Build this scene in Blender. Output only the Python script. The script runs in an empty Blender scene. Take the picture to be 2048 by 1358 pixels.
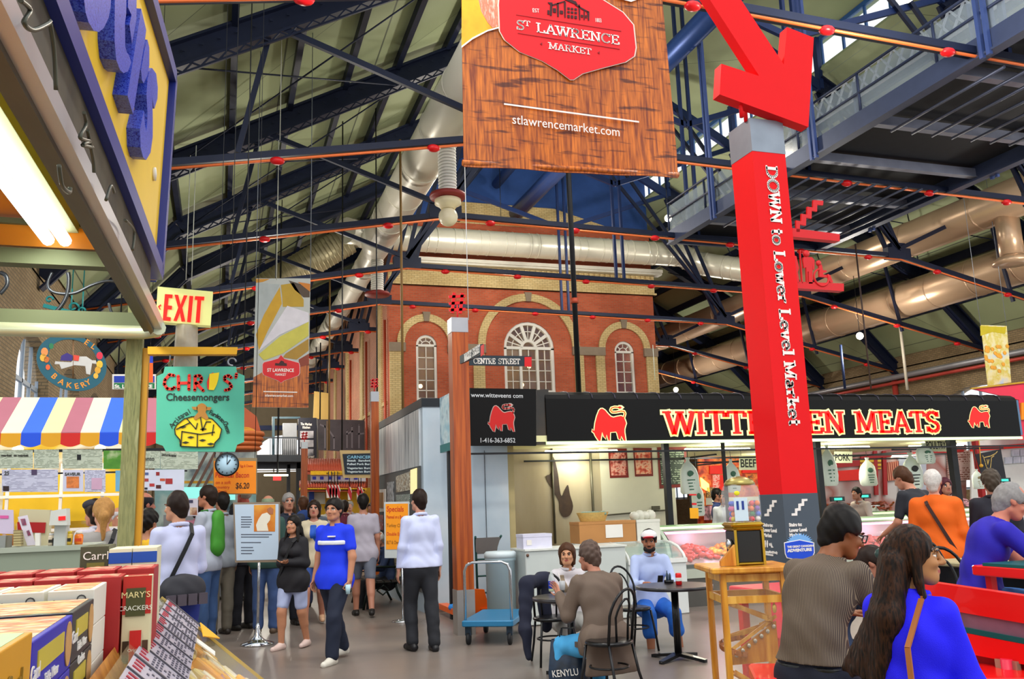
import bpy,math,random
import numpy as np
from mathutils import Vector,Matrix
# ---------------------------------------------------------------- camera, sky, light, exposure
SC=bpy.context.scene
COL=SC.collection
FPX,PITCH,ROLL,YAW,EYE=1767.86,.184249,.0337297,.320463,1.62
_cy,_sy,_cp,_sp=math.cos(YAW),math.sin(YAW),math.cos(PITCH),math.sin(PITCH)
FWD=Vector((_sy*_cp,_cy*_cp,_sp))
_r0=Vector((_cy,-_sy,0));_u0=_r0.cross(FWD)
RT=math.cos(ROLL)*_r0-math.sin(ROLL)*_u0
UP=math.cos(ROLL)*_u0+math.sin(ROLL)*_r0
CAM=Vector((0,0,EYE))
cam_data=bpy.data.cameras.new('camera')
cam_data.sensor_width=36;cam_data.lens=FPX/2048*36;cam_data.clip_start=.05;cam_data.clip_end=400
cam=bpy.data.objects.new('camera',cam_data);COL.objects.link(cam)
cam.matrix_world=Matrix(((RT.x,UP.x,-FWD.x,0),(RT.y,UP.y,-FWD.y,0),(RT.z,UP.z,-FWD.z,EYE),(0,0,0,1)))
SC.camera=cam
W=bpy.data.worlds.new('sky');SC.world=W;W.use_nodes=True
bg=W.node_tree.nodes['Background']
bg.inputs[0].default_value=(.93,.97,1.0,1);bg.inputs[1].default_value=1.25
sun=bpy.data.lights.new('sun','SUN');sun.energy=.9;sun.angle=.6;sun.color=(1,.95,.88)
so=bpy.data.objects.new('sun',sun);COL.objects.link(so);so.rotation_euler=(math.radians(38),math.radians(-14),0);so.location=(0,-10,30)
SC.view_settings.view_transform='Standard';SC.view_settings.look='None'
SC.view_settings.exposure=0.2;SC.view_settings.gamma=1;SC.view_settings.use_curve_mapping=False
SC.cycles.max_bounces=6;SC.cycles.diffuse_bounces=3;SC.cycles.glossy_bounces=3
SC.cycles.transmission_bounces=4;SC.cycles.transparent_max_bounces=12
SC.cycles.caustics_reflective=False;SC.cycles.caustics_refractive=False;SC.cycles.sample_clamp_indirect=6
random.seed(7)
rnd=random.random
# ---------------------------------------------------------------- helpers
def ray(px,py):return FWD+(px-1024)/FPX*RT-(py-679)/FPX*UP
def aY(px,py,Y):d=ray(px,py);return CAM+d*(Y/d.y)
def aX(px,py,X):d=ray(px,py);return CAM+d*(X/d.x)
def aZ(px,py,Z):d=ray(px,py);return CAM+d*((Z-EYE)/d.z)
def dpt(px,py,d):return CAM+ray(px,py)*d
def onp(px,py,o,n):
 d=ray(px,py);return CAM+d*((Vector(o)-CAM).dot(Vector(n))/d.dot(Vector(n)))
def V(*a):return Vector(a)
def rotz(v,a):c,s=math.cos(a),math.sin(a);return Vector((v[0]*c-v[1]*s,v[0]*s+v[1]*c,v[2]))
OFF={}
def tag(o,label=None,cat=None,group=None,kind=None):
 if label:o['label']=label
 if cat:o['category']=cat
 if group:o['group']=group
 if kind:o['kind']=kind
 return o
def thing(name,label,cat,loc=(0,0,0),rz=0,group=None,world=False,kind=None):
 """Empty at a thing's base; with world=True its parts are given in world coordinates."""
 o=bpy.data.objects.new(name,None);COL.objects.link(o)
 o.empty_display_size=.1
 o.location=loc;o.rotation_euler=(0,0,rz)
 OFF[o]=Vector(loc)if world else Vector((0,0,0))
 return tag(o,label,cat,group,kind)
def copy_tree(o,parent=None):
 c=o.copy();COL.objects.link(c);c.parent=parent
 OFF[c]=OFF.get(o,Vector((0,0,0)))
 for ch in list(o.children):copy_tree(ch,c)
 return c
class MB:
 def __init__(s):s.v=[];s.f=[];s.m=[];s.sm=[]
 def add(s,vs,fs,m=0,smooth=False):
  b=len(s.v);s.v+=[tuple(x)for x in vs]
  for f in fs:s.f.append([b+i for i in f]);s.m.append(m);s.sm.append(smooth)
  return s
 def box(s,c,size,rz=0,m=0,R=None):
  hx,hy,hz=size[0]/2,size[1]/2,size[2]/2
  vs=[]
  for z in(-hz,hz):
   for x,y in((-hx,-hy),(hx,-hy),(hx,hy),(-hx,hy)):
    p=Vector((x,y,z))
    p=R@p if R is not None else rotz(p,rz)
    vs.append(p+Vector(c))
  return s.add(vs,[(3,2,1,0),(4,5,6,7),(0,1,5,4),(1,2,6,5),(2,3,7,6),(3,0,4,7)],m)
 def bb(s,lo,hi,m=0):
  return s.box([(a+b)/2 for a,b in zip(lo,hi)],[abs(b-a)for a,b in zip(lo,hi)],0,m)
 def bbev(s,c,size,b=.01,rz=0,m=0,seg=2):
  """box with rounded vertical edges and chamfered top"""
  hx,hy,hz=size[0]/2,size[1]/2,size[2]/2
  pts=[]
  for cx,cy,a0 in((hx-b,hy-b,0),(-hx+b,hy-b,90),(-hx+b,-hy+b,180),(hx-b,-hy+b,270)):
   for k in range(seg+1):
    a=math.radians(a0+90*k/seg);pts.append((cx+b*math.cos(a),cy+b*math.sin(a)))
  n=len(pts);vs=[]
  for z,ins in((-hz,b*.5),(-hz+b*.5,0),(hz-b*.5,0),(hz,b*.5)):
   for x,y in pts:
    k=Vector((x*(1-ins/max(hx,.001)),y*(1-ins/max(hy,.001)),z));vs.append(rotz(k,rz)+Vector(c))
  fs=[tuple(range(n))[::-1],tuple(range(3*n,4*n))]
  for r in range(3):
   for i in range(n):j=(i+1)%n;fs.append((r*n+i,r*n+j,(r+1)*n+j,(r+1)*n+i))
  return s.add(vs,fs,m)
 def bar(s,p,q,w,h=None,m=0,up=(0,0,1)):
  h=h or w;p,q=Vector(p),Vector(q);d=(q-p).normalized();u=Vector(up)
  if abs(d.dot(u))>.98:u=Vector((0,1,0))
  r=d.cross(u).normalized();u=r.cross(d).normalized()
  vs=[e+r*a*w/2+u*b*h/2 for e in(p,q)for a,b in((-1,-1),(1,-1),(1,1),(-1,1))]
  return s.add(vs,[(0,1,2,3),(7,6,5,4),(4,5,1,0),(5,6,2,1),(6,7,3,2),(7,4,0,3)],m)
 def tube(s,pts,r,n=8,m=0,cap=True,closed=False):
  pts=[Vector(p)for p in pts];k=len(pts);rs=r if isinstance(r,(list,tuple))else[r]*k
  vs=[];u=None
  for i,p in enumerate(pts):
   if closed:d=pts[(i+1)%k]-pts[i-1]
   else:d=pts[min(i+1,k-1)]-pts[max(i-1,0)]
   d=d.normalized()if d.length>1e-9 else Vector((0,0,1))
   if u is None:u=d.orthogonal().normalized()
   u=(u-d*u.dot(d));u=u.normalized()if u.length>1e-6 else d.orthogonal().normalized()
   w=d.cross(u)
   for j in range(n):
    a=2*math.pi*j/n;vs.append(p+(u*math.cos(a)+w*math.sin(a))*rs[i])
  fs=[]
  for i in range(k if closed else k-1):
   i2=(i+1)%k
   for j in range(n):j2=(j+1)%n;fs.append((i*n+j,i*n+j2,i2*n+j2,i2*n+j))
  s.add(vs,fs,m,True)
  if cap and not closed:
   b=len(s.v)-k*n
   s.f.append([b+j for j in range(n)][::-1]);s.f.append([b+(k-1)*n+j for j in range(n)]);s.m+=[m,m];s.sm+=[False,False]
  return s
 def lathe(s,prof,c=(0,0,0),n=24,m=0,axis=None,cap=True):
  """prof: (radius, height) pairs turned about a vertical axis through c (or about `axis`)"""
  c=Vector(c);vs=[]
  if axis is None:X,Y,Z=Vector((1,0,0)),Vector((0,1,0)),Vector((0,0,1))
  else:Z=Vector(axis).normalized();X=Z.orthogonal().normalized();Y=Z.cross(X)
  for r,h in prof:
   for j in range(n):
    a=2*math.pi*j/n;vs.append(c+(X*math.cos(a)+Y*math.sin(a))*max(r,1e-4)+Z*h)
  fs=[]
  for i in range(len(prof)-1):
   for j in range(n):j2=(j+1)%n;fs.append((i*n+j,i*n+j2,(i+1)*n+j2,(i+1)*n+j))
  s.add(vs,fs,m,True)
  b=len(s.v)-len(prof)*n
  if not cap:return s
  if prof[0][0]>1e-3:s.f.append([b+j for j in range(n)][::-1]);s.m.append(m);s.sm.append(False)
  if prof[-1][0]>1e-3:s.f.append([b+(len(prof)-1)*n+j for j in range(n)]);s.m.append(m);s.sm.append(False)
  return s
 def ball(s,c,r,n=12,m=0):
  r=(r,r,r)if isinstance(r,(int,float))else r;c=Vector(c);vs=[];k=max(6,n//2)
  for i in range(k+1):
   t=math.pi*i/k
   for j in range(n):
    a=2*math.pi*j/n;vs.append(c+Vector((r[0]*math.sin(t)*math.cos(a),r[1]*math.sin(t)*math.sin(a),-r[2]*math.cos(t))))
  fs=[(i*n+j,i*n+(j+1)%n,(i+1)*n+(j+1)%n,(i+1)*n+j)for i in range(k)for j in range(n)]
  return s.add(vs,fs,m,True)
 def prism(s,pts,d,m=0,smooth=False):
  """polygon (3-D points, planar) extruded by the vector d"""
  pts=[Vector(p)for p in pts];d=Vector(d);n=len(pts)
  nn=Vector((0,0,0))
  for i in range(n):nn+=pts[i].cross(pts[(i+1)%n])
  fl=nn.dot(d)<0
  top=[p+d for p in pts];vs=pts+top
  fs=[tuple(range(n))if fl else tuple(range(n))[::-1],tuple(range(n,2*n))[::-1]if fl else tuple(range(n,2*n))]
  for i in range(n):
   j=(i+1)%n;q=(i,j,n+j,n+i);fs.append(q[::-1]if fl else q)
  return s.add(vs,fs,m,smooth)
 def grid(s,P,m=0,smooth=True,flip=False):
  nu,nv=len(P),len(P[0]);vs=[p for r in P for p in r]
  fs=[(i*nv+j,(i+1)*nv+j,(i+1)*nv+j+1,i*nv+j+1)for i in range(nu-1)for j in range(nv-1)]
  if flip:fs=[f[::-1]for f in fs]
  return s.add(vs,fs,m,smooth)
 def build(s,name,mat,parent=None,bevel=0):
  off=OFF.get(parent,Vector((0,0,0)))if parent else Vector((0,0,0))
  me=bpy.data.meshes.new(name)
  me.from_pydata([(a-off.x,b-off.y,c-off.z)for a,b,c in s.v],[],s.f)
  for mm in(mat if isinstance(mat,(list,tuple))else[mat]):me.materials.append(mm)
  if len(s.m):
   me.polygons.foreach_set('material_index',s.m);me.polygons.foreach_set('use_smooth',s.sm)
  me.update()
  o=bpy.data.objects.new(name,me);COL.objects.link(o)
  if parent:o.parent=parent;OFF[o]=OFF.get(parent,Vector((0,0,0)))
  if bevel:
   b=o.modifiers.new('bevel','BEVEL');b.width=bevel;b.segments=2;b.limit_method='ANGLE'
  return o
def mb():return MB()
def struct(name,m,mat,parent=None,label=None,bevel=0):
 o=m.build(name,mat,parent,bevel)
 if not parent:o['kind']='structure'
 if label:o['label']=label
 return o
# ---------------------------------------------------------------- materials
def lin(c):return c/12.92 if c<=.04045 else((c+.055)/1.055)**2.4
def hx(h):h=h.lstrip('#');return tuple(lin(int(h[i:i+2],16)/255)for i in(0,2,4))+(1,)
MATS={}
def N(nt,t,**k):
 n=nt.nodes.new(t)
 for a,b in k.items():setattr(n,a,b)
 return n
def base(name):
 m=bpy.data.materials.new(name);m.use_nodes=True
 nt=m.node_tree;return m,nt,nt.nodes['Principled BSDF']
def mat(hexc,rough=.55,metal=0,var=.12,vs=6,emit=0,alpha=1,spec=.4,bump=0,bs=40,coat=0):
 key=(hexc,rough,metal,var,vs,emit,alpha,spec,bump,bs,coat)
 if key in MATS:return MATS[key]
 m,nt,p=base('finish_'+hexc.lstrip('#'))
 p.inputs['Roughness'].default_value=rough;p.inputs['Metallic'].default_value=metal
 p.inputs['Specular IOR Level'].default_value=spec;p.inputs['Coat Weight'].default_value=coat
 c=hx(hexc)
 if var or bump:
  tc=N(nt,'ShaderNodeTexCoord');no=N(nt,'ShaderNodeTexNoise');no.inputs['Scale'].default_value=vs;no.inputs['Detail'].default_value=4
  nt.links.new(tc.outputs['Object'],no.inputs['Vector'])
 if var:
  r=N(nt,'ShaderNodeMix',data_type='RGBA')
  r.inputs[6].default_value=tuple(x*(1-var)for x in c[:3])+(1,);r.inputs[7].default_value=tuple(min(1,x*(1+var))for x in c[:3])+(1,)
  nt.links.new(no.outputs['Fac'],r.inputs[0]);nt.links.new(r.outputs[2],p.inputs['Base Color'])
 else:p.inputs['Base Color'].default_value=c
 if bump:
  n2=N(nt,'ShaderNodeTexNoise');n2.inputs['Scale'].default_value=bs;nt.links.new(tc.outputs['Object'],n2.inputs['Vector'])
  b=N(nt,'ShaderNodeBump');b.inputs['Strength'].default_value=bump;b.inputs['Distance'].default_value=.02
  nt.links.new(n2.outputs['Fac'],b.inputs['Height']);nt.links.new(b.outputs[0],p.inputs['Normal'])
 if emit:
  p.inputs['Emission Color'].default_value=c;p.inputs['Emission Strength'].default_value=emit
 if alpha<1:p.inputs['Alpha'].default_value=alpha
 MATS[key]=m;return m
def glass(hexc='#e8f4f4',alpha=.22,rough=.04):
 return mat(hexc,rough,0,0,alpha=alpha,spec=.6)
def wood(c1,c2,sc=(3,3,30),rough=.45,axis='z',dist=3):
 key=('wood',c1,c2,sc,axis,dist)
 if key in MATS:return MATS[key]
 m,nt,p=base('wood_'+c1.lstrip('#'))
 tc=N(nt,'ShaderNodeTexCoord');mp=N(nt,'ShaderNodeMapping');mp.inputs['Scale'].default_value=sc
 no=N(nt,'ShaderNodeTexNoise');no.inputs['Scale'].default_value=1;no.inputs['Detail'].default_value=6;no.inputs['Distortion'].default_value=dist*.15
 r=N(nt,'ShaderNodeValToRGB');r.color_ramp.elements[0].position=.34;r.color_ramp.elements[1].position=.66
 r.color_ramp.elements[0].color=hx(c1);r.color_ramp.elements[1].color=hx(c2)
 nt.links.new(tc.outputs['Object'],mp.inputs[0]);nt.links.new(mp.outputs[0],no.inputs['Vector'])
 nt.links.new(no.outputs['Fac'],r.inputs[0]);nt.links.new(r.outputs[0],p.inputs['Base Color'])
 p.inputs['Roughness'].default_value=rough
 MATS[key]=m;return m
def brick(c1,c2,mortar,bw=.22,bh=.075,rough=.85,off=.5,ms=.01,stain=None,vv=6):
 key=('brick',c1,c2,mortar,bw,bh,off,stain)
 if key in MATS:return MATS[key]
 m,nt,p=base('masonry_'+c1.lstrip('#'))
 g=N(nt,'ShaderNodeNewGeometry');sx=N(nt,'ShaderNodeSeparateXYZ');ad=N(nt,'ShaderNodeMath',operation='ADD');cb=N(nt,'ShaderNodeCombineXYZ')
 nt.links.new(g.outputs['Position'],sx.inputs[0]);nt.links.new(sx.outputs[0],ad.inputs[0]);nt.links.new(sx.outputs[1],ad.inputs[1])
 nt.links.new(ad.outputs[0],cb.inputs[0]);nt.links.new(sx.outputs[2],cb.inputs[1])
 b=N(nt,'ShaderNodeTexBrick');b.offset=off;b.inputs['Scale'].default_value=1
 b.inputs['Color1'].default_value=hx(c1);b.inputs['Color2'].default_value=hx(c2);b.inputs['Mortar'].default_value=hx(mortar)
 b.inputs['Brick Width'].default_value=bw;b.inputs['Row Height'].default_value=bh;b.inputs['Mortar Size'].default_value=ms
 nt.links.new(cb.outputs[0],b.inputs['Vector'])
 out=b.outputs['Color']
 no=N(nt,'ShaderNodeTexNoise');no.inputs['Scale'].default_value=vv*.1;no.inputs['Detail'].default_value=5
 nt.links.new(g.outputs['Position'],no.inputs['Vector'])
 mx=N(nt,'ShaderNodeMix',data_type='RGBA');mx.blend_type='MULTIPLY';mx.inputs[0].default_value=.5
 r=N(nt,'ShaderNodeValToRGB');r.color_ramp.elements[0].position=.3;r.color_ramp.elements[1].position=.62
 r.color_ramp.elements[0].color=hx(stain)if stain else(.5,.5,.5,1);r.color_ramp.elements[1].color=(1,1,1,1)
 nt.links.new(no.outputs['Fac'],r.inputs[0]);nt.links.new(out,mx.inputs[6]);nt.links.new(r.outputs[0],mx.inputs[7])
 nt.links.new(mx.outputs[2],p.inputs['Base Color']);p.inputs['Roughness'].default_value=rough
 MATS[key]=m;return m
def stripes(c1,c2,freq,vec=(1,0,0),rough=.7,duty=.5,coord='Object'):
 """two-colour stripes across the direction vec (cycles per metre = freq)"""
 key=('stripes',c1,c2,freq,vec,duty)
 if key in MATS:return MATS[key]
 m,nt,p=base('stripes_'+c1.lstrip('#'))
 tc=N(nt,'ShaderNodeTexCoord');d=N(nt,'ShaderNodeVectorMath',operation='DOT_PRODUCT');d.inputs[1].default_value=vec
 mu=N(nt,'ShaderNodeMath',operation='MULTIPLY');mu.inputs[1].default_value=freq
 fr=N(nt,'ShaderNodeMath',operation='FRACT');gt=N(nt,'ShaderNodeMath',operation='GREATER_THAN');gt.inputs[1].default_value=duty
 mx=N(nt,'ShaderNodeMix',data_type='RGBA');mx.inputs[6].default_value=hx(c1);mx.inputs[7].default_value=hx(c2)
 nt.links.new(tc.outputs[coord],d.inputs[0]);nt.links.new(d.outputs['Value'],mu.inputs[0]);nt.links.new(mu.outputs[0],fr.inputs[0])
 nt.links.new(fr.outputs[0],gt.inputs[0]);nt.links.new(gt.outputs[0],mx.inputs[0]);nt.links.new(mx.outputs[2],p.inputs['Base Color'])
 p.inputs['Roughness'].default_value=rough
 MATS[key]=m;return m
def mottle(cols,scale=8,rough=.6,name='mottled',stretch=(1,1,1),detail=6,rvar=0):
 """several colours driven by noise: printed photos, food, worn concrete"""
 key=('mottle',tuple(cols),scale,rough,stretch,detail,rvar)
 if key in MATS:return MATS[key]
 m,nt,p=base(name)
 tc=N(nt,'ShaderNodeTexCoord');mp=N(nt,'ShaderNodeMapping');mp.inputs['Scale'].default_value=stretch
 no=N(nt,'ShaderNodeTexNoise');no.inputs['Scale'].default_value=scale;no.inputs['Detail'].default_value=detail
 r=N(nt,'ShaderNodeValToRGB');e=r.color_ramp.elements;n=len(cols)
 while len(e)<n:e.new(.5)
 for i,c in enumerate(cols):e[i].position=.3+.4*i/(n-1);e[i].color=hx(c)
 nt.links.new(tc.outputs['Object'],mp.inputs[0]);nt.links.new(mp.outputs[0],no.inputs['Vector'])
 nt.links.new(no.outputs['Fac'],r.inputs[0]);nt.links.new(r.outputs[0],p.inputs['Base Color'])
 p.inputs['Roughness'].default_value=rough
 if rvar:
  mr=N(nt,'ShaderNodeMapRange');mr.inputs['From Min'].default_value=.3;mr.inputs['From Max'].default_value=.7
  mr.inputs['To Min'].default_value=rough-rvar;mr.inputs['To Max'].default_value=rough+rvar
  nt.links.new(no.outputs['Fac'],mr.inputs[0]);nt.links.new(mr.outputs[0],p.inputs['Roughness'])
 MATS[key]=m;return m
def printed(bg_,ink,sx=9,sy=60,thr=.52):
 """paper with rows of small print"""
 key=('printed',bg_,ink,sx,sy,thr)
 if key in MATS:return MATS[key]
 m,nt,p=base('printed_paper')
 tc=N(nt,'ShaderNodeTexCoord');sp=N(nt,'ShaderNodeSeparateXYZ');nt.links.new(tc.outputs['Generated'],sp.inputs[0])
 mu=N(nt,'ShaderNodeMath',operation='MULTIPLY');mu.inputs[1].default_value=sy;nt.links.new(sp.outputs[2],mu.inputs[0])
 fr=N(nt,'ShaderNodeMath',operation='FRACT');nt.links.new(mu.outputs[0],fr.inputs[0])
 gt=N(nt,'ShaderNodeMath',operation='GREATER_THAN');gt.inputs[1].default_value=.5;nt.links.new(fr.outputs[0],gt.inputs[0])
 mp=N(nt,'ShaderNodeMapping');mp.inputs['Scale'].default_value=(sx*4,sx*4,sy*.9);nt.links.new(tc.outputs['Generated'],mp.inputs[0])
 no=N(nt,'ShaderNodeTexNoise');no.inputs['Scale'].default_value=1;no.inputs['Detail'].default_value=1;nt.links.new(mp.outputs[0],no.inputs['Vector'])
 g2=N(nt,'ShaderNodeMath',operation='GREATER_THAN');g2.inputs[1].default_value=thr-.06;nt.links.new(no.outputs['Fac'],g2.inputs[0])
 n3=N(nt,'ShaderNodeTexNoise');n3.inputs['Scale'].default_value=3;nt.links.new(tc.outputs['Generated'],n3.inputs['Vector'])
 g3=N(nt,'ShaderNodeMath',operation='GREATER_THAN');g3.inputs[1].default_value=.42;nt.links.new(n3.outputs['Fac'],g3.inputs[0])
 a=N(nt,'ShaderNodeMath',operation='MULTIPLY');nt.links.new(gt.outputs[0],a.inputs[0]);nt.links.new(g2.outputs[0],a.inputs[1])
 a2=N(nt,'ShaderNodeMath',operation='MULTIPLY');nt.links.new(a.outputs[0],a2.inputs[0]);nt.links.new(g3.outputs[0],a2.inputs[1])
 mx=N(nt,'ShaderNodeMix',data_type='RGBA');mx.inputs[6].default_value=hx(bg_);mx.inputs[7].default_value=hx(ink)
 nt.links.new(a2.outputs[0],mx.inputs[0]);nt.links.new(mx.outputs[2],p.inputs['Base Color'])
 p.inputs['Roughness'].default_value=.6
 MATS[key]=m;return m
# ---------------------------------------------------------------- lettering
def frame_m(o,x,y):
 x=Vector(x).normalized();y=Vector(y);y=(y-x*y.dot(x)).normalized();z=x.cross(y)
 return Matrix(((x.x,y.x,z.x,o[0]),(x.y,y.y,z.y,o[1]),(x.z,y.z,z.z,o[2]),(0,0,0,1)))
def text(name,body,parent,o,x,y,size,mt,ext=.002,align='CENTER',width=None,bold=0,va='CENTER',space=1,shear=0):
 cu=bpy.data.curves.new(name,'FONT');cu.body=body;cu.size=size;cu.align_x=align;cu.align_y=va
 cu.extrude=ext;cu.offset=bold;cu.space_character=space;cu.shear=shear;cu.space_line=.95;cu.resolution_u=3
 cu.materials.append(mt)
 ob=bpy.data.objects.new(name,cu);COL.objects.link(ob)
 off=OFF.get(parent,Vector((0,0,0)))
 ob.matrix_world=frame_m(Vector(o)-off,x,y)
 if width:
  w=text_width(body,size,space)
  ob.scale=(width/w,1,1)
 ob.parent=parent;OFF[ob]=off
 return ob
_ADV=dict(zip("abcdefghijklmnopqrstuvwxyz",(.55,.58,.5,.58,.56,.32,.58,.57,.25,.25,.53,.25,.87,.57,.56,.58,.58,.38,.48,.35,.57,.53,.74,.53,.53,.48)))
def text_width(b,size,space=1):
 best=0
 for ln in b.split('\n'):
  w=0
  for ch in ln:
   if ch in _ADV:w+=_ADV[ch]
   elif ch==' ':w+=.29
   elif ch in ".,:;'!-":w+=.3
   elif ch in 'IJ':w+=.36
   elif ch in 'MWO':w+=.83
   else:w+=.64
  best=max(best,w)
 return best*size*space
def _arc(cx,cy,rx,ry,a0,a1,n=9):return[(cx+rx*math.cos(math.radians(a0+(a1-a0)*i/n)),cy+ry*math.sin(math.radians(a0+(a1-a0)*i/n)))for i in range(n+1)]
SLAB={'W':(1.12,[([(.06,1),(.3,0)],'t'),([(.3,0),(.55,.95)],''),([(.55,.95),(.8,0)],''),([(.8,0),(1.06,1)],'e')],[(.06,1),(1.06,1),(.55,1)]),'I':(.42,[([(.21,0),(.21,1)],'')],[(.21,0),(.21,1)]),'T':(.8,[([(.4,0),(.4,1)],''),([(.03,.95),(.77,.95)],''),([(.05,.95),(.05,.72)],''),([(.75,.95),(.75,.72)],'')],[(.4,0)]),'E':(.76,[([(.2,0),(.2,1)],''),([(.05,.95),(.68,.95)],''),([(.05,.05),(.7,.05)],''),([(.2,.5),(.52,.5)],''),([(.66,.95),(.66,.74)],''),([(.69,.05),(.69,.28)],''),([(.52,.62),(.52,.38)],'')],[]),'V':(.9,[([(.1,1),(.45,0)],''),([(.45,0),(.8,1)],'')],[(.1,1),(.8,1)]),'N':(.92,[([(.18,0),(.18,1)],''),([(.18,1),(.74,0)],''),([(.74,0),(.74,1)],'')],[(.18,0),(.1,1),(.74,1)]),'M':(1.1,[([(.18,0),(.18,1)],''),([(.18,1),(.55,.1)],''),([(.55,.1),(.92,1)],''),([(.92,1),(.92,0)],'')],[(.18,0),(.92,0),(.13,1),(.97,1)]),'A':(.9,[([(.12,0),(.45,1)],''),([(.45,1),(.78,0)],''),([(.24,.33),(.66,.33)],'')],[(.12,0),(.78,0)]),'S':(.72,[(_arc(.36,.74,.25,.21,20,270)+_arc(.36,.27,.27,.22,90,-160),''),([(.62,.98),(.62,.72)],''),([(.09,.02),(.09,.3)],'')],[]),'D':(.9,[([(.2,0),(.2,1)],''),([(.05,.95),(.4,.95)]+_arc(.4,.5,.38,.45,90,-90)+[(.4,.05),(.05,.05)],'')],[]),'O':(.92,[(_arc(.46,.5,.37,.46,0,360,20),'')],[]),'L':(.74,[([(.2,0),(.2,1)],''),([(.05,.05),(.68,.05)],''),([(.67,.05),(.67,.3)],'')],[(.2,1)]),'R':(.9,[([(.2,0),(.2,1)],''),([(.05,.95),(.42,.95)]+_arc(.45,.73,.24,.22,90,-90)+[(.2,.51)],''),([(.46,.5),(.72,0)],'')],[(.2,0),(.76,0)]),'C':(.82,[(_arc(.44,.5,.35,.46,40,320,16),''),([(.72,.98),(.72,.7)],'')],[]),'K':(.9,[([(.2,0),(.2,1)],''),([(.22,.42),(.72,1)],''),([(.36,.56),(.74,0)],'')],[(.2,0),(.2,1),(.72,1),(.76,0)]),'o':(.66,[(_arc(.33,.33,.25,.3,0,360,16),'')],[]),'w':(.86,[([(.1,.66),(.27,0)],''),([(.27,0),(.43,.6)],''),([(.43,.6),(.59,0)],''),([(.59,0),(.76,.66)],'')],[(.1,.66),(.76,.66)]),'e':(.62,[([(.1,.36),(.55,.36)]+_arc(.32,.33,.23,.3,0,320,14),'')],[]),'r':(.52,[([(.18,0),(.18,.64)],''),(_arc(.38,.4,.2,.22,180,60,6),'')],[(.18,0),(.12,.64)]),'l':(.36,[([(.18,0),(.18,1)],'')],[(.18,0),(.12,1)]),'v':(.64,[([(.1,.66),(.32,0)],''),([(.32,0),(.54,.66)],'')],[(.1,.66),(.54,.66)]),'a':(.64,[([(.46,0),(.46,.42)]+_arc(.3,.44,.16,.18,0,150,7),''),(_arc(.29,.19,.19,.16,20,340,12),'')],[(.52,0)]),'k':(.66,[([(.16,0),(.16,1)],''),([(.18,.26),(.5,.64)],''),([(.28,.38),(.54,0)],'')],[(.16,0),(.1,1),(.5,.64),(.56,0)]),'t':(.44,[([(.2,.9),(.2,.12)]+_arc(.32,.13,.12,.1,180,300,5),''),([(.04,.62),(.4,.62)],'')],[]),' ':(.34,[],[]),}
def slab_width(b):return sum(SLAB[c][0]for c in b)
def slab(m,body,o,x,y,h,width=None,sw=.15,d=.004,mi=0,grow=0,lift=0):
 """adds slab-serif letters to mesh builder m: o = lower-left corner, x/y = unit directions, h = cap height"""
 x=Vector(x).normalized();y=Vector(y).normalized();z=x.cross(y).normalized();o=Vector(o)
 kx=(width/(slab_width(body)*h)if width else 1)*h;cx=0
 def P(u,v):return o+x*(u*kx)+y*(v*h)+z*lift
 for ch in body:
  adv,st,sf=SLAB[ch];w2=(sw/2+grow)
  for pl,_ in st:
   for a,b in zip(pl[:-1],pl[1:]):
    dx,dy=(b[0]-a[0]),(b[1]-a[1]);L=math.hypot(dx,dy)or 1
    tx,ty=dx/L,dy/L;thin=w2*(.72 if abs(ty)<.35 else 1);ex=grow+(.03 if len(pl)>2 else 0)
    a2=(a[0]-tx*ex,a[1]-ty*ex);b2=(b[0]+tx*ex,b[1]+ty*ex);nx,ny=-ty*thin,tx*thin
    m.prism([P(cx+a2[0]+nx,a2[1]+ny),P(cx+a2[0]-nx,a2[1]-ny),P(cx+b2[0]-nx,b2[1]-ny),P(cx+b2[0]+nx,b2[1]+ny)],z*d,mi)
  for sx_,sy_ in sf:
   lo=sy_<.3;y0,y1=(0,.11)if lo else(sy_-.11,sy_)
   m.prism([P(cx+sx_-.18-grow,y0-grow),P(cx+sx_+.18+grow,y0-grow),P(cx+sx_+.18+grow,y1+grow),P(cx+sx_-.18-grow,y1+grow)],z*d*1.02,mi)
  cx+=adv
 return m
# ---------------------------------------------------------------- the hall: floor, walls, roof
CX=12.0
navy=mat('#1c2f5e',.45,.25,.2,3);navyd=mat('#131c36',.5,.15,.25,3)
beige_metal=mat('#cfc8b0',.38,.35,.06,2)
M_floor=mottle(['#73665e','#83766d','#7d736c','#8d8076'],.5,.33,'polished_concrete',detail=4,rvar=.06)
M_ceil=brick('#a6b08a','#98a27e','#59604f',5.0,1.28,.7,0,.012,'#c8ccb8',2)
M_bw=brick('#a08a68','#8d7857','#6d624e',stain='#b9a88c')
M_red=brick('#cf6340','#bd5434','#a8765e',ms=.008,stain='#b8a090')
M_red2=brick('#c46a4c','#b05840','#c0a890',ms=.014,stain='#b8a898')
M_buff=brick('#e6cf9a','#dcc088','#b09868',ms=.009,stain='#b8ac94')
M_grey=mat('#8d7d6c',.8,0,.15)
M_white=mat('#e9e6df',.5,0,.04)
m=mb();m.box((12,27,-.1),(40,74,.2));struct('floor',m,M_floor)
RL=[(-3.85,6.75),(-1.3,9.6),(6.7,13.9)]
RR=[(27.85,6.75),(25.3,9.3),(17.3,13.9)]
def roof_z(x):
 P=RL if x<CX else RR
 for(a,b),(c,d)in zip(P[:-1],P[1:]):
  if min(a,c)<=x<=max(a,c):return b+(d-b)*(x-a)/(c-a)
 return 13.9
m=mb()
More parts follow.
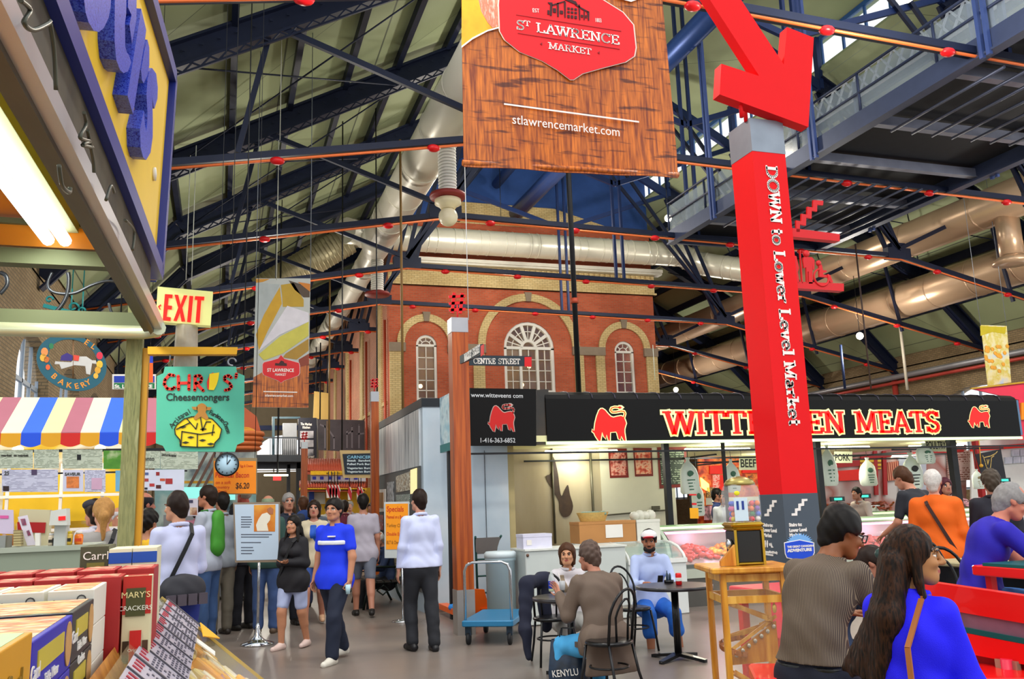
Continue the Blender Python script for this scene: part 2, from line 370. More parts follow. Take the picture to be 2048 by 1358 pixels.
for P,up in((RL,.62),(RR,.62)):
 for(a,b),(c,d)in zip(P[:-1],P[1:]):
  n=Vector((-(d-b),0,c-a)).normalized();n=n if n.z>0 else-n
  pts=[Vector((a,12.5,b+up)),Vector((c,12.5,d+up)),Vector((c,61,d+up)),Vector((a,61,b+up))]
  m.prism(pts,n*.15)
for s in(-1,1):
 m.prism([V(CX+s*5.9,15,15.7),V(CX,15,17.2),V(CX,61,17.2),V(CX+s*5.9,61,15.7)],V(0,0,.15))
struct('ceiling',m,M_ceil)
frame_b=mat('#2f5a9a',.45,.2,.1)
for i,x in enumerate((6.4,17.6)):
 m=mb()
 for z in(14.45,15.7):m.box((x,38,z),(.12,46,.14))
 for k in range(47):m.box((x,15.2+k,15.07),(.07,.07,1.2))
 w=struct('window_%d'%(i+1),m,frame_b)
 g=mb();g.box((x,38,15.07),(.02,46,1.2));g.build('glass_pane',glass('#dff0ff',.15),w)
m=mb();m.prism([V(6.4,33.6,13.2),V(17.6,33.6,13.2),V(17.6,33.6,15.8),V(12,33.6,17.2),V(6.4,33.6,15.8)],V(0,.3,0))
struct('wall_monitor_end',m,mat('#2b4f96',.6,0,.15))
def side_wall(nm,x,first,n0):
 m=mb();t=.5;X0,X1=(x-t,x)if x<0 else(x,x+t)
 def blk(y0,y1,z0,z1):m.bb((X0,y0,z0),(X1,y1,z1))
 ys=first;y=ys;ws=[]
 blk(12.5,ys,0,6.9)
 while y<60:
  blk(y,y+1.5,0,6.9)
  a,b=y+1.5,min(y+5,61)
  blk(a,b,0,1.6)
  c=(a+b)/2;r=(b-a)/2
  top=[V(X0,a,4.6),V(X0,a,6.9),V(X0,b,6.9),V(X0,b,4.6)]
  arc=[V(X0,c+r*math.cos(math.radians(t_)),4.6+1.0*math.sin(math.radians(t_)))for t_ in range(12,180,12)]
  half=len(arc)//2
  m.prism([V(X0,b,4.6)]+arc[:half+1]+[V(X0,c,6.9),V(X0,b,6.9)],V(X1-X0,0,0))
  m.prism([V(X0,c,6.9)]+arc[half:]+[V(X0,a,4.6),V(X0,a,6.9)],V(X1-X0,0,0))
  ws.append((a,b));y+=5
 struct(nm,m,M_bw)
 for k,(a,b)in enumerate(ws):
  xm=(X0+X1)/2;f=mb()
  for q in range(5):f.box((xm,a+(b-a)*q/4,3.55),(.07,.09,3.9))
  for z in(1.65,3.0,4.6):f.box((xm,(a+b)/2,z),(.07,b-a,.09))
  w=struct('window_%d'%(n0+k),f,mat('#8fa0b4',.5,.1,.05))
  g=mb();g.box((xm,(a+b)/2,3.6),(.015,b-a,4.0));g.build('glass_pane',glass('#ffffff',.12),w)
side_wall('wall_left',-3.9,13,3)
side_wall('wall_right',27.9,13.7,20)
m=mb()
m.bb((5.4,60,0),(28,60.4,7));m.bb((2.2,60,0),(5.4,60.4,4.2))
arc=[V(3.8+1.6*math.cos(math.radians(a)),60,5.3+1.3*math.sin(math.radians(a)))for a in range(0,181,15)]
m.prism([V(5.4,60,4.2)]+arc[:7]+[V(3.8,60,7),V(5.4,60,7)],V(0,.4,0));m.prism([V(2.2,60,7),V(3.8,60,7)]+arc[6:]+[V(2.2,60,4.2)],V(0,.4,0))
m.bb((-4,60,0),(2.2,60.4,7))
m.prism([V(-4,60,7),V(28,60,7),V(25.3,60,9.8),V(17.3,60,14.5),V(12,60,17),V(6.7,60,14.5),V(-1.3,60,10)],V(0,.4,0))
struct('wall_back',m,mat('#9a907a',.8,0,.15,2))
f=mb()
for x in(2.2,3.3,4.3,5.4):f.box((x,60.2,5.2),(.08,.06,2.2))
for z in(4.3,5.3):f.box((3.8,60.2,z),(3.2,.06,.08))
w=struct('window_40',f,M_white);g=mb();g.box((3.8,60.25,5.4),(3.2,.015,2.4));g.build('glass_pane',glass('#ffffff',.12),w)
m=mb();m.box((1,59.8,7.05),(10,.2,.3));struct('trim_beam',m,navy)
m=mb();m.bb((-4.4,12.5,6.85),(-3.9,61,7.5));m.bb((27.9,12.5,6.85),(28.4,61,7.5));struct('trim_eave',m,M_bw)
def purlin(x,y0,y1):
 z=roof_z(x)+.45;m=mb();m.bar((x,y0,z),(x,y1,z),.13,.3);return m
for x in(-2.6,-1.3,0.05,1.4,2.75,4.1,5.45,18.6,19.9,21.2,22.5,23.8,25.1,26.4):
 struct('roof_purlin',purlin(x,12.6,60),navyd)
M_con=mat('#e8743c',.4,.2,.1);M_beacon=mat('#d8131c',.35,0,.05)
NL,NR=(5.3,8.97),(19.5,8.68)
def truss(Y,k):
 t=thing('roof_truss',None,None,(CX,Y,8.5),world=True,kind='structure')
 front=Y<33
 def rb(m,P,dz,w,h):
  for a,b in zip(P[:-1],P[1:]):m.bar((a[0],Y,a[1]+dz),(b[0],Y,b[1]+dz),w,h)
 for P in(RL,RR):
  m=mb();rb(m,P,.12,.1,.5);rb(m,P,-.16,.34,.05);rb(m,P,.36,.34,.05)
  if Y<28:
   a,b=Vector((P[1][0],Y,P[1][1])),Vector((P[2][0],Y,P[2][1]));d=b-a;n=int(d.length/.34)
   for q in range(n):
    p0=a+d*(q/n);p1=a+d*((q+.5)/n);p2=a+d*((q+1)/n)
    m.bar(p0+V(0,-.16,-.19),p1+V(0,-.16,-.32),.03);m.bar(p1+V(0,-.16,-.32),p2+V(0,-.16,-.19),.03)
    m.box(p1+V(0,-.17,.12),(.05,.02,.05))
   m.bar(a+V(0,-.16,-.33),b+V(0,-.16,-.33),.05,.04)
  m.build('rafter',navyd,t)
 segs=[((-3.6,7.35),NL),(NL,NR),(NR,(27.6,6.85))]if front else[((-3.6,7.35),NL),(NL,(6.0,8.97)),((17.7,8.72),NR),(NR,(27.6,6.85))]
 m=mb()
 for a,b in segs:m.bar((a[0],Y-.06,a[1]),(b[0],Y-.06,b[1]),.08,.13);m.bar((a[0],Y+.07,a[1]),(b[0],Y+.07,b[1]),.08,.13)
 m.build('tie_rod',navyd,t)
 m=mb()
 for a,b in segs:m.tube([(a[0],Y-.1,a[1]-.13),(b[0],Y-.1,b[1]-.13)],.028,6)
 m.build('conduit',M_con,t)
 for a,b in segs:
  n=max(1,int((b[0]-a[0])/2.3))
  for q in range(n):
   u=(q+.5)/n;c=(a[0]+(b[0]-a[0])*u,Y-.1,a[1]+(b[1]-a[1])*u-.15)
   mb().ball(c,(.14,.1,.075),10).build('alarm_beacon',M_beacon,t)
 for nd in(NL,NR):
  mb().box((nd[0],Y,nd[1]+.06),(.85,.22,.36)).box((nd[0],Y,nd[1]+.2),(.5,.2,.4)).build('gusset_plate',navyd,t)
 for s,nd in((1,NL),(-1,NR)):
  m=mb();e=CX-s*11.1
  pts=[(e,roof_z(e)-.1),(CX-s*5.6,13.7)]+([(CX-s*3.0,15.2),(CX-s*2.0,15.4)]if front else[])
  for p in pts:m.bar((nd[0],Y-.09,nd[1]+.2),(p[0],Y-.09,p[1]),.09,.12)
  m.bar((nd[0]+s*.3,Y+.09,nd[1]+.2),(CX-s*5.2,Y+.09,13.8),.09,.12)
  m.build('strut',navyd,t)
  m=mb()
  m.bar((e-s*.2,Y,roof_z(e-s*.2)),(e-s*.75,Y,nd[1]-.83 if s>0 else nd[1]-1.25),.09,.1)
  m.build('hanger_post',navyd,t)
 if front:
  m=mb()
  for q in(-.14,.14):m.bar((12.5+q,Y,8.8),(12.5+q,Y,16.2),.08,.1)
  m.bar((6.7,Y,13.95),(12,Y,16.9),.16,.3);m.bar((17.3,Y,13.95),(12,Y,16.9),.16,.3)
  m.bar((6.7,Y,13.9),(6.7,Y,15.6),.14,.2);m.bar((17.3,Y,13.9),(17.3,Y,15.6),.14,.2)
  m.bar((12.5,Y,12.2),(17.3,Y,14),.1,.16);m.bar((12.5,Y,12.2),(6.7,Y,14),.1,.16)
  m.build('monitor_frame',navy,t)
 return t
for k,Y in enumerate((10.6,16.1,21.1,26,31,36,41,46,51,56)):truss(Y,k)
for Y in(16.1,21.1,26,31):
 m=mb()
 for a,b in(((-1.2,Y,9.7),(4.2,Y+5,12.4)),((4.2,Y,12.4),(-1.2,Y+5,9.7)),((19.8,Y,12.1),(25.2,Y+5,9.3)),((25.2,Y,9.3),(19.8,Y+5,12.1))):
  m.tube([a,b],.02,5)
 struct('brace_rod',m,navyd)
# ---------------------------------------------------------------- the brick hall front inside the market
BY=33.5
BX0,BX1,BC=6.1,17.6,11.84
hall=thing('brick_building',None,None,(BC,BY,0),world=True,kind='structure')
def half_ring(m,cx,cz,ro,ri,y,d,a0=0,a1=180,n=24,sz=1):
 for i in range(n):
  A,B=math.radians(a0+(a1-a0)*i/n),math.radians(a0+(a1-a0)*(i+1)/n)
  m.prism([V(cx+r*math.cos(t),y,cz+r*math.sin(t)*sz)for r,t in((ri,A),(ro,A),(ro,B),(ri,B))],V(0,-d,0))
WINS=[(7.57,.42,5.7,7.88),(11.85,1.09,6.0,7.87),(16.1,.45,5.7,7.8)]
m=mb();y0,y1=BY,BY+.45
def fw(x0,x1,z0,z1):m.bb((x0,y0,z0),(x1,y1,z1))
xs=[BX0]+[v for cx,r,a,b in WINS for v in(cx-r,cx+r)]+[BX1]
for i in range(0,len(xs),2):fw(xs[i],xs[i+1],0,13.0)
for cx,r,a,b in WINS:
 fw(cx-r,cx+r,0,a)
 arc=[V(cx+r*math.cos(math.radians(t)),y0,b+r*math.sin(math.radians(t)))for t in range(0,181,15)]
 m.prism(arc[:7]+[V(cx,y0,13),V(cx+r,y0,13)],V(0,y1-y0,0));m.prism(arc[6:]+[V(cx-r,y0,13),V(cx,y0,13)],V(0,y1-y0,0))
m.build('front_wall',M_red,hall)
m=mb();m.bb((BX0,BY+.45,0),(BX0+.4,59.5,12.6));m.build('side_wall',M_red2,hall)
m=mb();m.bb((BX1-.4,BY+.45,0),(BX1,59.5,12.6));m.build('side_wall',M_red2,hall)
m=mb();m.bb((BX0+.4,BY+3.2,4.8),(BX1-.4,BY+3.4,11));m.build('inner_wall',mat('#c9b27a',.8,0,.1),hall)
m=mb();m.bb((BX0+.4,BY+.45,4.9),(BX1-.4,BY+3.2,5.0));m.build('inner_floor',mat('#6a5238',.7),hall)
m=mb();m.bb((BX0+.4,BY+.45,10.0),(BX1-.4,BY+3.2,10.1));m.build('inner_ceiling',mat('#3a4668',.7),hall)
m=mb();m.prism([V(7.4,BY-.03,13.0),V(16.6,BY-.03,13.0),V(13.2,BY-.03,13.9),V(8.6,BY-.03,13.9)],V(0,.4,0));m.build('gable',M_buff,hall)
m=mb();m.bb((BX0-.04,BY-.12,10.28),(BX1+.04,BY,11.12))
for k in range(48):m.bb((BX0+.1+k*.24,BY-.2,10.96),(BX0+.22+k*.24,BY-.1,11.1))
m.bb((BX0-.1,BY-.2,10.28),(BX1+.1,BY,10.36));m.build('cornice_band',M_buff,hall)
m=mb();m.bb((BX0+.6,BY-.5,11.2),(BX1+.3,BY,11.34));m.bb((BX0+.6,BY-.42,11.12),(BX1+.3,BY,11.2));m.build('cornice_gutter',mat('#d8d4c8',.5,.2),hall)
m=mb()
half_ring(m,7.57,7.95,1.17,.88,BY,.1);half_ring(m,16.1,7.9,1.19,.9,BY,.1);half_ring(m,11.85,7.93,2.19,1.88,BY,.1,n=36);m.build('arch_ring',M_buff,hall)
for cx,z in((7.57,8.98),(16.1,8.95),(11.85,9.95)):
 m=mb();m.prism([V(cx-.1,BY-.14,z-.16),V(cx+.1,BY-.14,z-.16),V(cx+.15,BY-.14,z+.22),V(cx-.15,BY-.14,z+.22)],V(0,.12,0));m.build('keystone',M_grey,hall)
m=mb()
IMP=[(6.08,6.72),(8.42,9.97),(13.72,15.18),(16.98,17.62)]
for a,b in IMP:m.bb((a,BY-.14,7.6),(b,BY,7.95))
m.build('impost_block',M_grey,hall)
m=mb()
for a,b in((6.1,6.63),(8.5,8.74),(9.45,9.92),(13.8,14.2),(14.75,15.15),(17.08,17.6)):m.bb((a,BY-.09,0),(b,BY,7.6))
m.build('pilaster',M_buff,hall)
m=mb()
for k in range(5):m.bb((BX0-.07,35+k*5,0),(BX0,35.8+k*5,10));
m.bb((BX0-.05,34,5.6),(BX0,59,5.75));m.build('side_pilaster',M_buff,hall)
pipe_m=mat('#b34a30',.5,.2)
m=mb()
for y in(33.8,38.5,43.5):m.tube([(BX0-.12,y,0),(BX0-.12,y,8.9)],.05,8)
m.build('drain_pipe',pipe_m,hall)
dark_glass=mat('#26365e',.08,0,0,alpha=.42,spec=.8)
for i,(cx,r,a,b)in enumerate(WINS):
 f=mb();y=BY+.14;big=r>.6;t=.1 if not big else .13
 half_ring(f,cx,b,r,r-t,y+.08,.16)
 for x in(cx-r+t/2,cx+r-t/2):f.box((x,y,(a+b)/2),(t,.16,b-a))
 f.box((cx,y,a+t/2),(2*r,.2,t));f.box((cx,y,b),(2*r,.16,t*.9))
 if big:
  half_ring(f,cx,b,.36,.25,y+.08,.16,n=14)
  for ang in(35,72.5,107.5,145):f.bar((cx+.33*math.cos(math.radians(ang)),y,b+.33*math.sin(math.radians(ang))),(cx+(r-.06)*math.cos(math.radians(ang)),y,b+(r-.06)*math.sin(math.radians(ang))),.13,.13)
  for x in(cx-.36,cx+.36):f.box((x,y,(a+b)/2),(.11,.14,b-a))
  for x in(cx-.7,cx,cx+.7):f.box((x,y,(a+b)/2),(.03,.06,b-a))
  for z in(6.5,6.95,7.4):f.box((cx,y,z),(2*r,.05,.03))
  half_ring(f,cx,b,.72,.69,y+.03,.05,n=18)
  for ang in(17,54,90,126,163):f.bar((cx+.33*math.cos(math.radians(ang)),y,b+.33*math.sin(math.radians(ang))),(cx+(r-.1)*math.cos(math.radians(ang)),y,b+(r-.1)*math.sin(math.radians(ang))),.025,.04)
 else:
  f.box((cx,y,(a+b)/2),(.035,.06,b-a))
  for z in(6.1,6.5,6.95,7.4):f.box((cx,y,z),(2*r,.06,.035))
  half_ring(f,cx,b,.2,.17,y+.03,.05,n=12)
  for ang in(45,90,135):f.bar((cx+.17*math.cos(math.radians(ang)),y,b+.17*math.sin(math.radians(ang))),(cx+(r-.06)*math.cos(math.radians(ang)),y,b+(r-.06)*math.sin(math.radians(ang))),.025,.04)
 w=struct('window_%d'%(41+i),f,M_white)
 g=mb();g.prism([V(cx+(r-.03)*math.cos(math.radians(t)),y+.03,b+(r-.03)*math.sin(math.radians(t)))for t in range(0,181,12)]+[V(cx-r+.03,y+.03,a),V(cx+r-.03,y+.03,a)],V(0,.01,0));g.build('glass_pane',dark_glass,w)
warm=mat('#ffdf9a',.4,0,0,emit=9)
for x,z in((7.35,7.3),(7.7,6.5),(11.2,7.45),(12.45,7.4),(12.1,6.6),(16.2,7.3)):
 o=mb().ball((x,BY+1.8,z),.09,10).build('wall_bulb',warm,hall)
for x in(8,12,16):
 L=bpy.data.lights.new('hall_lamp','POINT');L.energy=60;L.color=(1,.8,.5);L.shadow_soft_size=.2
 lo=bpy.data.objects.new('hall_lamp',L);COL.objects.link(lo);lo.location=(x,BY+1.7,7.8);lo.parent=hall;lo.location=(x-BC,1.7,7.8)
# ---------------------------------------------------------------- ducts, bridge, hanging lamps
M_duct=mat('#e2ded0',.34,.12,.05,1.5);M_duct2=mat('#c8a98c',.3,.45,.06,1.5);M_spiral=mat('#e8e4d4',.3,.3,.04)
def duct(nm,label,pts,r,mt,seam=2.4,ribs=None):
 t=thing(nm,label,'duct',pts[0],world=True,kind='structure')
 mb().tube(pts,r,28).build('duct_wall',mt,t)
 m=mb();pts=[Vector(p)for p in pts]
 for a,b in zip(pts[:-1],pts[1:]):
  d=b-a;n=int(d.length/seam)
  for q in range(1,n+1):
   c=a+d*(q/(n+1));u=d.normalized();m.lathe([(r,-.02),(r+.015,-.02),(r+.015,.02),(r,.02)],c,28,axis=u)
 if m.v:m.build('seam_ring',mt,t)
 return t
dL=[(4.62,12.0,10.15),(4.62,27.2,10.15)]
duct('ventilation_duct','long white round duct running under the left roof slope',dL,.52,M_duct)
duct('ventilation_duct','narrower white duct continuing beyond the reducer under the left roof',[(4.62,27.2,10.15),(4.72,28.3,10.1),(4.72,55,10.1)],.4,M_duct)
m=mb();m.tube([(4.62,26.6,10.15),(4.62,27.4,10.15),(4.72,28.4,10.1)],[.53,.53,.41],28);struct('duct_reducer',m,M_duct)
def arcp(c,r,a0,a1,n=7):return[(c[0]+r*math.cos(math.radians(a0+(a1-a0)*i/n)),c[1]+r*math.sin(math.radians(a0+(a1-a0)*i/n)),c[2])for i in range(n+1)]
cd=[(4.2,31.9,11.85)]+[(5.0+k*1.05,32.6,11.92)for k in range(14)]+[(19.2,32.5,11.6),(19.9,31.9,11.3),(20.6,30.9,10.9),(21.6,29.6,10.3)]
duct('ventilation_duct','shiny ribbed silver duct crossing above the brick building front',cd,.5,M_spiral,.5)
duct('ventilation_duct','ribbed duct slanting down the left roof behind the cheese banner',[(1.2,33.2,9.7),(4.4,32.5,11.7)],.55,mat('#b9ae8c',.4,.4,.1),.16)
duct('ventilation_duct','upper tan duct along the right roof slope with a drop outlet',[(21.9,8,9.95),(21.9,50,9.95)],.58,M_duct2,3.1)
duct('ventilation_duct','lower tan duct running along the right side of the hall',[(24.3,10,8.7),(24.3,50,8.7)],.66,M_duct2,1.9)
m=mb();m.tube([(21.9,19.2,9.6),(21.9,19.2,8.3)],.33,20);m.lathe([(.33,8.3),(.55,8.15),(.55,8.05),(.2,8.05)],(21.9,19.2,0),20);struct('duct_outlet',m,M_duct2)
for Y,lit in((18.6,1),(28.2,0)):
 t=thing('hanging_lamp','white globe lamp under a ribbed drop pipe with a red ring' if lit else 'drop pipe with a red ring under the far end of the white duct','lamp',(4.75,Y,7.7),world=True)
 x=4.75
 m=mb()
 for k in range(14):m.lathe([(.2,9.7-k*.075),(.215,9.67-k*.075),(.2,9.635-k*.075)],(x,Y,0),20)
 m.build('drop_pipe',M_white,t)
 mb().lathe([(.1,8.62),(.4,8.6),(.42,8.55),(.4,8.5),(.1,8.5)],(x,Y,0),24).build('red_ring',mat('#8d2f2c',.5),t)
 if lit:
  mb().lathe([(.22,8.5),(.3,8.46),(.3,8.36),(.2,8.3),(.16,8.24)],(x,Y,0),24).build('collar',mat('#e8dcb8',.4),t)
  mb().ball((x,Y,8.06),.22,20).build('globe',mat('#efe4c6',.3,0,.03),t)
br=thing('walkway_bridge','dark steel overhead walkway with railings under the right roof','walkway',(11.9,15,8.7),world=True,kind='structure')
blk=mat('#2a3450',.5,.3,.2);under=mat('#1d2029',.7,.2,.3)
Y0,Y1=5.0,21.4
m=mb()
for x in(11.9,16.6):m.box((x,(Y0+Y1)/2,8.86),(.1,Y1-Y0,.38));m.box((x,(Y0+Y1)/2,8.68),(.22,Y1-Y0,.04))
m.box((14.25,Y1,8.86),(4.7,.1,.3));m.build('edge_beam',mat('#3c4664',.45,.3,.15),br)
m=mb();m.box((14.25,(Y0+Y1)/2,9.04),(4.6,Y1-Y0,.05));m.build('deck',under,br)
m=mb()
for y in(6,8.6,11.2,13.3,15.2,17.4,19.6):m.box((14.25,y,8.86),(4.6,.08,.2));m.box((14.25,y,8.75),(4.6,.16,.02))
m.build('cross_joist',mat('#8a90a6',.4,.4,.15),br)
m=mb()
for k in range(9):m.tube([(12.4+k*.5,10.5,8.6),(12.4+k*.5,13.2,8.6)],.03,6);m.tube([(12.4+k*.45,15.8,8.6),(12.4+k*.45,19.4,8.6)],.03,6)
m.build('conduit_run',mat('#50566c',.4,.4),br)
m=mb()
for x in(11.9,16.6):
 for z in(9.45,9.87):m.tube([(x,Y0,z),(x,Y1,z)],.03,6)
 for k in range(9):m.tube([(x,Y0+.4+k*2,9),(x,Y0+.4+k*2,9.87)],.03,6)
m.build('railing',blk,br)
m=mb();m.box((11.93,(Y0+Y1)/2,9.42),(.012,Y1-Y0,.75));m.build('railing_panel',mat('#93a0ac',.2,0,.1,alpha=.4),br)
m=mb()
for y in(10.3,14.8,18.9):
 for q in(-.07,.07):m.bar((11.8,y+q,8.6),(11.8,y+q,13.5),.07,.07)
 for q in(-.07,.07):m.bar((16.7,y+q,8.6),(16.7,y+q,13.0),.07,.07)
m.build('hanger',mat('#3c4f86',.45,.3),br)
for x,z,r in((11.3,13.4,.3),(10.5,14.6,.2)):
 m=mb();m.tube([(x,10,z),(x,33,z)],r,16);struct('monitor_pipe',m,mat('#2d4a8a',.4,.3))
m=mb()
for k in range(26):
 y=12+k*.5
 for a,b in((0,.7),(.7,0)):m.bar((17.3,y,12.9+a),(17.3,y+.5,12.9+b),.05)
for z in(12.9,13.6):m.bar((17.3,12,z),(17.3,25,z),.07,.07)
struct('lattice_girder',m,mat('#cfd8e6',.4,.3))
blkp=mat('#15171c',.5,.3)
p0,p1=aY(1143,330,15.0),aY(1158,790,15.0)
m=mb();m.tube([(p1.x,15,14),(p1.x,15,p1.z-.6)],.05,10)
t=struct('stand_pipe',m,blkp);mb().lathe([(.075,-.05),(.075,.05)],(p1.x,15,aY(1150,602,15).z),10).build('pipe_clamp',pipe_m,t)
def wire(px,py0,py1,Y,r,hexc,nm='hanging_wire'):
 a,b=aY(px,py0,Y),aY(px,py1,Y);m=mb();m.tube([(b.x,Y,a.z),(b.x,Y,b.z)],r,6)
 struct(nm,m,mat(hexc,.6,.2))
wire(806,280,830,19,.028,'#8a6a3c','hanging_rope');wire(658,560,900,30,.03,'#8a6a3c','hanging_rope')
wire(937,330,640,15,.008,'#d8d8d8');wire(1742,490,778,18,.022,'#4a3a38');wire(1690,690,778,26,.05,'#24345c','hanging_rod')
wire(1815,640,780,26.5,.06,'#b8b0a0','hanging_rod')
for px,y0,y1 in((372,310,560),(383,290,570),(560,0,280),(553,280,560),(1310,690,760)):wire(px,y0,y1,17,.008,'#c9ccc0')
m=mb();m.tube([(27.5,13,6.45),(27.5,58,6.45)],.12,10);struct('eave_pipe',m,mat('#9a9aa0',.4,.5))
m=mb();m.tube([(27.45,13,6.2),(27.45,58,6.2)],.07,8);m.tube([(27.7,31,6.6),(27.7,31,3)],.12,8);struct('sprinkler_pipe',m,mat('#b8443a',.4,.2))
M_globe=mat('#fff4dc',.4,0,0,emit=3)
for x,y in((2.0,9.0),(9.0,9.0),(17.5,9.0),(21.5,15.5),(8.5,20.5),(15.0,27),(9.2,28.5),(21.5,25.5),(1.2,22.5),(2.4,33),(2.8,43),(22,40),(1.5,52)):  # lamps added under the roof to brighten the dim deep hall
 z=7.1 if y>12 else 8.5
 if 18<y<30 and 5<x<18:z=11.5
 t=thing('added_pendant','globe lamp added under the roof to brighten the hall','lamp',(x,y,z),world=True,group='pendant lamps added along the hall for brightness')
 mb().ball((x,y,z),.13,14).build('globe',M_globe,t);mb().tube([(x,y,z+.12),(x,y,z+2.2)],.012,5).build('cord',blkp,t)
 L=bpy.data.lights.new('added_pendant_glow','POINT');L.energy=420;L.shadow_soft_size=.3;L.color=(1,.93,.8)
 lo=bpy.data.objects.new('added_pendant_glow',L);COL.objects.link(lo);lo.parent=t;lo.location=(0,0,-.35)
# ---------------------------------------------------------------- organic shapes: blended distance fields meshed as one surface
class Field:
 def __init__(s,lo,hi,h):
  s.h=h;s.lo=np.array(lo,np.float32);n=np.ceil((np.array(hi)-s.lo)/h).astype(int)+1
  s.n=n;s.d=np.full(n,1.0,np.float32)
 def win(s,lo,hi):
  a=np.clip(np.floor((np.array(lo)-s.lo)/s.h).astype(int),0,s.n-1);b=np.clip(np.ceil((np.array(hi)-s.lo)/s.h).astype(int)+1,1,s.n)
  if np.any(b<=a):return None
  sl=tuple(slice(i,j)for i,j in zip(a,b))
  ax=[(s.lo[k]+s.h*np.arange(a[k],b[k])).astype(np.float32)for k in range(3)]
  return sl,np.meshgrid(*ax,indexing='ij')
 def blend(s,sl,d,k,op):
  e=s.d[sl]
  if op=='add':
   if k>0:t=np.maximum(k-np.abs(e-d),0)/k;s.d[sl]=np.minimum(e,d)-t*t*k*.25
   else:s.d[sl]=np.minimum(e,d)
  else:
   d=-d
   if k>0:t=np.maximum(k-np.abs(e-d),0)/k;s.d[sl]=np.maximum(e,d)+t*t*k*.25
   else:s.d[sl]=np.maximum(e,d)
 def cone(s,a,b,r1,r2,k=.02,flat=None,op='add'):
  """capsule from a to b, radius r1 to r2; flat = (axis, factor) squashes it along an axis"""
  a=np.array(a,np.float32);b=np.array(b,np.float32);mg=max(r1,r2)+k+3*s.h
  if flat:mg*=max(1,flat[1])
  w=s.win(np.minimum(a,b)-mg,np.maximum(a,b)+mg)
  if w is None:return
  sl,(X,Y,Z)=w
  ab=b-a;L2=float(ab@ab)+1e-9
  px,py,pz=X-a[0],Y-a[1],Z-a[2]
  t=np.clip((px*ab[0]+py*ab[1]+pz*ab[2])/L2,0,1)
  qx,qy,qz=px-t*ab[0],py-t*ab[1],pz-t*ab[2]
  if flat:
   n=np.array(flat[0],np.float32);n=n/np.linalg.norm(n);c=qx*n[0]+qy*n[1]+qz*n[2];f=1/flat[1]-1
   qx,qy,qz=qx+n[0]*c*f,qy+n[1]*c*f,qz+n[2]*c*f
  d=np.sqrt(qx*qx+qy*qy+qz*qz)-(r1+(r2-r1)*t)
  if flat:d*=min(1,flat[1])**.6
  s.blend(sl,d,k,op)
 def ell(s,c,r,R=None,k=.015,op='add'):
  c=np.array(c,np.float32);r=np.array(r,np.float32);mg=r.max()+k+3*s.h
  w=s.win(c-mg,c+mg)
  if w is None:return
  sl,(X,Y,Z)=w
  P=[X-c[0],Y-c[1],Z-c[2]]
  if R is not None:P=[R[0][i]*P[0]+R[1][i]*P[1]+R[2][i]*P[2]for i in range(3)]
  q=np.sqrt(sum((P[i]/r[i])**2 for i in range(3)));g=np.sqrt(sum((P[i]/r[i]**2)**2 for i in range(3)))+1e-6
  s.blend(sl,q*(q-1)/g,k,op)
 def cut(s,p,n,k=0):
  """removes everything on the side the normal n points to"""
  n=np.array(n,np.float32);n=n/np.linalg.norm(n);ax=[(s.lo[i]+s.h*np.arange(s.n[i])).astype(np.float32)for i in range(3)]
  X,Y,Z=np.meshgrid(*ax,indexing='ij',sparse=True)
  d=(X-p[0])*n[0]+(Y-p[1])*n[1]+(Z-p[2])*n[2]
  s.d=np.maximum(s.d,d)
 def wrinkle(s,amp,f=(30,30,18),ph=0):
  ax=[(s.lo[i]+s.h*np.arange(s.n[i])).astype(np.float32)for i in range(3)]
  X,Y,Z=np.meshgrid(*ax,indexing='ij',sparse=True)
  s.d+=amp*(np.sin(f[0]*X+9*Z+ph+2*np.sin(11*Y+7*Z))*np.sin(f[1]*Y+f[2]*Z+ph*1.7+1.5*np.sin(13*X)))
 def mesh(s):
  d=s.d;ins=d<0
  nx,ny,nz=d.shape
  c=ins[:-1,:-1,:-1].astype(np.int8)
  for i,j,k in((1,0,0),(0,1,0),(0,0,1),(1,1,0),(1,0,1),(0,1,1),(1,1,1)):c=c+ins[i:nx-1+i,j:ny-1+j,k:nz-1+k]
  act=(c>0)&(c<8);idx=np.argwhere(act)
  if len(idx)==0:return np.zeros((0,3)),np.zeros((0,4),int)
  vid=np.full(act.shape,-1,np.int64);vid[act]=np.arange(len(idx))
  acc=np.zeros((len(idx),3));cnt=np.zeros(len(idx))
  cor=[(i,j,k)for i in(0,1)for j in(0,1)for k in(0,1)]
  val={q:d[idx[:,0]+q[0],idx[:,1]+q[1],idx[:,2]+q[2]]for q in cor}
  for a in cor:
   for ax in range(3):
    if a[ax]:continue
    b=list(a);b[ax]=1;b=tuple(b);va,vb=val[a],val[b];cr=(va<0)!=(vb<0)
    t=np.where(cr,va/np.where(cr,va-vb,1),0)
    p=np.array(a,float)[None,:].repeat(len(idx),0);p[:,ax]+=t
    acc[cr]+=p[cr];cnt[cr]+=1
  v=(idx+acc/cnt[:,None])*s.h+s.lo
  F=[]
  for ax in range(3):
   u,w=(ax+1)%3,(ax+2)%3
   A=[slice(None)]*3;B=[slice(None)]*3;A[ax]=slice(0,-1);B[ax]=slice(1,None)
   cr=ins[tuple(A)]!=ins[tuple(B)]
   e=np.argwhere(cr);e=e[(e[:,u]>0)&(e[:,w]>0)&(e[:,u]<d.shape[u]-1)&(e[:,w]<d.shape[w]-1)]
   if not len(e):continue
   def cell(du,dw):
    q=e.copy();q[:,u]-=du;q[:,w]-=dw;return vid[q[:,0],q[:,1],q[:,2]]
   f=np.stack([cell(1,1),cell(0,1),cell(0,0),cell(1,0)],1)
   fl=~ins[e[:,0],e[:,1],e[:,2]]
   f[fl]=f[fl][:,::-1];F.append(f)
  return v,np.concatenate(F)
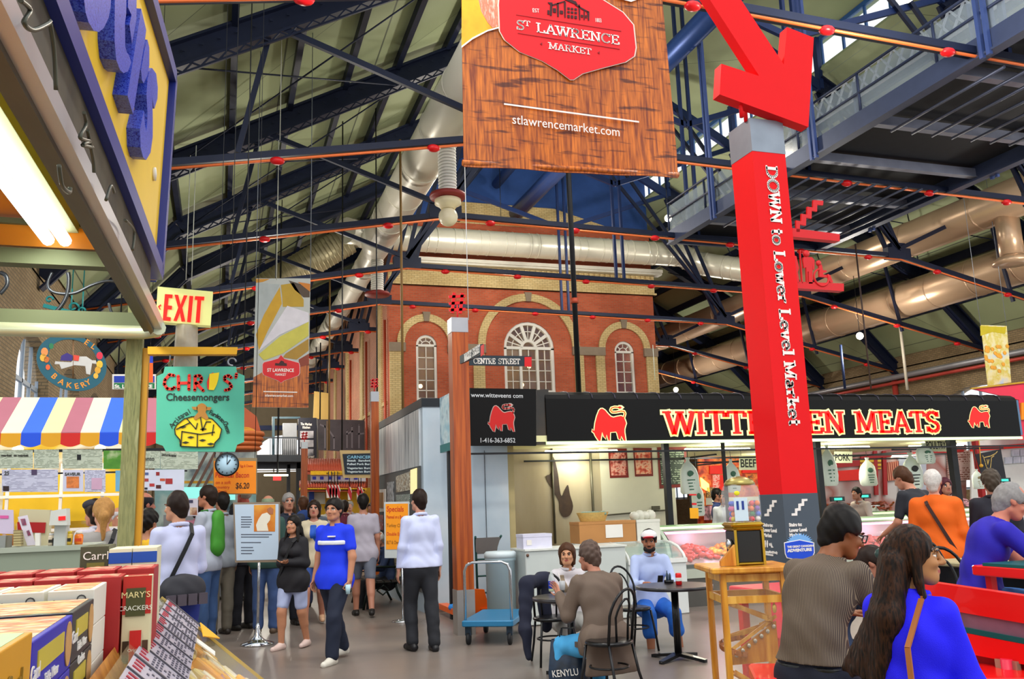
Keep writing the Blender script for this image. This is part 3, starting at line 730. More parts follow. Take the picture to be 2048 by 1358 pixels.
def field_obj(name,F,mats,parent,paint=None,smooth=1):
 v,f=F.mesh()
 for _ in range(smooth):
  e=np.concatenate([f[:,[0,1]],f[:,[1,2]],f[:,[2,3]],f[:,[3,0]]]);a=np.zeros_like(v);n=np.zeros(len(v))
  for q in range(3):a[:,q]=np.bincount(e[:,0],v[e[:,1],q],len(v))+np.bincount(e[:,1],v[e[:,0],q],len(v))
  n=np.bincount(e[:,0],minlength=len(v))+np.bincount(e[:,1],minlength=len(v));v=v*.5+.5*a/np.maximum(n,1)[:,None]
 me=bpy.data.meshes.new(name)
 me.vertices.add(len(v));me.vertices.foreach_set('co',v.astype(np.float32).ravel())
 me.loops.add(f.size);me.loops.foreach_set('vertex_index',f.astype(np.int32).ravel())
 me.polygons.add(len(f));me.polygons.foreach_set('loop_start',np.arange(0,f.size,4,dtype=np.int32));me.polygons.foreach_set('loop_total',np.full(len(f),4,np.int32))
 me.polygons.foreach_set('use_smooth',np.ones(len(f),bool))
 for m in(mats if isinstance(mats,(list,tuple))else[mats]):me.materials.append(m)
 if paint is not None:me.polygons.foreach_set('material_index',paint(v[f].mean(1)).astype(np.int32))
 me.update(calc_edges=True);me.validate()
 o=bpy.data.objects.new(name,me);COL.objects.link(o)
 if parent:o.parent=parent;OFF[o]=OFF.get(parent,Vector((0,0,0)))
 return o
def nv(v):v=np.array(v,float);return v/np.linalg.norm(v)
def skin(h,rough=.5):return mat(h,rough,0,.05,14)
HAIR={'black':'#15110f','dark':'#241812','brown':'#4a2e1c','grey':'#8d8a88','white':'#cfcac4','blond':'#a87a42','redgrey':'#5a4a42'}
def person(name,label,loc,rz,H=1.74,h=.012,female=False,pel=None,lean=(0,0),bend=0,head=(0,0),arms=None,legs=None,hips=0,sk='#c08a68',hair=('short','dark'),top=None,bottom=None,shoes='#1a1613',extra=None,group=None,hands=(.3,.3),build=1.0,hd=None,twist=0):
 """a figure facing local +Y. arms/legs: (direction of upper part, direction of lower part) for right(+X) and left.
    top = (kind, colour, sleeve 0..2, hem drop), bottom = (kind, colour). extra(ctx) adds carried things worn by the figure."""
 t=thing(name,label,'person',loc,rz,group)
 w=build;hu=H*.131;L=dict(ua=.172*H,fa=.148*H,th=.246*H,sh=.245*H)
 legs=legs or[((.03,0,-1),(0,0,-1)),((-.03,0,-1),(0,0,-1))]
 arms=arms or[((.14,0,-1),(.05,.15,-1)),((-.14,0,-1),(-.05,.15,-1))]
 ank=.055*H*.8
 if pel is None:pel=max(-(L['th']*nv(a)[2]+L['sh']*nv(b)[2])for a,b in legs)+ank
 P=np.array([0,0,pel]);lx,ly=lean
 hw=.054*H*(1.02 if female else .95)
 ct,stw=math.cos(twist),math.sin(twist)
 sp1=nv((lx,ly,1));sp2=nv((lx,ly+bend,1));sp3=nv((lx,ly+bend*1.6,1))
 B1=P+sp1*.13*H;B2=B1+sp2*.10*H;NB=B2+sp3*.085*H
 SX=np.array([ct,stw,0]);SF=np.array([-stw,ct,0])
 sw=(.088 if female else .1)*H*w
 hy,hp=head
 HR=np.array(Matrix.Rotation(hy,3,'Z')@Matrix.Rotation(hp,3,'X'))
 hx_,hf_,hz_=HR[:,0],HR[:,1],HR[:,2]
 NK=NB+sp3*.035*H;HC=NK+hz_*.075*H+hf_*.014*H+sp3*.012*H
 S=[NB-sp3*.012*H+SX*sw*sg for sg in(1,-1)]
 J=[]
 for i,sg in enumerate((1,-1)):
  e=S[i]+nv(arms[i][0])*L['ua'];wr=e+nv(arms[i][1])*L['fa'];J.append((S[i],e,wr))
 K=[]
 for i,sg in enumerate((1,-1)):
  hp_=P+np.array([sg*hw,0,-.005]);kn=hp_+nv(legs[i][0])*L['th'];an=kn+nv(legs[i][1])*L['sh'];K.append((hp_,kn,an))
 foot=[nv(l[2])if len(l)>2 else np.array([.12*sg,1,-.0])for l,sg in zip(legs,(1,-1))]
 pts=[HC+hz_*.09*H,HC]+[q for j in J for q in j]+[q for k in K for q in k]
 pts=np.array(pts);lo=pts.min(0)-.2;hi=pts.max(0)+.2
 def fld(vox=h,a=None,b=None):return Field(lo if a is None else a,hi if b is None else b,vox)
 def torso(F,g=0,lowcut=True):
  fl=(SF,.64)
  F.cone(P+np.array([-hw*.75,0,0]),P+np.array([hw*.75,0,0]),.078*H*w+g,.078*H*w+g,.04,((0,1,0),.8))
  F.cone(P+sp1*.02*H,B1,(.084 if female else .082)*H*w+g,(.066 if female else .076)*H*w+g,.04,fl)
  F.cone(B1,B2,(.066 if female else .076)*H*w+g,(.078 if female else .088)*H*w+g,.04,fl)
  F.cone(B2-SX*.03*H,B2+SX*.03*H,.062*H*w+g,.062*H*w+g,.05,(SF,.82))
  for sg in(1,-1):F.cone(NB-sp3*.0*H,NB-sp3*.022*H+SX*sg*sw*.86,.036*H*w+g*.7,.028*H*w+g*.7,.04)
  if female:
   for sg in(1,-1):F.ell(B2+SX*sg*.042*H+SF*.048*H-sp2*.005*H,(.036*H+g*.7,)*3,k=.03)
 def arm(F,i,g=0,frac=2.0,k=.03):
  s,e,wr=J[i]
  ru,re,rw=(.0235 if female else .0275)*H*w,.0225*H*w,.0155*H*w
  if frac>=1:
   F.cone(s,e,ru+g,re+g,k);f=min(frac-1,1)
   if f>.02:F.cone(e,e+(wr-e)*f,re+g,re+(rw-re)*f+g*(1 if f<.9 else .7),k)
  else:F.cone(s,s+(e-s)*frac,ru+g,ru+(re-ru)*frac+g,k)
 def leg(F,i,g=0,frac=2.0,k=.03,cuff=0):
  a,b,c=K[i];rt,rk,ra=.058*H*w,.036*H*w,.023*H*w
  if frac>=1:
   F.cone(a,b,rt+g,rk+g,k);f=min(frac-1,1)
   if f>.02:
    F.cone(b,b+(c-b)*f,rk+g,rk+(ra-rk)*f+g+cuff,k)
    if f>.4:F.cone(b+(c-b)*.12-np.array([0,.008,0]),b+(c-b)*.4-np.array([0,.014,0]),rk*.9+g,rk*.86+g,.03)
  else:F.cone(a,a+(b-a)*frac,rt+g,rt+(rk-rt)*frac+g,k)
# ---- body
 F=fld();torso(F)
 for i in(0,1):
  arm(F,i);leg(F,i)
  an=K[i][2];ff=foot[i];F.cone(an+np.array([0,0,-.02]),an+ff*.1*H*.8+np.array([0,0,-ank*.62]),.026*H*.9,.02*H*.85,.02)
  s,e,wr=J[i];d=nv(wr-e);sg=1 if i==0 else-1
  side=nv(np.cross(d,SF))if abs(d@SF)<.9 else nv(np.cross(d,(0,0,1)));
  pn=nv(np.cross(side,d))
  th=SF if abs(d@SF)<.8 else-SX*sg
  th=nv(th-d*(d@th));pn=nv(np.cross(d,th))*sg*(-1)
  hl=.1*H;curl=hands[i];fr=max(.0046*H,h*.62)
  palm=wr+d*hl*.28
  F.cone(wr+d*.01+th*.012*H*.6,palm+th*.011*H+d*hl*.2,.0125*H,.0105*H,.012,(pn,.62));F.cone(wr+d*.01-th*.008*H,palm-th*.014*H+d*hl*.17,.0115*H,.0095*H,.012,(pn,.62))
  for q,(off,ln)in enumerate(((.019,.44),(.0065,.5),(-.006,.46),(-.018,.36))):
   b0=palm+d*hl*.2+th*off*H;c1=nv(d*math.cos(curl)+pn*math.sin(curl));c2=nv(d*math.cos(curl*2.3)+pn*math.sin(curl*2.3))
   b1=b0+c1*hl*ln*.5;b2=b1+c2*hl*ln*.5;F.cone(b0,b1,fr,fr*.95,.004);F.cone(b1,b2,fr*.95,fr*.8,.004)
  b0=wr+d*hl*.14+th*.016*H;b1=b0+nv(d*.7+th*.75+pn*.2)*hl*.28;b2=b1+nv(d*.95+th*.15+pn*.3)*hl*.25;F.cone(b0,b1,fr*1.25,fr*1.1,.008);F.cone(b1,b2,fr*1.1,fr*.9,.004)
 hs=H/1.74*1.06
 def hp3(x,y,z):return HC+(hx_*x+hf_*y+hz_*z)*hs
 F.cone(NB-sp3*.02,NK+hz_*.05*hs,.056*hs*(.86 if female else 1),.05*hs*(.86 if female else 1),.03)
 F.ell(hp3(0,-.012,.028),np.array((.074,.094,.088))*hs,HR.T,.02)
 F.ell(hp3(0,.026,-.03),np.array((.058,.066,.078))*hs,HR.T,.025)
 F.cone(hp3(-.02,.06,-.088),hp3(.02,.06,-.088),.022*hs,.022*hs,.03)
 F.cone(hp3(-.045,.0,-.06),hp3(-.018,.058,-.085),.02*hs,.018*hs,.03);F.cone(hp3(.045,.0,-.06),hp3(.018,.058,-.085),.02*hs,.018*hs,.03)
 if h<.011:
  for sg in(1,-1):
   F.ell(hp3(sg*.031,.094,.006),np.array((.02,.016,.013))*hs,HR.T,.01,op='sub')
   F.ell(hp3(sg*.03,.074,.004),np.array((.0122,)*3)*hs,HR.T,.003)
   F.cone(hp3(sg*.012,.09,.026),hp3(sg*.046,.08,.024),.007*hs,.006*hs,.01)
   F.ell(hp3(sg*.04,.07,-.028),np.array((.018,.016,.014))*hs,HR.T,.02)
 F.cone(hp3(0,.088,.012),hp3(0,.108,-.024),.008*hs,.012*hs,.012);F.cone(hp3(-.012,.096,-.028),hp3(.012,.096,-.028),.0085*hs,.0085*hs,.008)
 F.cone(hp3(-.017,.087,-.053),hp3(.017,.087,-.053),.0065*hs,.0065*hs,.006);F.cone(hp3(-.014,.087,-.064),hp3(.014,.087,-.064),.007*hs,.007*hs,.006)
 for sg in(1,-1):F.ell(hp3(sg*.076,-.008,-.005),np.array((.009,.019,.031))*hs,HR.T,.008)
 def paint(c):
  q=(c-HC)@HR/hs;r=np.zeros(len(c),int)
  front=(q[:,1]>.06)&(np.abs(q[:,0])<.06)&(np.abs(q[:,2])<.1)
  ex=np.abs(np.abs(q[:,0])-.031)
  r[front&(((ex/.0125)**2+((q[:,2]-.003)/.006)**2)<1)]=1
  r[front&(ex<.0062)&(np.abs(q[:,2]-.003)<.0062)]=2
  r[front&(ex<.018)&(np.abs(q[:,2]-.0255+.15*np.maximum(ex-.005,0))<.0034)&(q[:,1]>.05)]=2
  r[front&(ex<.017)&(np.abs(q[:,2]-.0115)<.0022)]=2
  r[front&(np.abs(q[:,0])<.024)&(np.abs(q[:,2]+.058)<.0095-.13*np.abs(q[:,0]))]=3
  return r
 hk,hc_=hair[0],HAIR.get(hair[1],hair[1])
 skm=skin(sk);lip=mat('#a8504a' if female else '#9a5e4c',.45,0,.05)
 field_obj('body',F,[skm,mat('#e6ded6',.25,0,0),mat('#1b120e',.35,0,0),lip],t,paint)
# ---- hair
 hm=mat(hc_,.5,0,.35,60,spec=.18)
 if hk!='none':
  G=Field(HC-np.array([.24,.24,.75 if hk in('long','verylong')else .35]),HC+np.array([.24,.24,.22]),min(h,.009))
  def skull(g):G.ell(hp3(0,-.014,.03),(np.array((.078,.098,.093))+g)*hs,HR.T,0)
  if hk in('short','thick','bob','long','verylong','pony','bun','curly','receding'):
   skull(.012 if hk in('thick','curly')else .007)
   if hk not in('bob','long','verylong'):G.cone(hp3(0,-.06,-.02),hp3(0,-.055,-.065),.058*hs,.048*hs,.03)
   if hk in('bob','long','verylong'):
    G.cone(hp3(0,-.05,0),hp3(0,-.06,-.1),.08*hs,.07*hs,.03,(hf_,.8))
    for sg in(1,-1):G.cone(hp3(sg*.068,-.03,.03),hp3(sg*.068,-.025,-.1),.024*hs,.022*hs,.03)
   if hk in('long','verylong'):
    dn=np.array([0,0,-1.0]);ln=.2 if hk=='long' else .34
    for q in np.linspace(-1,1,7):
     a=hp3(q*.06,-.075,-.05);b=a+dn*ln*(.85+.3*abs(math.sin(q*7)))-SF*(.075-.03*abs(q))+SX*q*.05
     G.cone(a,b,.034,.016,.02)
    for sg in(1,-1):
     a=hp3(sg*.072,.005,-.06);G.cone(a,a+dn*ln*.75+SF*.035+SX*sg*.03,.026,.013,.02)
   if hk=='pony':
    a=hp3(0,-.1,.01);G.cone(a,a+np.array([0,0,-.06])-hf_*.03,.034,.04,.02);G.cone(a+np.array([0,0,-.06])-hf_*.03,a+np.array([0,0,-.26])-hf_*.02,.04,.014,.02)
   if hk=='bun':G.ell(hp3(0,-.12,.05),(.042,)*3,None,.01)
   fr=hp3(0,.078,-.02);up=.062 if hk!='receding' else .07
   G.ell(hp3(0,.1,-.035),np.array((.076,.094,.094))*hs,HR.T,.006,op='sub')
   if hk in('short','thick','curly','receding'):
    for sg in(1,-1):G.ell(hp3(sg*.085,.02,-.05),np.array((.03,.075,.055))*hs,HR.T,.005,op='sub')
   if hk=='receding':G.ell(hp3(0,.05,.11),np.array((.06,.075,.045))*hs,HR.T,.01,op='sub')
   G.wrinkle(.0028 if hk!='curly' else .007,(90,70,50)if hk!='curly' else(70,80,90))
  elif hk=='ring':
   skull(.005);G.cone(hp3(0,-.06,-.02),hp3(0,-.055,-.06),.056*hs,.046*hs,.03)
   G.ell(hp3(0,.1,-.035),np.array((.075,.1,.1))*hs,HR.T,.006,op='sub');G.ell(hp3(0,.01,.13),np.array((.085,.11,.07))*hs,HR.T,.006,op='sub')
  elif hk=='cap':
   skull(.004);G.ell(hp3(0,.09,-.07),np.array((.09,.12,.11))*hs,HR.T,.004,op='sub');G.ell(hp3(0,0,.13),np.array((.12,.14,.07))*hs,HR.T,.004,op='sub')
  field_obj('hair',G,hm,t)
# ---- clothes
 def top_field(g,sleeve,hem,k=.03,vox=None):
  F=fld(vox or h);torso(F,g)
  for i in(0,1):arm(F,i,g*.8,sleeve,k)
  return F
 if top:
  kind,col,slv,hem=top[:4];g=.017 if kind in('shirt','tee')else .024
  F=top_field(g,slv,hem)
  bz=P-sp1*hem*H
  F.cone(P+np.array([-hw*.75,0,0]),P+np.array([hw*.75,0,0]),.078*H*w+g+.005,.078*H*w+g+.005,.04,((0,1,0),.84));F.cone(P,P+sp1*.09*H,.088*H*w+g,.082*H*w+g,.04,((0,1,0),.7))
  if hem>.05:
   F.cone(P,bz,.088*H*w+g,(.094+.05*hem)*H*w+g,.04,(SF,.74))
  F.wrinkle(.0045,(26,26,16),len(label))
  F.cut(bz,-sp1)
  F.ell(NK+hf_*.03*H+sp3*.012*H,(.046*H,.05*H,.03*H),None,.01,op='sub')
  F.cone(NB,NK+sp3*.2,.046*H*.84,.052*H,0,op='sub')
  cm=col if not isinstance(col,str)else mat(col,.75,0,.1,10,bump=.15,bs=260)
  ob=field_obj({'shirt':'shirt','tee':'t_shirt','jacket':'jacket','cardigan':'cardigan'}[kind],F,cm,t)
  if kind in('shirt','jacket'):
   G=Field(NK-.16,NK+.14,min(h,.008));q=NB+sp3*.028*H
   for a in range(-150,151,20):
    A,Bn=math.radians(a),math.radians(a+20);r=.05*H*.85
    f1=lambda u:q-SF*r*math.cos(u)*1.05+SX*r*math.sin(u)+sp3*(.006*H*math.cos(u))
    G.cone(f1(A),f1(Bn),.011,.011,.004,(sp3,1.7))
   field_obj('collar',G,cm,t)
 if bottom:
  kind,col=bottom[:2];g=.012
  bm_=col if not isinstance(col,str)else mat(col,.8,0,.14,12,bump=.12,bs=240)
  F=fld()
  F.cone(P+np.array([-hw*.75,0,0]),P+np.array([hw*.75,0,0]),.078*H*w+g,.078*H*w+g,.04,((0,1,0),.82));F.cone(P,P+sp1*.075*H,.086*H*w+g,.08*H*w+g*.7,.04,((0,1,0),.68))
  F.cut(P+sp1*.06*H,sp1)
  if kind=='skirt':
   for i in(0,1):
    a,b,c=K[i];F.cone(a,a+(b-a)*.75,.072*H,.068*H,.09)
   F.cone(P,P+np.array([0,0,-.2*H]),.1*H,.1*H,.05,((0,1,0),.7));F.cut(P+np.array([0,0,-.17*H]),(0,0,-1))
  else:
   fr={'trousers':1.93,'jeans':1.93,'shorts':.78,'capri':1.45}[kind]
   for i in(0,1):leg(F,i,g,fr,.03,.016 if fr>1.9 else .02)
  F.wrinkle(.005,(24,24,20),len(label)*1.3)
  field_obj({'trousers':'trousers','jeans':'jeans','shorts':'shorts','capri':'rolled_jeans','skirt':'skirt'}[kind],F,bm_,t)
 if shoes:
  smat=mat(shoes,.45,0,.1)
  for i in(0,1):
   an=K[i][2];ff=foot[i];G=Field(an-.3,an+.3,min(h,.01));f0=an+np.array([0,0,-ank*.5])
   dn=nv(np.cross(np.cross(ff,(0,0,1)),ff))*-1
   a=an-ff*.022*H+dn*ank*.5;b=an+ff*.105*H*.95+dn*ank*.62
   G.cone(a,b,.026*H,.021*H,.01,(np.cross(ff,dn),.95));G.cone(an+dn*ank*.1,an+ff*.05*H+dn*ank*.5,.027*H,.024*H,.02)
   G.cut(an+dn*ank*.97,dn)
   field_obj('shoe',G,smat,t)
 ctx=dict(t=t,P=P,B1=B1,B2=B2,NB=NB,NK=NK,HC=HC,HR=HR,hp3=hp3,S=S,J=J,K=K,SX=SX,SF=SF,H=H,h=h,fld=fld,sp1=sp1,sp2=sp2,sp3=sp3,torso=torso,arm=arm,leg=leg,hs=hs,lo=lo,hi=hi)
 if extra:extra(ctx)
 return t,ctx
def strap(ctx,name,mt,side=1,r=.013,g=.02,low=.0):
 """shoulder strap running over one shoulder to the opposite hip, front and back"""
 c=ctx;H=c['H'];m=mb();pts=[]
 a=c['NB']+c['SX']*side*.06*H+c['sp3']*.035*H;b=c['P']-c['SX']*side*.1*H+np.array([0,0,.02-low])
 for s in(1,-1):
  pp=[a]
  for u in(.15,.35,.55,.75,.95):q=a+(b-a)*u;pp.append(q+c['SF']*s*(.072*H+g)*(1-.25*abs(u-.4)))
  pp.append(b-c['SX']*side*.02*H);
  for p,q in zip(pp[:-1],pp[1:]):m.bar(p,q,.035,.008,up=tuple(c['SF']))
 return m.build(name,mt,c['t'])
# ---------------------------------------------------------------- signs, banners and wayfinding posts
class Pl:
 """a real plane in the hall (point, facing normal); pixels of the photo are read off as points on it"""
 def __init__(s,o,n):s.o=Vector(o);s.n=Vector(n).normalized()
 def __call__(s,px,py,w=0):
  return onp(px,py,s.o+s.n*w,s.n)
 def poly(s,m,pts,w0,d=.004,mi=0):
  return m.prism([s(x,y,w0)for x,y in pts],s.n*d,mi)
 def line(s,m,p,q,width,w0,d=.003,mi=0):
  a,b=s(*p,w0),s(*q,w0);t=(b-a).normalized();k=s.n.cross(t)*width/2
  return m.prism([a-k,b-k,b+k,a+k],s.n*d,mi)
 def txt(s,name,body,parent,p,q,hpx,mt,w0=.003,bold=0,ext=.002,kx=.72):
  """lettering with its baseline from pixel p to pixel q, cap height in pixels"""
  a,b=s(*p,w0),s(*q,w0);up=s(p[0],p[1]-hpx,w0)-a
  x=(b-a);y=s.n.cross(x)
  h=abs(up.dot(y.normalized()))
  return text(name,body,parent,a,x,y,h/kx,mt,ext,'LEFT',width=x.length,bold=bold,va='BOTTOM_BASELINE')
def smooth_closed(pts,n=3):
 """rounds a traced outline with a closed Catmull-Rom curve"""
 out=[];k=len(pts)
 for i in range(k):
  p0,p1,p2,p3=pts[i-1],pts[i],pts[(i+1)%k],pts[(i+2)%k]
  for j in range(n):
   t=j/n;out.append(tuple(.5*(2*b+(c-a)*t+(2*a-5*b+4*c-d)*t*t+(3*b-a-3*c+d)*t**3)for a,b,c,d in zip(p0,p1,p2,p3)))
 return out
M_red_p=mat('#e80c14',.5,0,.03,spec=.2);M_ink_w=mat('#f4efe8',.55,0,0);M_zinc=mat('#8d95a0',.42,.6,.2,5)
M_char=mat('#35322f',.6,0,.08)
# --- big red wayfinding pillar
px0=aY(1565,988,6.8);PX,PY,PS=px0.x,6.8,.365
cap_b,cap_t=aY(1508,302,6.8).z,aY(1502,236,6.8).z
low_t=px0.z
t=thing('wayfinding_pillar','tall square red pillar with a down arrow on top lettered DOWN to Lower Level Market','sign pillar',(PX+PS/2,PY+PS/2,0),world=True)
def sq(m,z0,z1,g=0):m.bb((PX-g,PY-g,z0),(PX+PS+g,PY+PS+g,z1));return m
sq(mb(),low_t,cap_b).build('red_shaft',M_red_p,t)
sq(mb(),cap_b,cap_t,.003).build('zinc_cap',M_zinc,t)
sq(mb(),.28,low_t,.002).build('charcoal_base',mat('#4a5560',.55,0,.06),t)
sq(mb(),0,.28,.004).build('stone_foot',mottle(['#5a4038','#a08a80','#6d4a40','#c8b8a8'],60,.6,'speckled_stone'),t)
fr_=Pl((0,PY-.003,0),(0,-1,0));fl_=Pl((PX-.003,0,0),(-1,0,0))
m=mb();a=fr_(1531,330);e=fr_(1573,852)
slab(m,'DOWN to Lower Level Market',(PX+PS*.36,PY-.003,a.z),(0,0,-1),(1,0,0),.125,width=a.z-e.z,sw=.2,d=.004);m.build('lettering',M_ink_w,t)
ap=Pl((0,PY-.09,0),(0,-1,0));m=mb()
ap.poly(m,[(1268,-200),(1398.5,0),(1504.5,163.5),(1429.4,139.2),(1426,200),(1601.7,264),(1612.7,87.3),(1559.7,66.3),(1553,140.3),(1460.3,0),(1327,-200)],-.12,.12)
m.build('down_arrow',M_red_p,t)
m=mb();b_=ap(1490,225);m.tube([(b_.x,PY-.03,cap_t-.02),(b_.x,PY-.03,cap_t+.2)],.02,8);m.tube([(b_.x+.1,PY+.05,cap_t-.02),(b_.x+.1,PY+.05,cap_t+.3)],.02,8);m.build('arrow_stem',M_red_p,t)
sp=Pl((0,PY+.1,0),(0,-1,0))
M_red_q=mat('#d8161e',.5,0,.03)
m=mb();sp.poly(m,[(1575,461),(1669,473),(1669,487),(1575,478)],-.08,.08);m.build('shelf_arm',M_red_q,t)
m=mb();sp.poly(m,[(1580,567),(1677,571),(1677,586),(1580,580)],-.08,.08);m.build('shelf_arm',M_red_q,t)
def cr2(l,ox,oy,k):return[(ox+x/k,oy+y/k)for x,y in l]
m=mb();sp.poly(m,cr2([(625,480),(620,350),(680,360),(682,275),(745,285),(748,195),(812,205),(815,120),(930,130),(925,180),(860,172),(858,250),(798,240),(796,330),(736,318),(733,408),(665,395),(662,480)],1480,380,5.658),-.02,.02);m.build('stairs_pictogram',M_red_q,t)
m=mb();K=5.658
c=sp(1480+755/K,380+718/K);m.lathe([(.001,0),(.034,0),(.034,.02),(.001,.02)],c,14,axis=(0,1,0))
sp.poly(m,cr2([(705,765),(800,765),(830,800),(828,905),(810,905),(806,830),(808,1065),(765,1065),(762,930),(752,930),(748,1060),(742,1060),(735,880),(712,890),(700,800)],1480,380,K),-.02,.02)
sp.poly(m,cr2([(664,685),(672,685),(698,1060),(688,1060)],1480,380,K),-.02,.02)
sp.poly(m,cr2([(595,745),(625,755),(655,890),(640,935),(660,1060),(600,1060)],1480,380,K),-.02,.02);m.build('washroom_pictogram',M_red_q,t)
m=mb();c=sp(1480+895/K,380+825/K);m.lathe([(.001,0),(.026,0),(.026,.02),(.001,.02)],c,14,axis=(0,1,0))
sp.poly(m,cr2([(880,850),(912,850),(925,915),(965,915),(965,935),(925,940),(930,965),(1005,965),(1040,1050),(1010,1055),(985,995),(885,985)],1480,380,K),-.02,.02)
c=sp(1480+920/K,380+990/K);rr=[]
for a_ in range(100,400,15):rr.append((c.x+.083*math.cos(math.radians(a_)),PY+.1,c.z+.083*math.sin(math.radians(a_))))
m.tube(rr,.011,6);m.build('wheelchair_pictogram',M_red_q,t)
K=8.4875
def P3(l):return cr2(l,1500,970,K)
m=mb();fl_.poly(m,P3([(250,490),(250,530),(328,530),(325,455),(370,455),(368,375),(412,372),(410,300),(455,300),(455,258),(380,258),(380,330),(336,335),(338,405),(295,410),(297,482)]),0)
fr_.poly(m,P3([(703,483),(703,522),(800,520),(800,440),(858,435),(857,360),(915,352),(915,275),(970,270),(970,235),(875,238),(875,310),(817,318),(818,392),(760,400),(762,478)]),0);m.build('stairs_pictogram',M_ink_w,t)
for pl,rows in((fl_,(('Stairs to:',(225,700),(412,715),55),('Lower Level',(228,788),(488,808),60),('Market',(235,875),(382,890),58),('Accessible & Family',(250,1145),(500,1172),36),('Washrooms',(252,1185),(402,1205),34))),(fr_,(('Stairs to:',(665,705),(915,692),58),('Lower Level',(668,798),(1005,780),60),('Market',(672,880),(880,868),58)))):
 for s_,p,q,hh in rows:pl.txt('lettering',s_,t,P3([p])[0],P3([q])[0],hh/K,M_ink_w,.002,bold=.002)
m=mb()
for dx in(255,292):fl_.poly(m,P3([(dx,940),(dx+14,940),(dx+18,1000),(dx+14,1060),(dx,1055),(dx-8,1000)]),0)
fl_.poly(m,P3([(330,990),(350,985),(355,1030),(335,1035)]),0);fl_.poly(m,P3([(365,980),(380,1040),(400,1060),(372,1066),(360,1050)]),0);m.build('washroom_pictogram',M_ink_w,t)
bl=mat('#1c4fd8',.45,0,.03);sk_=mat('#7ab4ee',.5,0,.03)
m=mb();cpt=(840,985)
star=[]
for k in range(37):
 a_=math.radians(200-k*220/36);r=(235 if k%2 else 180);star.append((cpt[0]+r*math.cos(a_),cpt[1]-r*.72*math.sin(a_)))
fr_.poly(m,P3(star),.002);m.build('badge_rays',sk_,t)
m=mb();fr_.poly(m,P3([(575,975),(840,925),(1085,975),(1095,1150),(1060,1230),(840,1290),(620,1240),(590,1170)]),.005);m.build('badge_plate',M_ink_w,t)
m=mb();fr_.poly(m,P3([(590,988),(840,940),(1072,988),(1080,1145),(1050,1215),(840,1272),(632,1226),(604,1160)]),.008);m.build('badge_shield',bl,t)
fr_.txt('lettering','THE GREAT CANADIAN',t,P3([(632,1070)])[0],P3([(1070,1045)])[0],36/K,M_ink_w,.013,.001)
fr_.txt('lettering','ADVENTURE',t,P3([(640,1140)])[0],P3([(1050,1115)])[0],50/K,M_ink_w,.013,.002)
# --- wooden signposts
M_postw=wood('#8a380a','#b85a18',(30,30,1.2),.35)
def signpost(lab,x,y,s,z0,z1,z2,z3,orn=True):
 t=thing('signpost',lab,'signpost',(x+s/2,y+s/2,0),world=True)
 mb().bb((x-.006,y-.006,0),(x+s+.006,y+s+.006,z1)).build('steel_foot',mat('#a8a29c',.35,.5,.1),t)
 mb().bb((x,y,z1),(x+s,y+s,z2)).build('wooden_shaft',M_postw,t)
 mb().bb((x-.004,y-.004,z2),(x+s+.004,y+s+.004,z3)).build('zinc_cap',mat('#aeb4ba',.35,.6,.1),t)
 if orn:
  m=mb();h=s*1.3;c=V(x+s/2,y+s/2,z3+.08+h/2)
  for dx in(-.16,.16):m.box(c+V(dx*s*1.6,0,0),(s*.2,.02,h),R=Matrix.Rotation(.12,3,'Y'))
  for k in(-.32,0,.32):m.box(c+V(0,0,k*h),(s*1.05,.02,s*.17),R=Matrix.Rotation(-.1,3,'Y'))
  m.tube([(x+s/2,y+s/2,z3-.02),(x+s/2,y+s/2,z3+.2)],.012,6);m.build('red_ornament',M_red_q,t)
 return t
zz=lambda px,py,Y:aY(px,py,Y).z
p=aY(915,1200,11.4);t=signpost('square wooden signpost with CENTRE STREET and MARKET STREET blades in front of the butcher stall',p.x,11.4,.225,0,zz(925,1180,11.4),zz(922,664,11.4),zz(920,635,11.4))
cs=Pl((0,11.36,0),(0,-1,0));m=mb();cs.poly(m,[(938,711),(1062,713),(1062,733),(938,731)],-.03,.03);m.build('street_blade',mat('#20303a',.5),t)
m=mb();cs.poly(m,[(1049,714),(1063,714),(1063,734),(1049,733)],.001);m.build('red_tip',M_red_q,t)
m=mb();a,b=cs(947,727.5,.001),cs(1040,728.5,.001)
for w_,u0,u1 in(('CENTRE',0,.47),('STREET',.53,1)):slab(m,w_,a+(b-a)*u0,b-a,(0,0,1),cs(960,716.5,.001).z-a.z,width=(b-a).length*(u1-u0),sw=.17)
m.build('lettering',M_ink_w,t)
xm=p.x-.01;ms=Pl((xm,0,0),(-1,0,0));m=mb();ms.poly(m,[(924,728),(924,712),(968,688),(968,709)],-.03,.03);m.build('street_blade',mat('#20303a',.5),t)
m=mb();ms.poly(m,[(962,692),(968,688),(968,709),(962,713)],.001);m.build('red_tip',M_red_q,t)
m=mb();a,b=ms(929,721.5,.001),ms(960,704,.001);a.z=b.z=(a.z+b.z)/2-.01
for w_,u0,u1 in(('MARKET',0,.48),('STREET',.53,1)):slab(m,w_.replace('K','K'),a+(b-a)*u0,b-a,(0,0,1),.1,width=(b-a).length*(u1-u0),sw=.17)
m.build('lettering',M_ink_w,t)
p=aY(744,1180,17.5);signpost('second wooden signpost, standing beside the silver stall wall',p.x,17.5,.15,0,.35,zz(750,803,17.5),zz(750,783,17.5))
p=aY(602,1000,30);signpost('farthest wooden signpost, in front of the yellow tiled-roof stall',p.x,30,.2,0,.4,zz(607,897,30),zz(607,884,30))
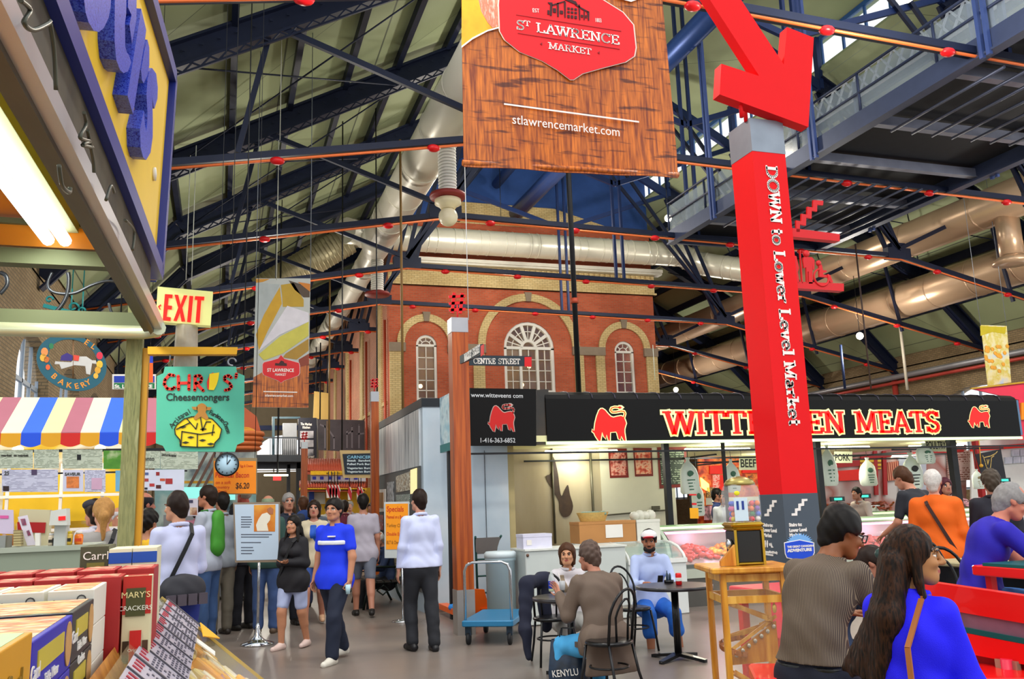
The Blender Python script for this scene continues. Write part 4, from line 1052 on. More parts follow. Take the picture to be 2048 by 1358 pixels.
# --- banners
def bannerwood():
 m,nt,p=base('printed_wood_banner');L=nt.links.new
 tc=N(nt,'ShaderNodeTexCoord');mp=N(nt,'ShaderNodeMapping');mp.inputs['Scale'].default_value=(22,22,1.6);L(tc.outputs['Object'],mp.inputs[0])
 n1=N(nt,'ShaderNodeTexNoise');n1.inputs['Scale'].default_value=1.6;n1.inputs['Detail'].default_value=8;L(mp.outputs[0],n1.inputs[0])
 r1=N(nt,'ShaderNodeValToRGB');e=r1.color_ramp.elements;e[0].position=.3;e[0].color=hx('#7a2e0a');e[1].position=.68;e[1].color=hx('#dd7a20');L(n1.outputs['Fac'],r1.inputs[0])
 m2=N(nt,'ShaderNodeMapping');m2.inputs['Rotation'].default_value=(0,math.radians(-24),0);m2.inputs['Scale'].default_value=(1.3,1,9);L(tc.outputs['Object'],m2.inputs[0])
 n2=N(nt,'ShaderNodeTexNoise');n2.inputs['Scale'].default_value=1.5;n2.inputs['Detail'].default_value=7;L(m2.outputs[0],n2.inputs[0])
 r2=N(nt,'ShaderNodeValToRGB');e=r2.color_ramp.elements;e[0].position=.36;e[0].color=(.22,.14,.1,1);e[1].position=.45;e[1].color=(1,1,1,1);L(n2.outputs['Fac'],r2.inputs[0])
 mx=N(nt,'ShaderNodeMix',data_type='RGBA');mx.blend_type='MULTIPLY';mx.inputs[0].default_value=.95;L(r1.outputs[0],mx.inputs[6]);L(r2.outputs[0],mx.inputs[7])
 L(mx.outputs[2],p.inputs['Base Color']);p.inputs['Roughness'].default_value=.42;return m
M_bwood=bannerwood()
SHIELD=[(1003,-60),(998,10),(1000,62),(1010,80),(1040,104),(1085,122),(1115,140),(1140,159),(1147,159),(1165,147),(1200,137),(1250,124),(1268,112),(1271,95),(1266,50),(1245,25),(1205,0),(1160,-40),(1100,-75),(1040,-80)]
def grow(pts,k):
 cx=sum(p[0]for p in pts)/len(pts);cy=sum(p[1]for p in pts)/len(pts)
 return[(cx+(x-cx)*k,cy+(y-cy)*k)for x,y in pts]
t=thing('market_banner','huge hanging wood-grain banner with the red market shield and web address','banner',aY(1140,340,9),world=True)
bp=Pl((0,9,0),(0,-1,0))
TL,TR,BL,BR=bp(921,-230),bp(1303,-230),bp(928,333),bp(1357,356)
P=[]
for i in range(25):
 v=i/24;row=[]
 for j in range(25):
  u=j/24;q=(TL*(1-u)+TR*u)*(1-v)+(BL*(1-u)+BR*u)*v
  row.append(q+V(0,.018*math.sin(u*9+v*3)*v+.03*(1 if v>.94 else 0)*math.sin(u*20)*.4,0))
 P.append(row)
m=mb();m.grid(P);m.grid([[q+V(0,.012,0)for q in r]for r in P],flip=True)
m.build('cloth',M_bwood,t)
m=mb();a,b=BL+V(0,.02,.05),BR+V(0,.02,.05);m.tube([a-(b-a)*.004,b+(b-a)*.004],.035,12);m.build('bottom_pole',M_bwood,t)
m=mb();bp.poly(m,smooth_closed([(923,92),(945,75),(975,60),(1003,52),(1003,-20),(985,-230),(923,-230)][0:4],1)+[(1003,-150),(925,-150)],.012);m.build('printed_cheese',mottle(['#d98a08','#f0b21c','#e8a010'],3,.45,'printed_cheese'),t)
m=mb();bp.poly(m,[(957,0),(962,22),(975,45),(985,56),(1004,50),(1004,-100),(957,-100)],.016);m.build('printed_ham',mottle(['#e8d4c0','#d8785a','#e0a080'],9,.45,'printed_ham',(3,1,1)),t)
m=mb();bp.poly(m,[(923,96),(945,79),(975,63),(1000,56),(1000,53),(975,60),(945,75),(923,92)],.018);bp.poly(m,[(1228,-5),(1262,4),(1330,-20),(1330,-24)],.018);m.build('white_edge_line',M_ink_w,t)
m=mb();bp.poly(m,grow(SHIELD,1.018),.02,.004);m.build('shield_border',mat('#eedfd0',.5),t)
m=mb();bp.poly(m,SHIELD,.026,.004);m.build('shield',mat('#e4121e',.42,0,.03),t)
KS=6.4
def S8(l):return cr2(l,980,0,KS)
m=mb();wq=.034
x_=bp(*S8([(1655,575)])[0],wq)-bp(*S8([(345,380)])[0],wq);yv=V(0,0,1)
a,b=bp(*S8([(590,412)])[0],wq),bp(*S8([(1660,578)])[0],wq);slab(m,'LAWRENCE',a,b-a,V(0,0,1),.125,width=(b-a).length,sw=.13)
a,b=bp(*S8([(340,378)])[0],wq),bp(*S8([(440,392)])[0],wq);slab(m,'S',a,b-a,V(0,0,1),.125,width=(b-a).length,sw=.13)
a,b=bp(*S8([(440,330)])[0],wq),bp(*S8([(515,342)])[0],wq);slab(m,'T',a,b-a,V(0,0,1),.07,width=(b-a).length,sw=.13)
a,b=bp(*S8([(750,625)])[0],wq),bp(*S8([(1300,705)])[0],wq);slab(m,'MARKET',a,b-a,V(0,0,1),.085,width=(b-a).length,sw=.12)
m.build('lettering',M_ink_w,t)
bp.txt('lettering','EST',t,S8([(545,155)])[0],S8([(655,165)])[0],8,M_ink_w,wq)
bp.txt('lettering','1803',t,S8([(1345,280)])[0],S8([(1455,290)])[0],8,M_ink_w,wq)
bp.txt('lettering','stlawrencemarket.com',t,(1024,247),(1267,276),19,M_ink_w,.03,0)
m=mb();bp.line(m,(1008,208),(1278,244),.02,.03);m.build('white_rule',M_ink_w,t)
mk=mat('#3a0a10',.5);m=mb()
for l in([(740,30),(800,35),(790,200),(765,200),(770,60),(745,45)],[(855,40),(880,40),(880,215),(862,215)],[(945,20),(970,25),(968,225),(955,225)],[(1130,60),(1150,60),(1155,255),(1142,255)],[(1200,140),(1212,140),(1212,255),(1200,255)],[(1240,150),(1270,150),(1268,265),(1255,260)],[(790,60),(960,10),(960,24),(795,78)],[(1090,50),(1200,115),(1265,150),(1255,160),(1190,130),(1090,68)],[(960,-30),(1100,20),(1120,60),(1105,65),(960,0)]):bp.poly(m,S8(l),wq)
for l in([(805,105),(845,110),(845,165),(808,160)],[(895,135),(935,140),(935,180),(897,178)],[(735,130),(760,135),(758,190),(735,185)],[(1165,190),(1190,192),(1190,225),(1166,222)],[(1220,195),(1240,197),(1238,235),(1220,230)]):bp.poly(m,S8(l),wq)
for gx in(990,1035,1082):
 for gy in(95,140,190):bp.poly(m,S8([(gx,gy+(gx-990)*.12),(gx+30,gy+4+(gx-990)*.12),(gx+30,gy+(42 if gy>180 else 30)+(gx-990)*.12),(gx,gy+(38 if gy>180 else 26)+(gx-990)*.12)]),wq)
m.build('market_hall_emblem',mk,t)
m=mb();dk=mat('#8d0c18',.5)
for p,q in(((335,190),(1680,400)),((355,425),(1660,630))):bp.line(m,S8([p])[0],S8([q])[0],.006,wq)
for c_ in((655,562),(1390,675)):bp.poly(m,S8([(c_[0]-14,c_[1]),(c_[0]+12,c_[1]-18),(c_[0]+12,c_[1]+18)]),wq)
m.build('thin_rule',dk,t)
m=mb();m.tube([TL+V(.1,0,0),TL+V(.1,0,2.2)],.01,5);m.tube([TR+V(-.1,0,0),TR+V(-.1,0,2.2)],.01,5);m.build('hanging_wire',M_zinc,t)
def small_banner(lab,pl,quad,photo,detail):
 t=thing('market_banner',lab,'banner',pl(*quad[3]),world=True)
 m=mb();pl.poly(m,quad,-.01,.01);m.build('cloth',photo,t)
 m=mb()
 for q in(quad[0],quad[1]):a=pl(*q,-.005);m.tube([a,(a.x,a.y,roof_z(a.x)+.7)],.008,5)
 m.build('hanging_wire',M_zinc,t);detail(t);return t
def cheese_detail(t):
 pl=cp;K=5.03
 def C(l):return cr2(l,500,550,K)
 for nm,l,c,w in(('printed_cloth',[(62,75),(300,95),(180,330),(60,560)],'#a8b0b0',.001),('printed_crust',[(60,40),(200,40),(130,70),(60,80)],'#c88a1c',.001),('printed_wedge',[(300,120),(320,290),(180,560),(90,760),(60,600),(140,400)],'#c89a14',.002),('printed_wedge',[(310,100),(440,80),(540,250),(540,320),(330,320),(322,200)],'#b8941c',.002),('printed_knife',[(390,55),(600,120),(600,225),(540,225),(450,150)],'#4a3a2c',.002),('printed_fruit',[(480,70),(605,90),(605,170)],'#c8781c',.003),('printed_paper',[(375,310),(590,380),(590,470),(300,600),(120,740),(85,770),(110,720)],'#d8d4dc',.003),('printed_rind',[(590,470),(590,610),(330,790),(140,860),(85,800),(300,620)],'#c8c050',.004),('printed_nuts',[(590,640),(590,760),(470,850),(330,830),(360,790)],'#a8822c',.003),('printed_board_edge',[(595,790),(490,850),(495,930),(590,900)],'#8a3a24',.004)):
  m=mb();pl.poly(m,C(l),w);m.build(nm,mat(c,.5,0,.18,5),t)
 m=mb();pl.poly(m,C([(35,1030),(120,980),(500,900),(595,800),(588,1335),(20,1330)]),.0015);m.build('printed_wood',M_bwood,t)
 sh=[(312,805),(345,845),(420,865),(490,885),(498,915),(498,985),(485,1010),(410,1040),(345,1060),(312,1085),(280,1060),(215,1035),(140,1005),(128,980),(128,900),(140,880),(220,860),(285,840)]
 m=mb();pl.poly(m,C(grow(sh,1.03)),.006);m.build('shield_border',mat('#e8c8c8',.5),t)
 m=mb();pl.poly(m,C(sh),.011);m.build('shield',mat('#d8141e',.45),t)
 m=mb();pl.poly(m,C([(250,910),(255,885),(290,890),(312,860),(340,870),(345,885),(370,890),(370,915)]),.016);m.build('market_hall_emblem',mk,t)
 pl.txt('lettering','ST LAWRENCE',t,C([(172,972)])[0],C([(452,975)])[0],34/K,M_ink_w,.017,.002)
 pl.txt('lettering','MARKET',t,C([(250,1012)])[0],C([(370,1014)])[0],24/K,M_ink_w,.017,.001)
 m=mb();pl.line(m,C([(135,1172)])[0],C([(475,1180)])[0],.02,.006);m.build('white_rule',M_ink_w,t)
 pl.txt('lettering','stlawrencemarket.com',t,C([(150,1222)])[0],C([(470,1228)])[0],26/K,M_ink_w,.006,.001)
cp=Pl((0,18,0),(0,-1,0))
small_banner('tall hanging banner with a printed cheese wedge above the red market shield',cp,[(512,557),(621,557),(616,816),(505,815)],mat('#b8bcb8',.5,0,.1),cheese_detail)
gp=Pl((0,19.5,0),(0,-1,0))
def nut_detail(t):
 m=mb();gp.poly(m,[(1960,652),(2012,654),(2010,668),(1985,664),(1961,672)],.002);m.build('printed_leaves',mat('#b8a818',.5,0,.2),t)
 m=mb()
 for k in range(22):c=gp(1970+rnd()*46,690+rnd()*55,.004);m.ball(c,(.07,.004,.06),8)
 m.build('printed_nuts',mat('#d89a30',.5,0,.25,3),t)
small_banner('narrow banner with printed golden nuts hanging by the right wall windows',gp,[(1961,650),(2013,652),(2022,765),(1975,772)],mottle(['#d8e0d0','#c8b850','#d8cfa0','#b0c4d8'],3,.5,'printed_nut_photo'),nut_detail)
# --- EXIT sign and CHRIS' sign by the wooden post
ep=Pl((0,4.35,0),(0,-1,0))
t=thing('exit_sign','lit yellow-green EXIT sign with red letters beside the canopy corner','exit sign',ep(368,653),world=True)
ex=mat('#d2d68a',.5,0,.03,emit=.35)
m=mb();ep.poly(m,[(317,579),(426,589),(421,656),(313,648)],-.06,.06);m.build('housing',ex,t)
o=m=mb();
def E4(l):return cr2(l,0,380,3.394)
rx=mat('#f01408',.5,0,0,emit=.5)
m=mb()
for l in([(1120,708),(1172,712),(1170,735),(1145,733),(1140,785),(1168,788),(1166,812),(1138,810),(1132,862),(1160,866),(1158,890),(1105,885)],[(1185,712),(1210,714),(1226,780),(1248,716),(1272,718),(1238,800),(1258,893),(1232,893),(1222,835),(1200,890),(1178,888),(1210,800)],[(1286,720),(1312,722),(1296,898),(1270,896)],[(1325,722),(1388,726),(1385,750),(1366,748),(1355,902),(1328,900),(1340,747),(1322,745)],[(1072,792),(1092,776),(1094,786),(1082,794),(1090,808),(1086,814)]):ep.poly(m,E4(l),.001,.006)
m.build('lettering',rx,t)
hp_=Pl((0,4.3,0),(0,-1,0))
t=thing('hanging_sign',"turquoise cheese shop sign with notched corners hanging from a yellow bracket",'sign',hp_(400,905),world=True)
m=mb();hp_.poly(m,[(330,734),(472,734),(474,746),(489,752),(488,884),(474,890),(470,904),(332,903),(326,892),(312,887),(314,753),(327,747)],-.012,.012);m.build('board',mat('#55b49c',.55,0,.12,8,spec=.2),t)
def C4(l):return cr2(l,0,720,3.394)
rp=mat('#e02a1c',.5,0,.05);bk=mat('#1c2420',.5);yl=mat('#f0d414',.5,0,.08);br_=mat('#a8742c',.5)
m=mb()
def stroke(pl,m,pts,w,w0=.001):
 for p,q in zip(pts[:-1],pts[1:]):pl.line(m,p,q,w,w0,.004)
 for p in pts:m.lathe([(.0005,0),(w/2,0),(w/2,.004),(.0005,.004)],pl(*p,w0),8,axis=pl.n)
for l in([(1180,105),(1150,100),(1120,135),(1115,165),(1135,195),(1170,198),(1185,185)],[(1210,110),(1212,200)],[(1285,105),(1282,200)],[(1212,158),(1282,156)],[(1322,205),(1325,110),(1355,105),(1370,125),(1362,150),(1330,158),(1380,208)],[(1570,120),(1550,105),(1525,115),(1525,135),(1560,160),(1572,180),(1555,200),(1530,205)],[(1605,95),(1602,118)]):stroke(hp_,m,C4(l),.0135)
m.build('lettering',rp,t)
m=mb();hp_.poly(m,C4([(1405,150),(1425,95),(1450,85),(1420,205),(1408,195)]),.002);m.build('cheese_letter_shadow',rp,t)
m=mb();hp_.poly(m,C4([(1422,95),(1488,85),(1482,130),(1470,170),(1452,205),(1418,203)]),.004);m.build('cheese_letter',yl,t)
hp_.txt('lettering','Cheesemongers',t,C4([(1125,275)])[0],C4([(1612,275)])[0],15,bk,.002,.0005)
m=mb();hp_.poly(m,smooth_closed(C4([(1185,470),(1200,440),(1250,400),(1300,385),(1370,380),(1440,400),(1470,430),(1505,470),(1490,530),(1460,560),(1450,590),(1340,592),(1225,585),(1220,540),(1190,505)]),2),.002);m.build('cheese_pile',yl,t)
m=mb()
for l in([(1185,470),(1200,440),(1250,400),(1300,385),(1370,380),(1440,400),(1470,430),(1505,470),(1490,530),(1460,560),(1450,590),(1340,592),(1225,585),(1220,540),(1190,505),(1185,470)],[(1235,485),(1360,505),(1455,490)],[(1340,505),(1338,590)],[(1360,385),(1375,480),(1400,420),(1430,420)],[(1270,400),(1330,470),(1340,430)],[(1200,470),(1290,425)],[(1450,440),(1440,510)],[(1235,485),(1228,580)]):stroke(hp_,m,C4(l),.0045,.007)
for c_ in((1260,560),(1295,525),(1240,455),(1375,545),(1430,570),(1380,470)):hp_.poly(m,C4([(c_[0]-24,c_[1]),(c_[0],c_[1]-8),(c_[0]+24,c_[1]-2),(c_[0],c_[1]+9)]),.007)
m.build('cheese_outline',bk,t)
m=mb();hp_.poly(m,smooth_closed(C4([(1340,310),(1370,293),(1400,310),(1405,335),(1395,355),(1415,390),(1400,408),(1365,385),(1330,408),(1315,390),(1345,355),(1335,335)]),2),.008);hp_.poly(m,C4([(1300,318),(1340,318),(1340,340),(1312,338)]),.008);hp_.poly(m,C4([(1400,318),(1438,322),(1425,342),(1400,340)]),.008);m.build('cow_figure',br_,t)
def arc_text(body,pts,size):
 n=len(body)
 for i,ch in enumerate(body):
  u=i/(n-1)*(len(pts)-1);k=min(int(u),len(pts)-2);f=u-k
  p=tuple(a+(b-a)*f for a,b in zip(pts[k],pts[k+1]));d=(pts[k+1][0]-pts[k][0],pts[k+1][1]-pts[k][1]);L_=math.hypot(*d)
  a=hp_(*C4([p])[0],.002);x=V(d[0]/L_,0,-d[1]/L_);y=V(d[1]/L_,0,d[0]/L_)
  if ch!=' ':text('lettering',ch,t,a,x,y,size,bk,.001)
arc_text('Artisanal',[(1168,445),(1215,390),(1285,350)],.034);arc_text('Farmhouse Cheese',[(1430,358),(1490,388),(1530,430),(1552,490)],.03)
m=mb();hp_.poly(m,[(297,697),(475,698),(473,712),(297,712)],-.03,.05);m.build('bracket_bar',mat('#d8a418',.5,0,.1),t)
m=mb();c_=hp_(464,728);m.tube([c_+V(.018*math.cos(a),0,.018*math.sin(a)+.01)for a in[k*.5 for k in range(11)]],.004,6);c_=hp_(340,722);m.tube([c_,c_+V(0,0,.05)],.004,6);m.build('hook',M_zinc,t)
# ---------------------------------------------------------------- butcher stall with the long black awning
BLK=mat('#060607',.55,0,.15,3,spec=.2);POST=mat('#17181c',.5,.2,.1)
WP=mottle(['#a9bccb','#b9c8d4','#c6d0d8'],1.2,.5,'painted_panel')
fas=Pl((0,13.5,0),(0,-1,0))
t=thing('butcher_stall','long black rounded butcher stall awning with big red lettering and two red bulls','market stall',(9.5,14,0),world=True)
XA,XB=fas(1095,890).x,fas(2042,870).x;ZB,ZF=2.6,3.3
prof=[(13.5,ZB),(13.5,ZF),(13.53,ZF+.07),(13.62,ZF+.12),(13.8,ZF+.15),(14.3,ZF+.16),(14.3,ZB)]
mb().prism([V(XA,y,z)for y,z in prof],V(XB-XA,0,0)).build('awning',BLK,t)
m=mb()
for k in range(1,24):
 x=XA+(XB-XA)*k/24;m.tube([(x,y-.004,z+.004)for y,z in prof[1:6]],.011,5)
m.build('awning_seam',mat('#3a3848',.3,0,.1),t)
mb().bb((XB,13.5,ZB+.03),(XB+.05,14.2,ZF+.02)).build('end_cap',mat('#5a7a9c',.4,.2),t)
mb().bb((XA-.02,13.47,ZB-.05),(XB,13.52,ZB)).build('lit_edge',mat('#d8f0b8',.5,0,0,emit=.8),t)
mb().bb((4.4,13.52,ZB),(XB,19.2,ZB+.1)).build('soffit',mat('#e6e4b0',.7,0,.05),t)
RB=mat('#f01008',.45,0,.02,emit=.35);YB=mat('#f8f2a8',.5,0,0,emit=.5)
BULL=[(240,440),(265,340),(300,250),(325,226),(350,224),(390,250),(440,310),(480,348),(520,360),(580,345),(640,335),(680,355),(703,410),(715,450),(700,500),(690,540),(690,590),(712,735),(690,730),(640,640),(626,705),(600,690),(580,610),(562,578),(470,588),(464,722),(445,715),(415,620),(397,692),(372,650),(345,580),(332,650),(318,735),(295,722),(240,640),(225,602),(192,575),(195,545),(224,568)]
TAIL=[(682,360),(700,300),(685,268),(640,262),(560,277),(500,277),(475,250),(490,215),(540,200),(600,205)]
def bull(pl,parent,x0,y0,w,body,edge):
 k=w/525.;f=lambda l:[(x0+(x-190)*k,y0+(y-175)*k)for x,y in l]
 def outl(g):
  out=[];n=len(BULL)
  for i in range(n):
   a,b,c=BULL[i-1],BULL[i],BULL[(i+1)%n];dx,dy=c[0]-a[0],c[1]-a[1];L_=math.hypot(dx,dy);out.append((b[0]+dy/L_*g,b[1]-dx/L_*g))
  return out
 m=mb();pl.poly(m,f(outl(15)),.002)
 px=abs((pl(x0+w,y0)-pl(x0,y0)).length)/525.
 stroke(pl,m,f(TAIL),px*44,.002);pl.poly(m,f([(565,205),(600,168),(650,172),(690,205),(650,240),(600,240)]),.002);m.build('bull_outline',edge,parent)
 m=mb();pl.poly(m,f(BULL),.007);stroke(pl,m,f(TAIL),px*14,.007);pl.poly(m,f([(580,205),(620,185),(655,208),(620,228)]),.007);m.build('bull_emblem',body,parent)
bull(fas,t,1184,811,68,RB,YB);bull(fas,t,1936,810,43,RB,YB)
a0=fas(1328,872);s0=fas(1884,862)
W_=[('WITTEVEEN',1328,1694),('MEATS',1708,1884)]
for nm,grow_,lift,mt_ in(('lettering_edge',.055,.002,YB),('lettering',-.012,.012,RB)):
 m=mb()
 for w_,pa,pb in W_:
  a,b=fas(pa+4,871),fas(pb-3,871);z0=a0.z+.02
  slab(m,w_,(a.x,13.5,z0),(1,0,0),(0,0,1),fas(1340,822).z-z0,width=b.x-a.x,sw=.2,grow=grow_,lift=lift,d=.01)
 m.build(nm,mt_,t)
tube=mat('#f6ffe0',.4,0,0,emit=6)
def strip(name,p,q,r,parent,e,col=(1,.97,.85)):
 m=mb();m.tube([p,q],r,8);o=m.build(name,tube,parent)
 L=bpy.data.lights.new('strip_light','POINT');L.energy=e;L.color=col;L.shadow_soft_size=.3
 lo=bpy.data.objects.new('strip_light',L);COL.objects.link(lo);c=(Vector(p)+Vector(q))/2;lo.parent=parent;lo.location=c-OFF[parent]-V(0,0,.12)
 return o
for x in(6.2,9.0,11.8,14.2):strip('tube_light',(x-.7,14.9,2.52),(x+.7,14.9,2.52),.025,t,36)
for x in(8.5,12.5):strip('tube_light',(x-.8,18.2,2.5),(x+.8,18.2,2.5),.025,t,80)
m=mb()
for px_,w_ in((1336,.1),(1451,.05),(1642,.11),(1915,.13)):p=aY(px_,985,13.75);m.bb((p.x-w_/2,13.7,0),(p.x+w_/2,13.7+w_,ZB));m.build('post',POST,t);m=mb()
m.bb((3.4,13.38,2.4),(XB,13.41,2.43));m.build('hanging_rail',POST,t)
m=mb()
for y,z in((15.2,2.36),(16.6,2.34)):m.bb((5.2,y,z),(XB,y+.03,z+.03))
for x in(8.4,10.6,12.7):m.bb((x,14,2.36),(x+.03,18.5,2.39))
m.build('ceiling_rail',POST,t)
mb().bb((4.61,15.3,0),(6.72,15.4,ZB)).build('steel_splashback',mottle(['#8a7a58','#a8987a','#b8ac90'],1.0,.28,'stained_steel',(1,1,.3)),t)
mb().bb((6.72,15.29,0),(8.25,15.4,ZB)).build('white_wall',mat('#d8d4c0',.6,0,.04),t)
mb().bb((4.5,14.05,0),(4.62,15.4,ZB)).build('side_wall',mat('#b8a878',.6,0,.1),t)
m=mb();m.tube([(5.76,15.27,.9),(5.76,15.27,2.6)],.02,6);m.tube([(6.35,15.27,1.35),(8.1,15.27,1.42)],.014,6);m.bb((7.72,15.24,1.43),(7.88,15.28,1.5));m.tube([(6.5,15.22,2.55),(6.5,15.2,1.1),(6.9,15,.75)],.025,6);m.build('wall_conduit',mat('#5a5648',.4,.5),t)
bw=Pl((0,15.29,0),(0,-1,0))
mk_=mottle(['#2a1a12','#4a3420'],6,.6,'scorch_mark')
m=mb();bw.poly(m,smooth_closed([(1104,914),(1110,922),(1116,948),(1119,975),(1123,992),(1130,978),(1136,970),(1140,990),(1146,1012),(1140,1030),(1127,1034),(1119,1020),(1118,1002),(1108,985),(1095,962),(1092,952),(1102,945)],3),.002);m.build('dark_stain',mk_,t)
def poster(pl,quad,lab,nm='poster',cat='poster',art=None,frame='#7a1f14'):
 t_=thing(nm,lab,cat,pl(*quad[3]),world=True)
 m=mb();pl.poly(m,quad,.001,.008);m.build('board',mat(frame,.5),t_)
 if art:
  cx_=sum(q[0]for q in quad)/4;cy_=sum(q[1]for q in quad)/4
  m=mb();pl.poly(m,[(cx_+(x-cx_)*.84,cy_+(y-cy_)*.84)for x,y in quad],.01,.003);m.build('printed_picture',art,t_)
 return t_
poster(bw,[(1216,897),(1253,897),(1257,955),(1220,956)],'dark red poster of meat cuts, left of the pair on the butcher wall',art=mottle(['#5a140c','#c04a3c','#e8b0a0','#8a2014'],16,.5,'meat_photo'))
poster(bw,[(1266,896),(1303,896),(1306,952),(1270,953)],'red poster of sliced meat beside the chalk menu on the butcher wall',art=mottle(['#a01c10','#e05a3c','#f0c0a0','#c02818'],12,.5,'meat_photo'))
poster(bw,[(1314,893),(1372,893),(1374,974),(1319,977)],'dark green chalkboard menu on the butcher wall','menu_board','menu board',printed('#2c3a2c','#9aa890',3,16))
sp2=Pl((0,13.5,0),(0,-1,0))
t=thing('stall_sign','square black panel with a web address, a red bull and a phone number','sign',sp2(1000,891),world=True)
m=mb();sp2.poly(m,[(938,777),(1070,779),(1070,892),(938,892)],-.06,.06);m.build('panel',BLK,t)
m=mb();sp2.poly(m,[(1070,781),(1094,779),(1094,889),(1070,890)],-.1,.07);m.build('bronze_return',mottle(['#17140f','#3a2c18'],2,.3,'bronze_panel'),t)
gw=mat('#c8ccd0',.5,0,0)
sp2.txt('lettering','www.witteveens com',t,(942,794),(1057,796),9,gw,.001,.001)
sp2.txt('lettering','1-416-363-6852',t,(959,885),(1047,885),9.5,gw,.001,.001)
bull(sp2,t,976,807,53,mat('#c81410',.5,0,.02),mat('#c0a8a0',.5))
t=thing('stall_wall_unit','pale blue-white stall end block with a brushed silver upper side along the aisle','wall unit',(3.3,15.5,0),world=True)
X0=3.08
brushed=mottle(['#8d969e','#c8d0d6','#eef2f4','#a8b0b8'],2.2,.3,'brushed_steel',(1,5,.35));brushed.node_tree.nodes['Principled BSDF'].inputs['Metallic'].default_value=.55
mb().bb((X0,14,0),(4.5,18.1,3.22)).build('white_block',WP,t)
mb().bb((X0-.02,13.98,3.22),(4.5,18.1,3.36)).build('black_cornice',mat('#20262c',.4,.2),t)
mb().bb((X0-.03,14.15,2.28),(X0,18.1,3.2)).build('steel_cladding',brushed,t)
mb().bb((X0-.02,14.15,.3),(X0,18.1,2.27)).build('grey_lower_side',mat('#5a5c5c',.5,.2),t)
mb().bb((X0-.01,13.985,0),(4.5,14,.1)).build('kick_plate',mat('#6a5850',.5),t)
m=mb();m.bb((4.1,13.985,.1),(4.105,14,2.5));m.build('panel_joint',POST,t)
sv=Pl((X0-.02,0,0),(-1,0,0))
for nm,q,c in(('display_window',[(793,953),(820,943),(820,980),(794,985)],mottle(['#e8c888','#5a4a38','#f8f0d8','#a8c8d0'],26,.3,'lit_shelf')),('display_window',[(822,940),(834,936),(834,985),(822,988)],mat('#f8e0a0',.4,0,.3,20,emit=.7)),('display_window',[(793,990),(820,988),(820,1008),(794,1010)],mottle(['#d8e8e0','#3a5a4a','#f0f4f0'],30,.3,'lit_shelf')),('white_poster',[(755,979),(772,978),(772,1023),(755,1024)],M_white),('bottle_poster',[(760,985),(768,985),(768,1015),(760,1016)],mat('#a8742c',.5)),('white_poster',[(750,1030),(766,1030),(766,1060),(750,1060)],mottle(['#d8d8dc','#b04a40','#8090a0'],9,.5,'flyer')),('framed_print',[(775,965),(788,963),(788,1005),(776,1006)],mottle(['#4a4c50','#a0a4a8','#d0d4d8'],12,.5,'grey_print'))):
 m=mb();sv.poly(m,q,.001 if c!=0 else .006,.012 if nm!='bottle_poster' else .02);m.build(nm,c,t)
t=thing('black_post','tall black metal post with a blue rag tied near its foot beside the wooden signpost','post',aZ(908,1238,0),world=True)
p=aZ(908,1238,0);mb().bb((p.x-.05,p.y-.05,0),(p.x+.05,p.y+.05,2.45)).build('shaft',POST,t)
mb().ball((p.x,p.y-.02,.17),(.09,.09,.06),10).build('blue_rag',mat('#2a8ae0',.7),t)
tp=Pl((p.x-.08,0,0),(-1,0,0));t=thing('projecting_sign','narrow teal and ice-blue sign fixed edge-on above the black post','sign',(p.x,p.y,2.45),world=True)
z0,z1=aY(903,893,p.y).z,aY(903,790,p.y).z
mb().bb((p.x-.06,p.y-.35,2.44),(p.x+.0,p.y+.4,z1)).build('board',mottle(['#8ac4d8','#d8eef4','#4a8aa8'],4,.4,'ice_photo'),t);mb().bb((p.x-.065,p.y-.36,2.44),(p.x+.005,p.y+.41,2.56)).build('teal_band',mat('#2c7a7c',.5),t)
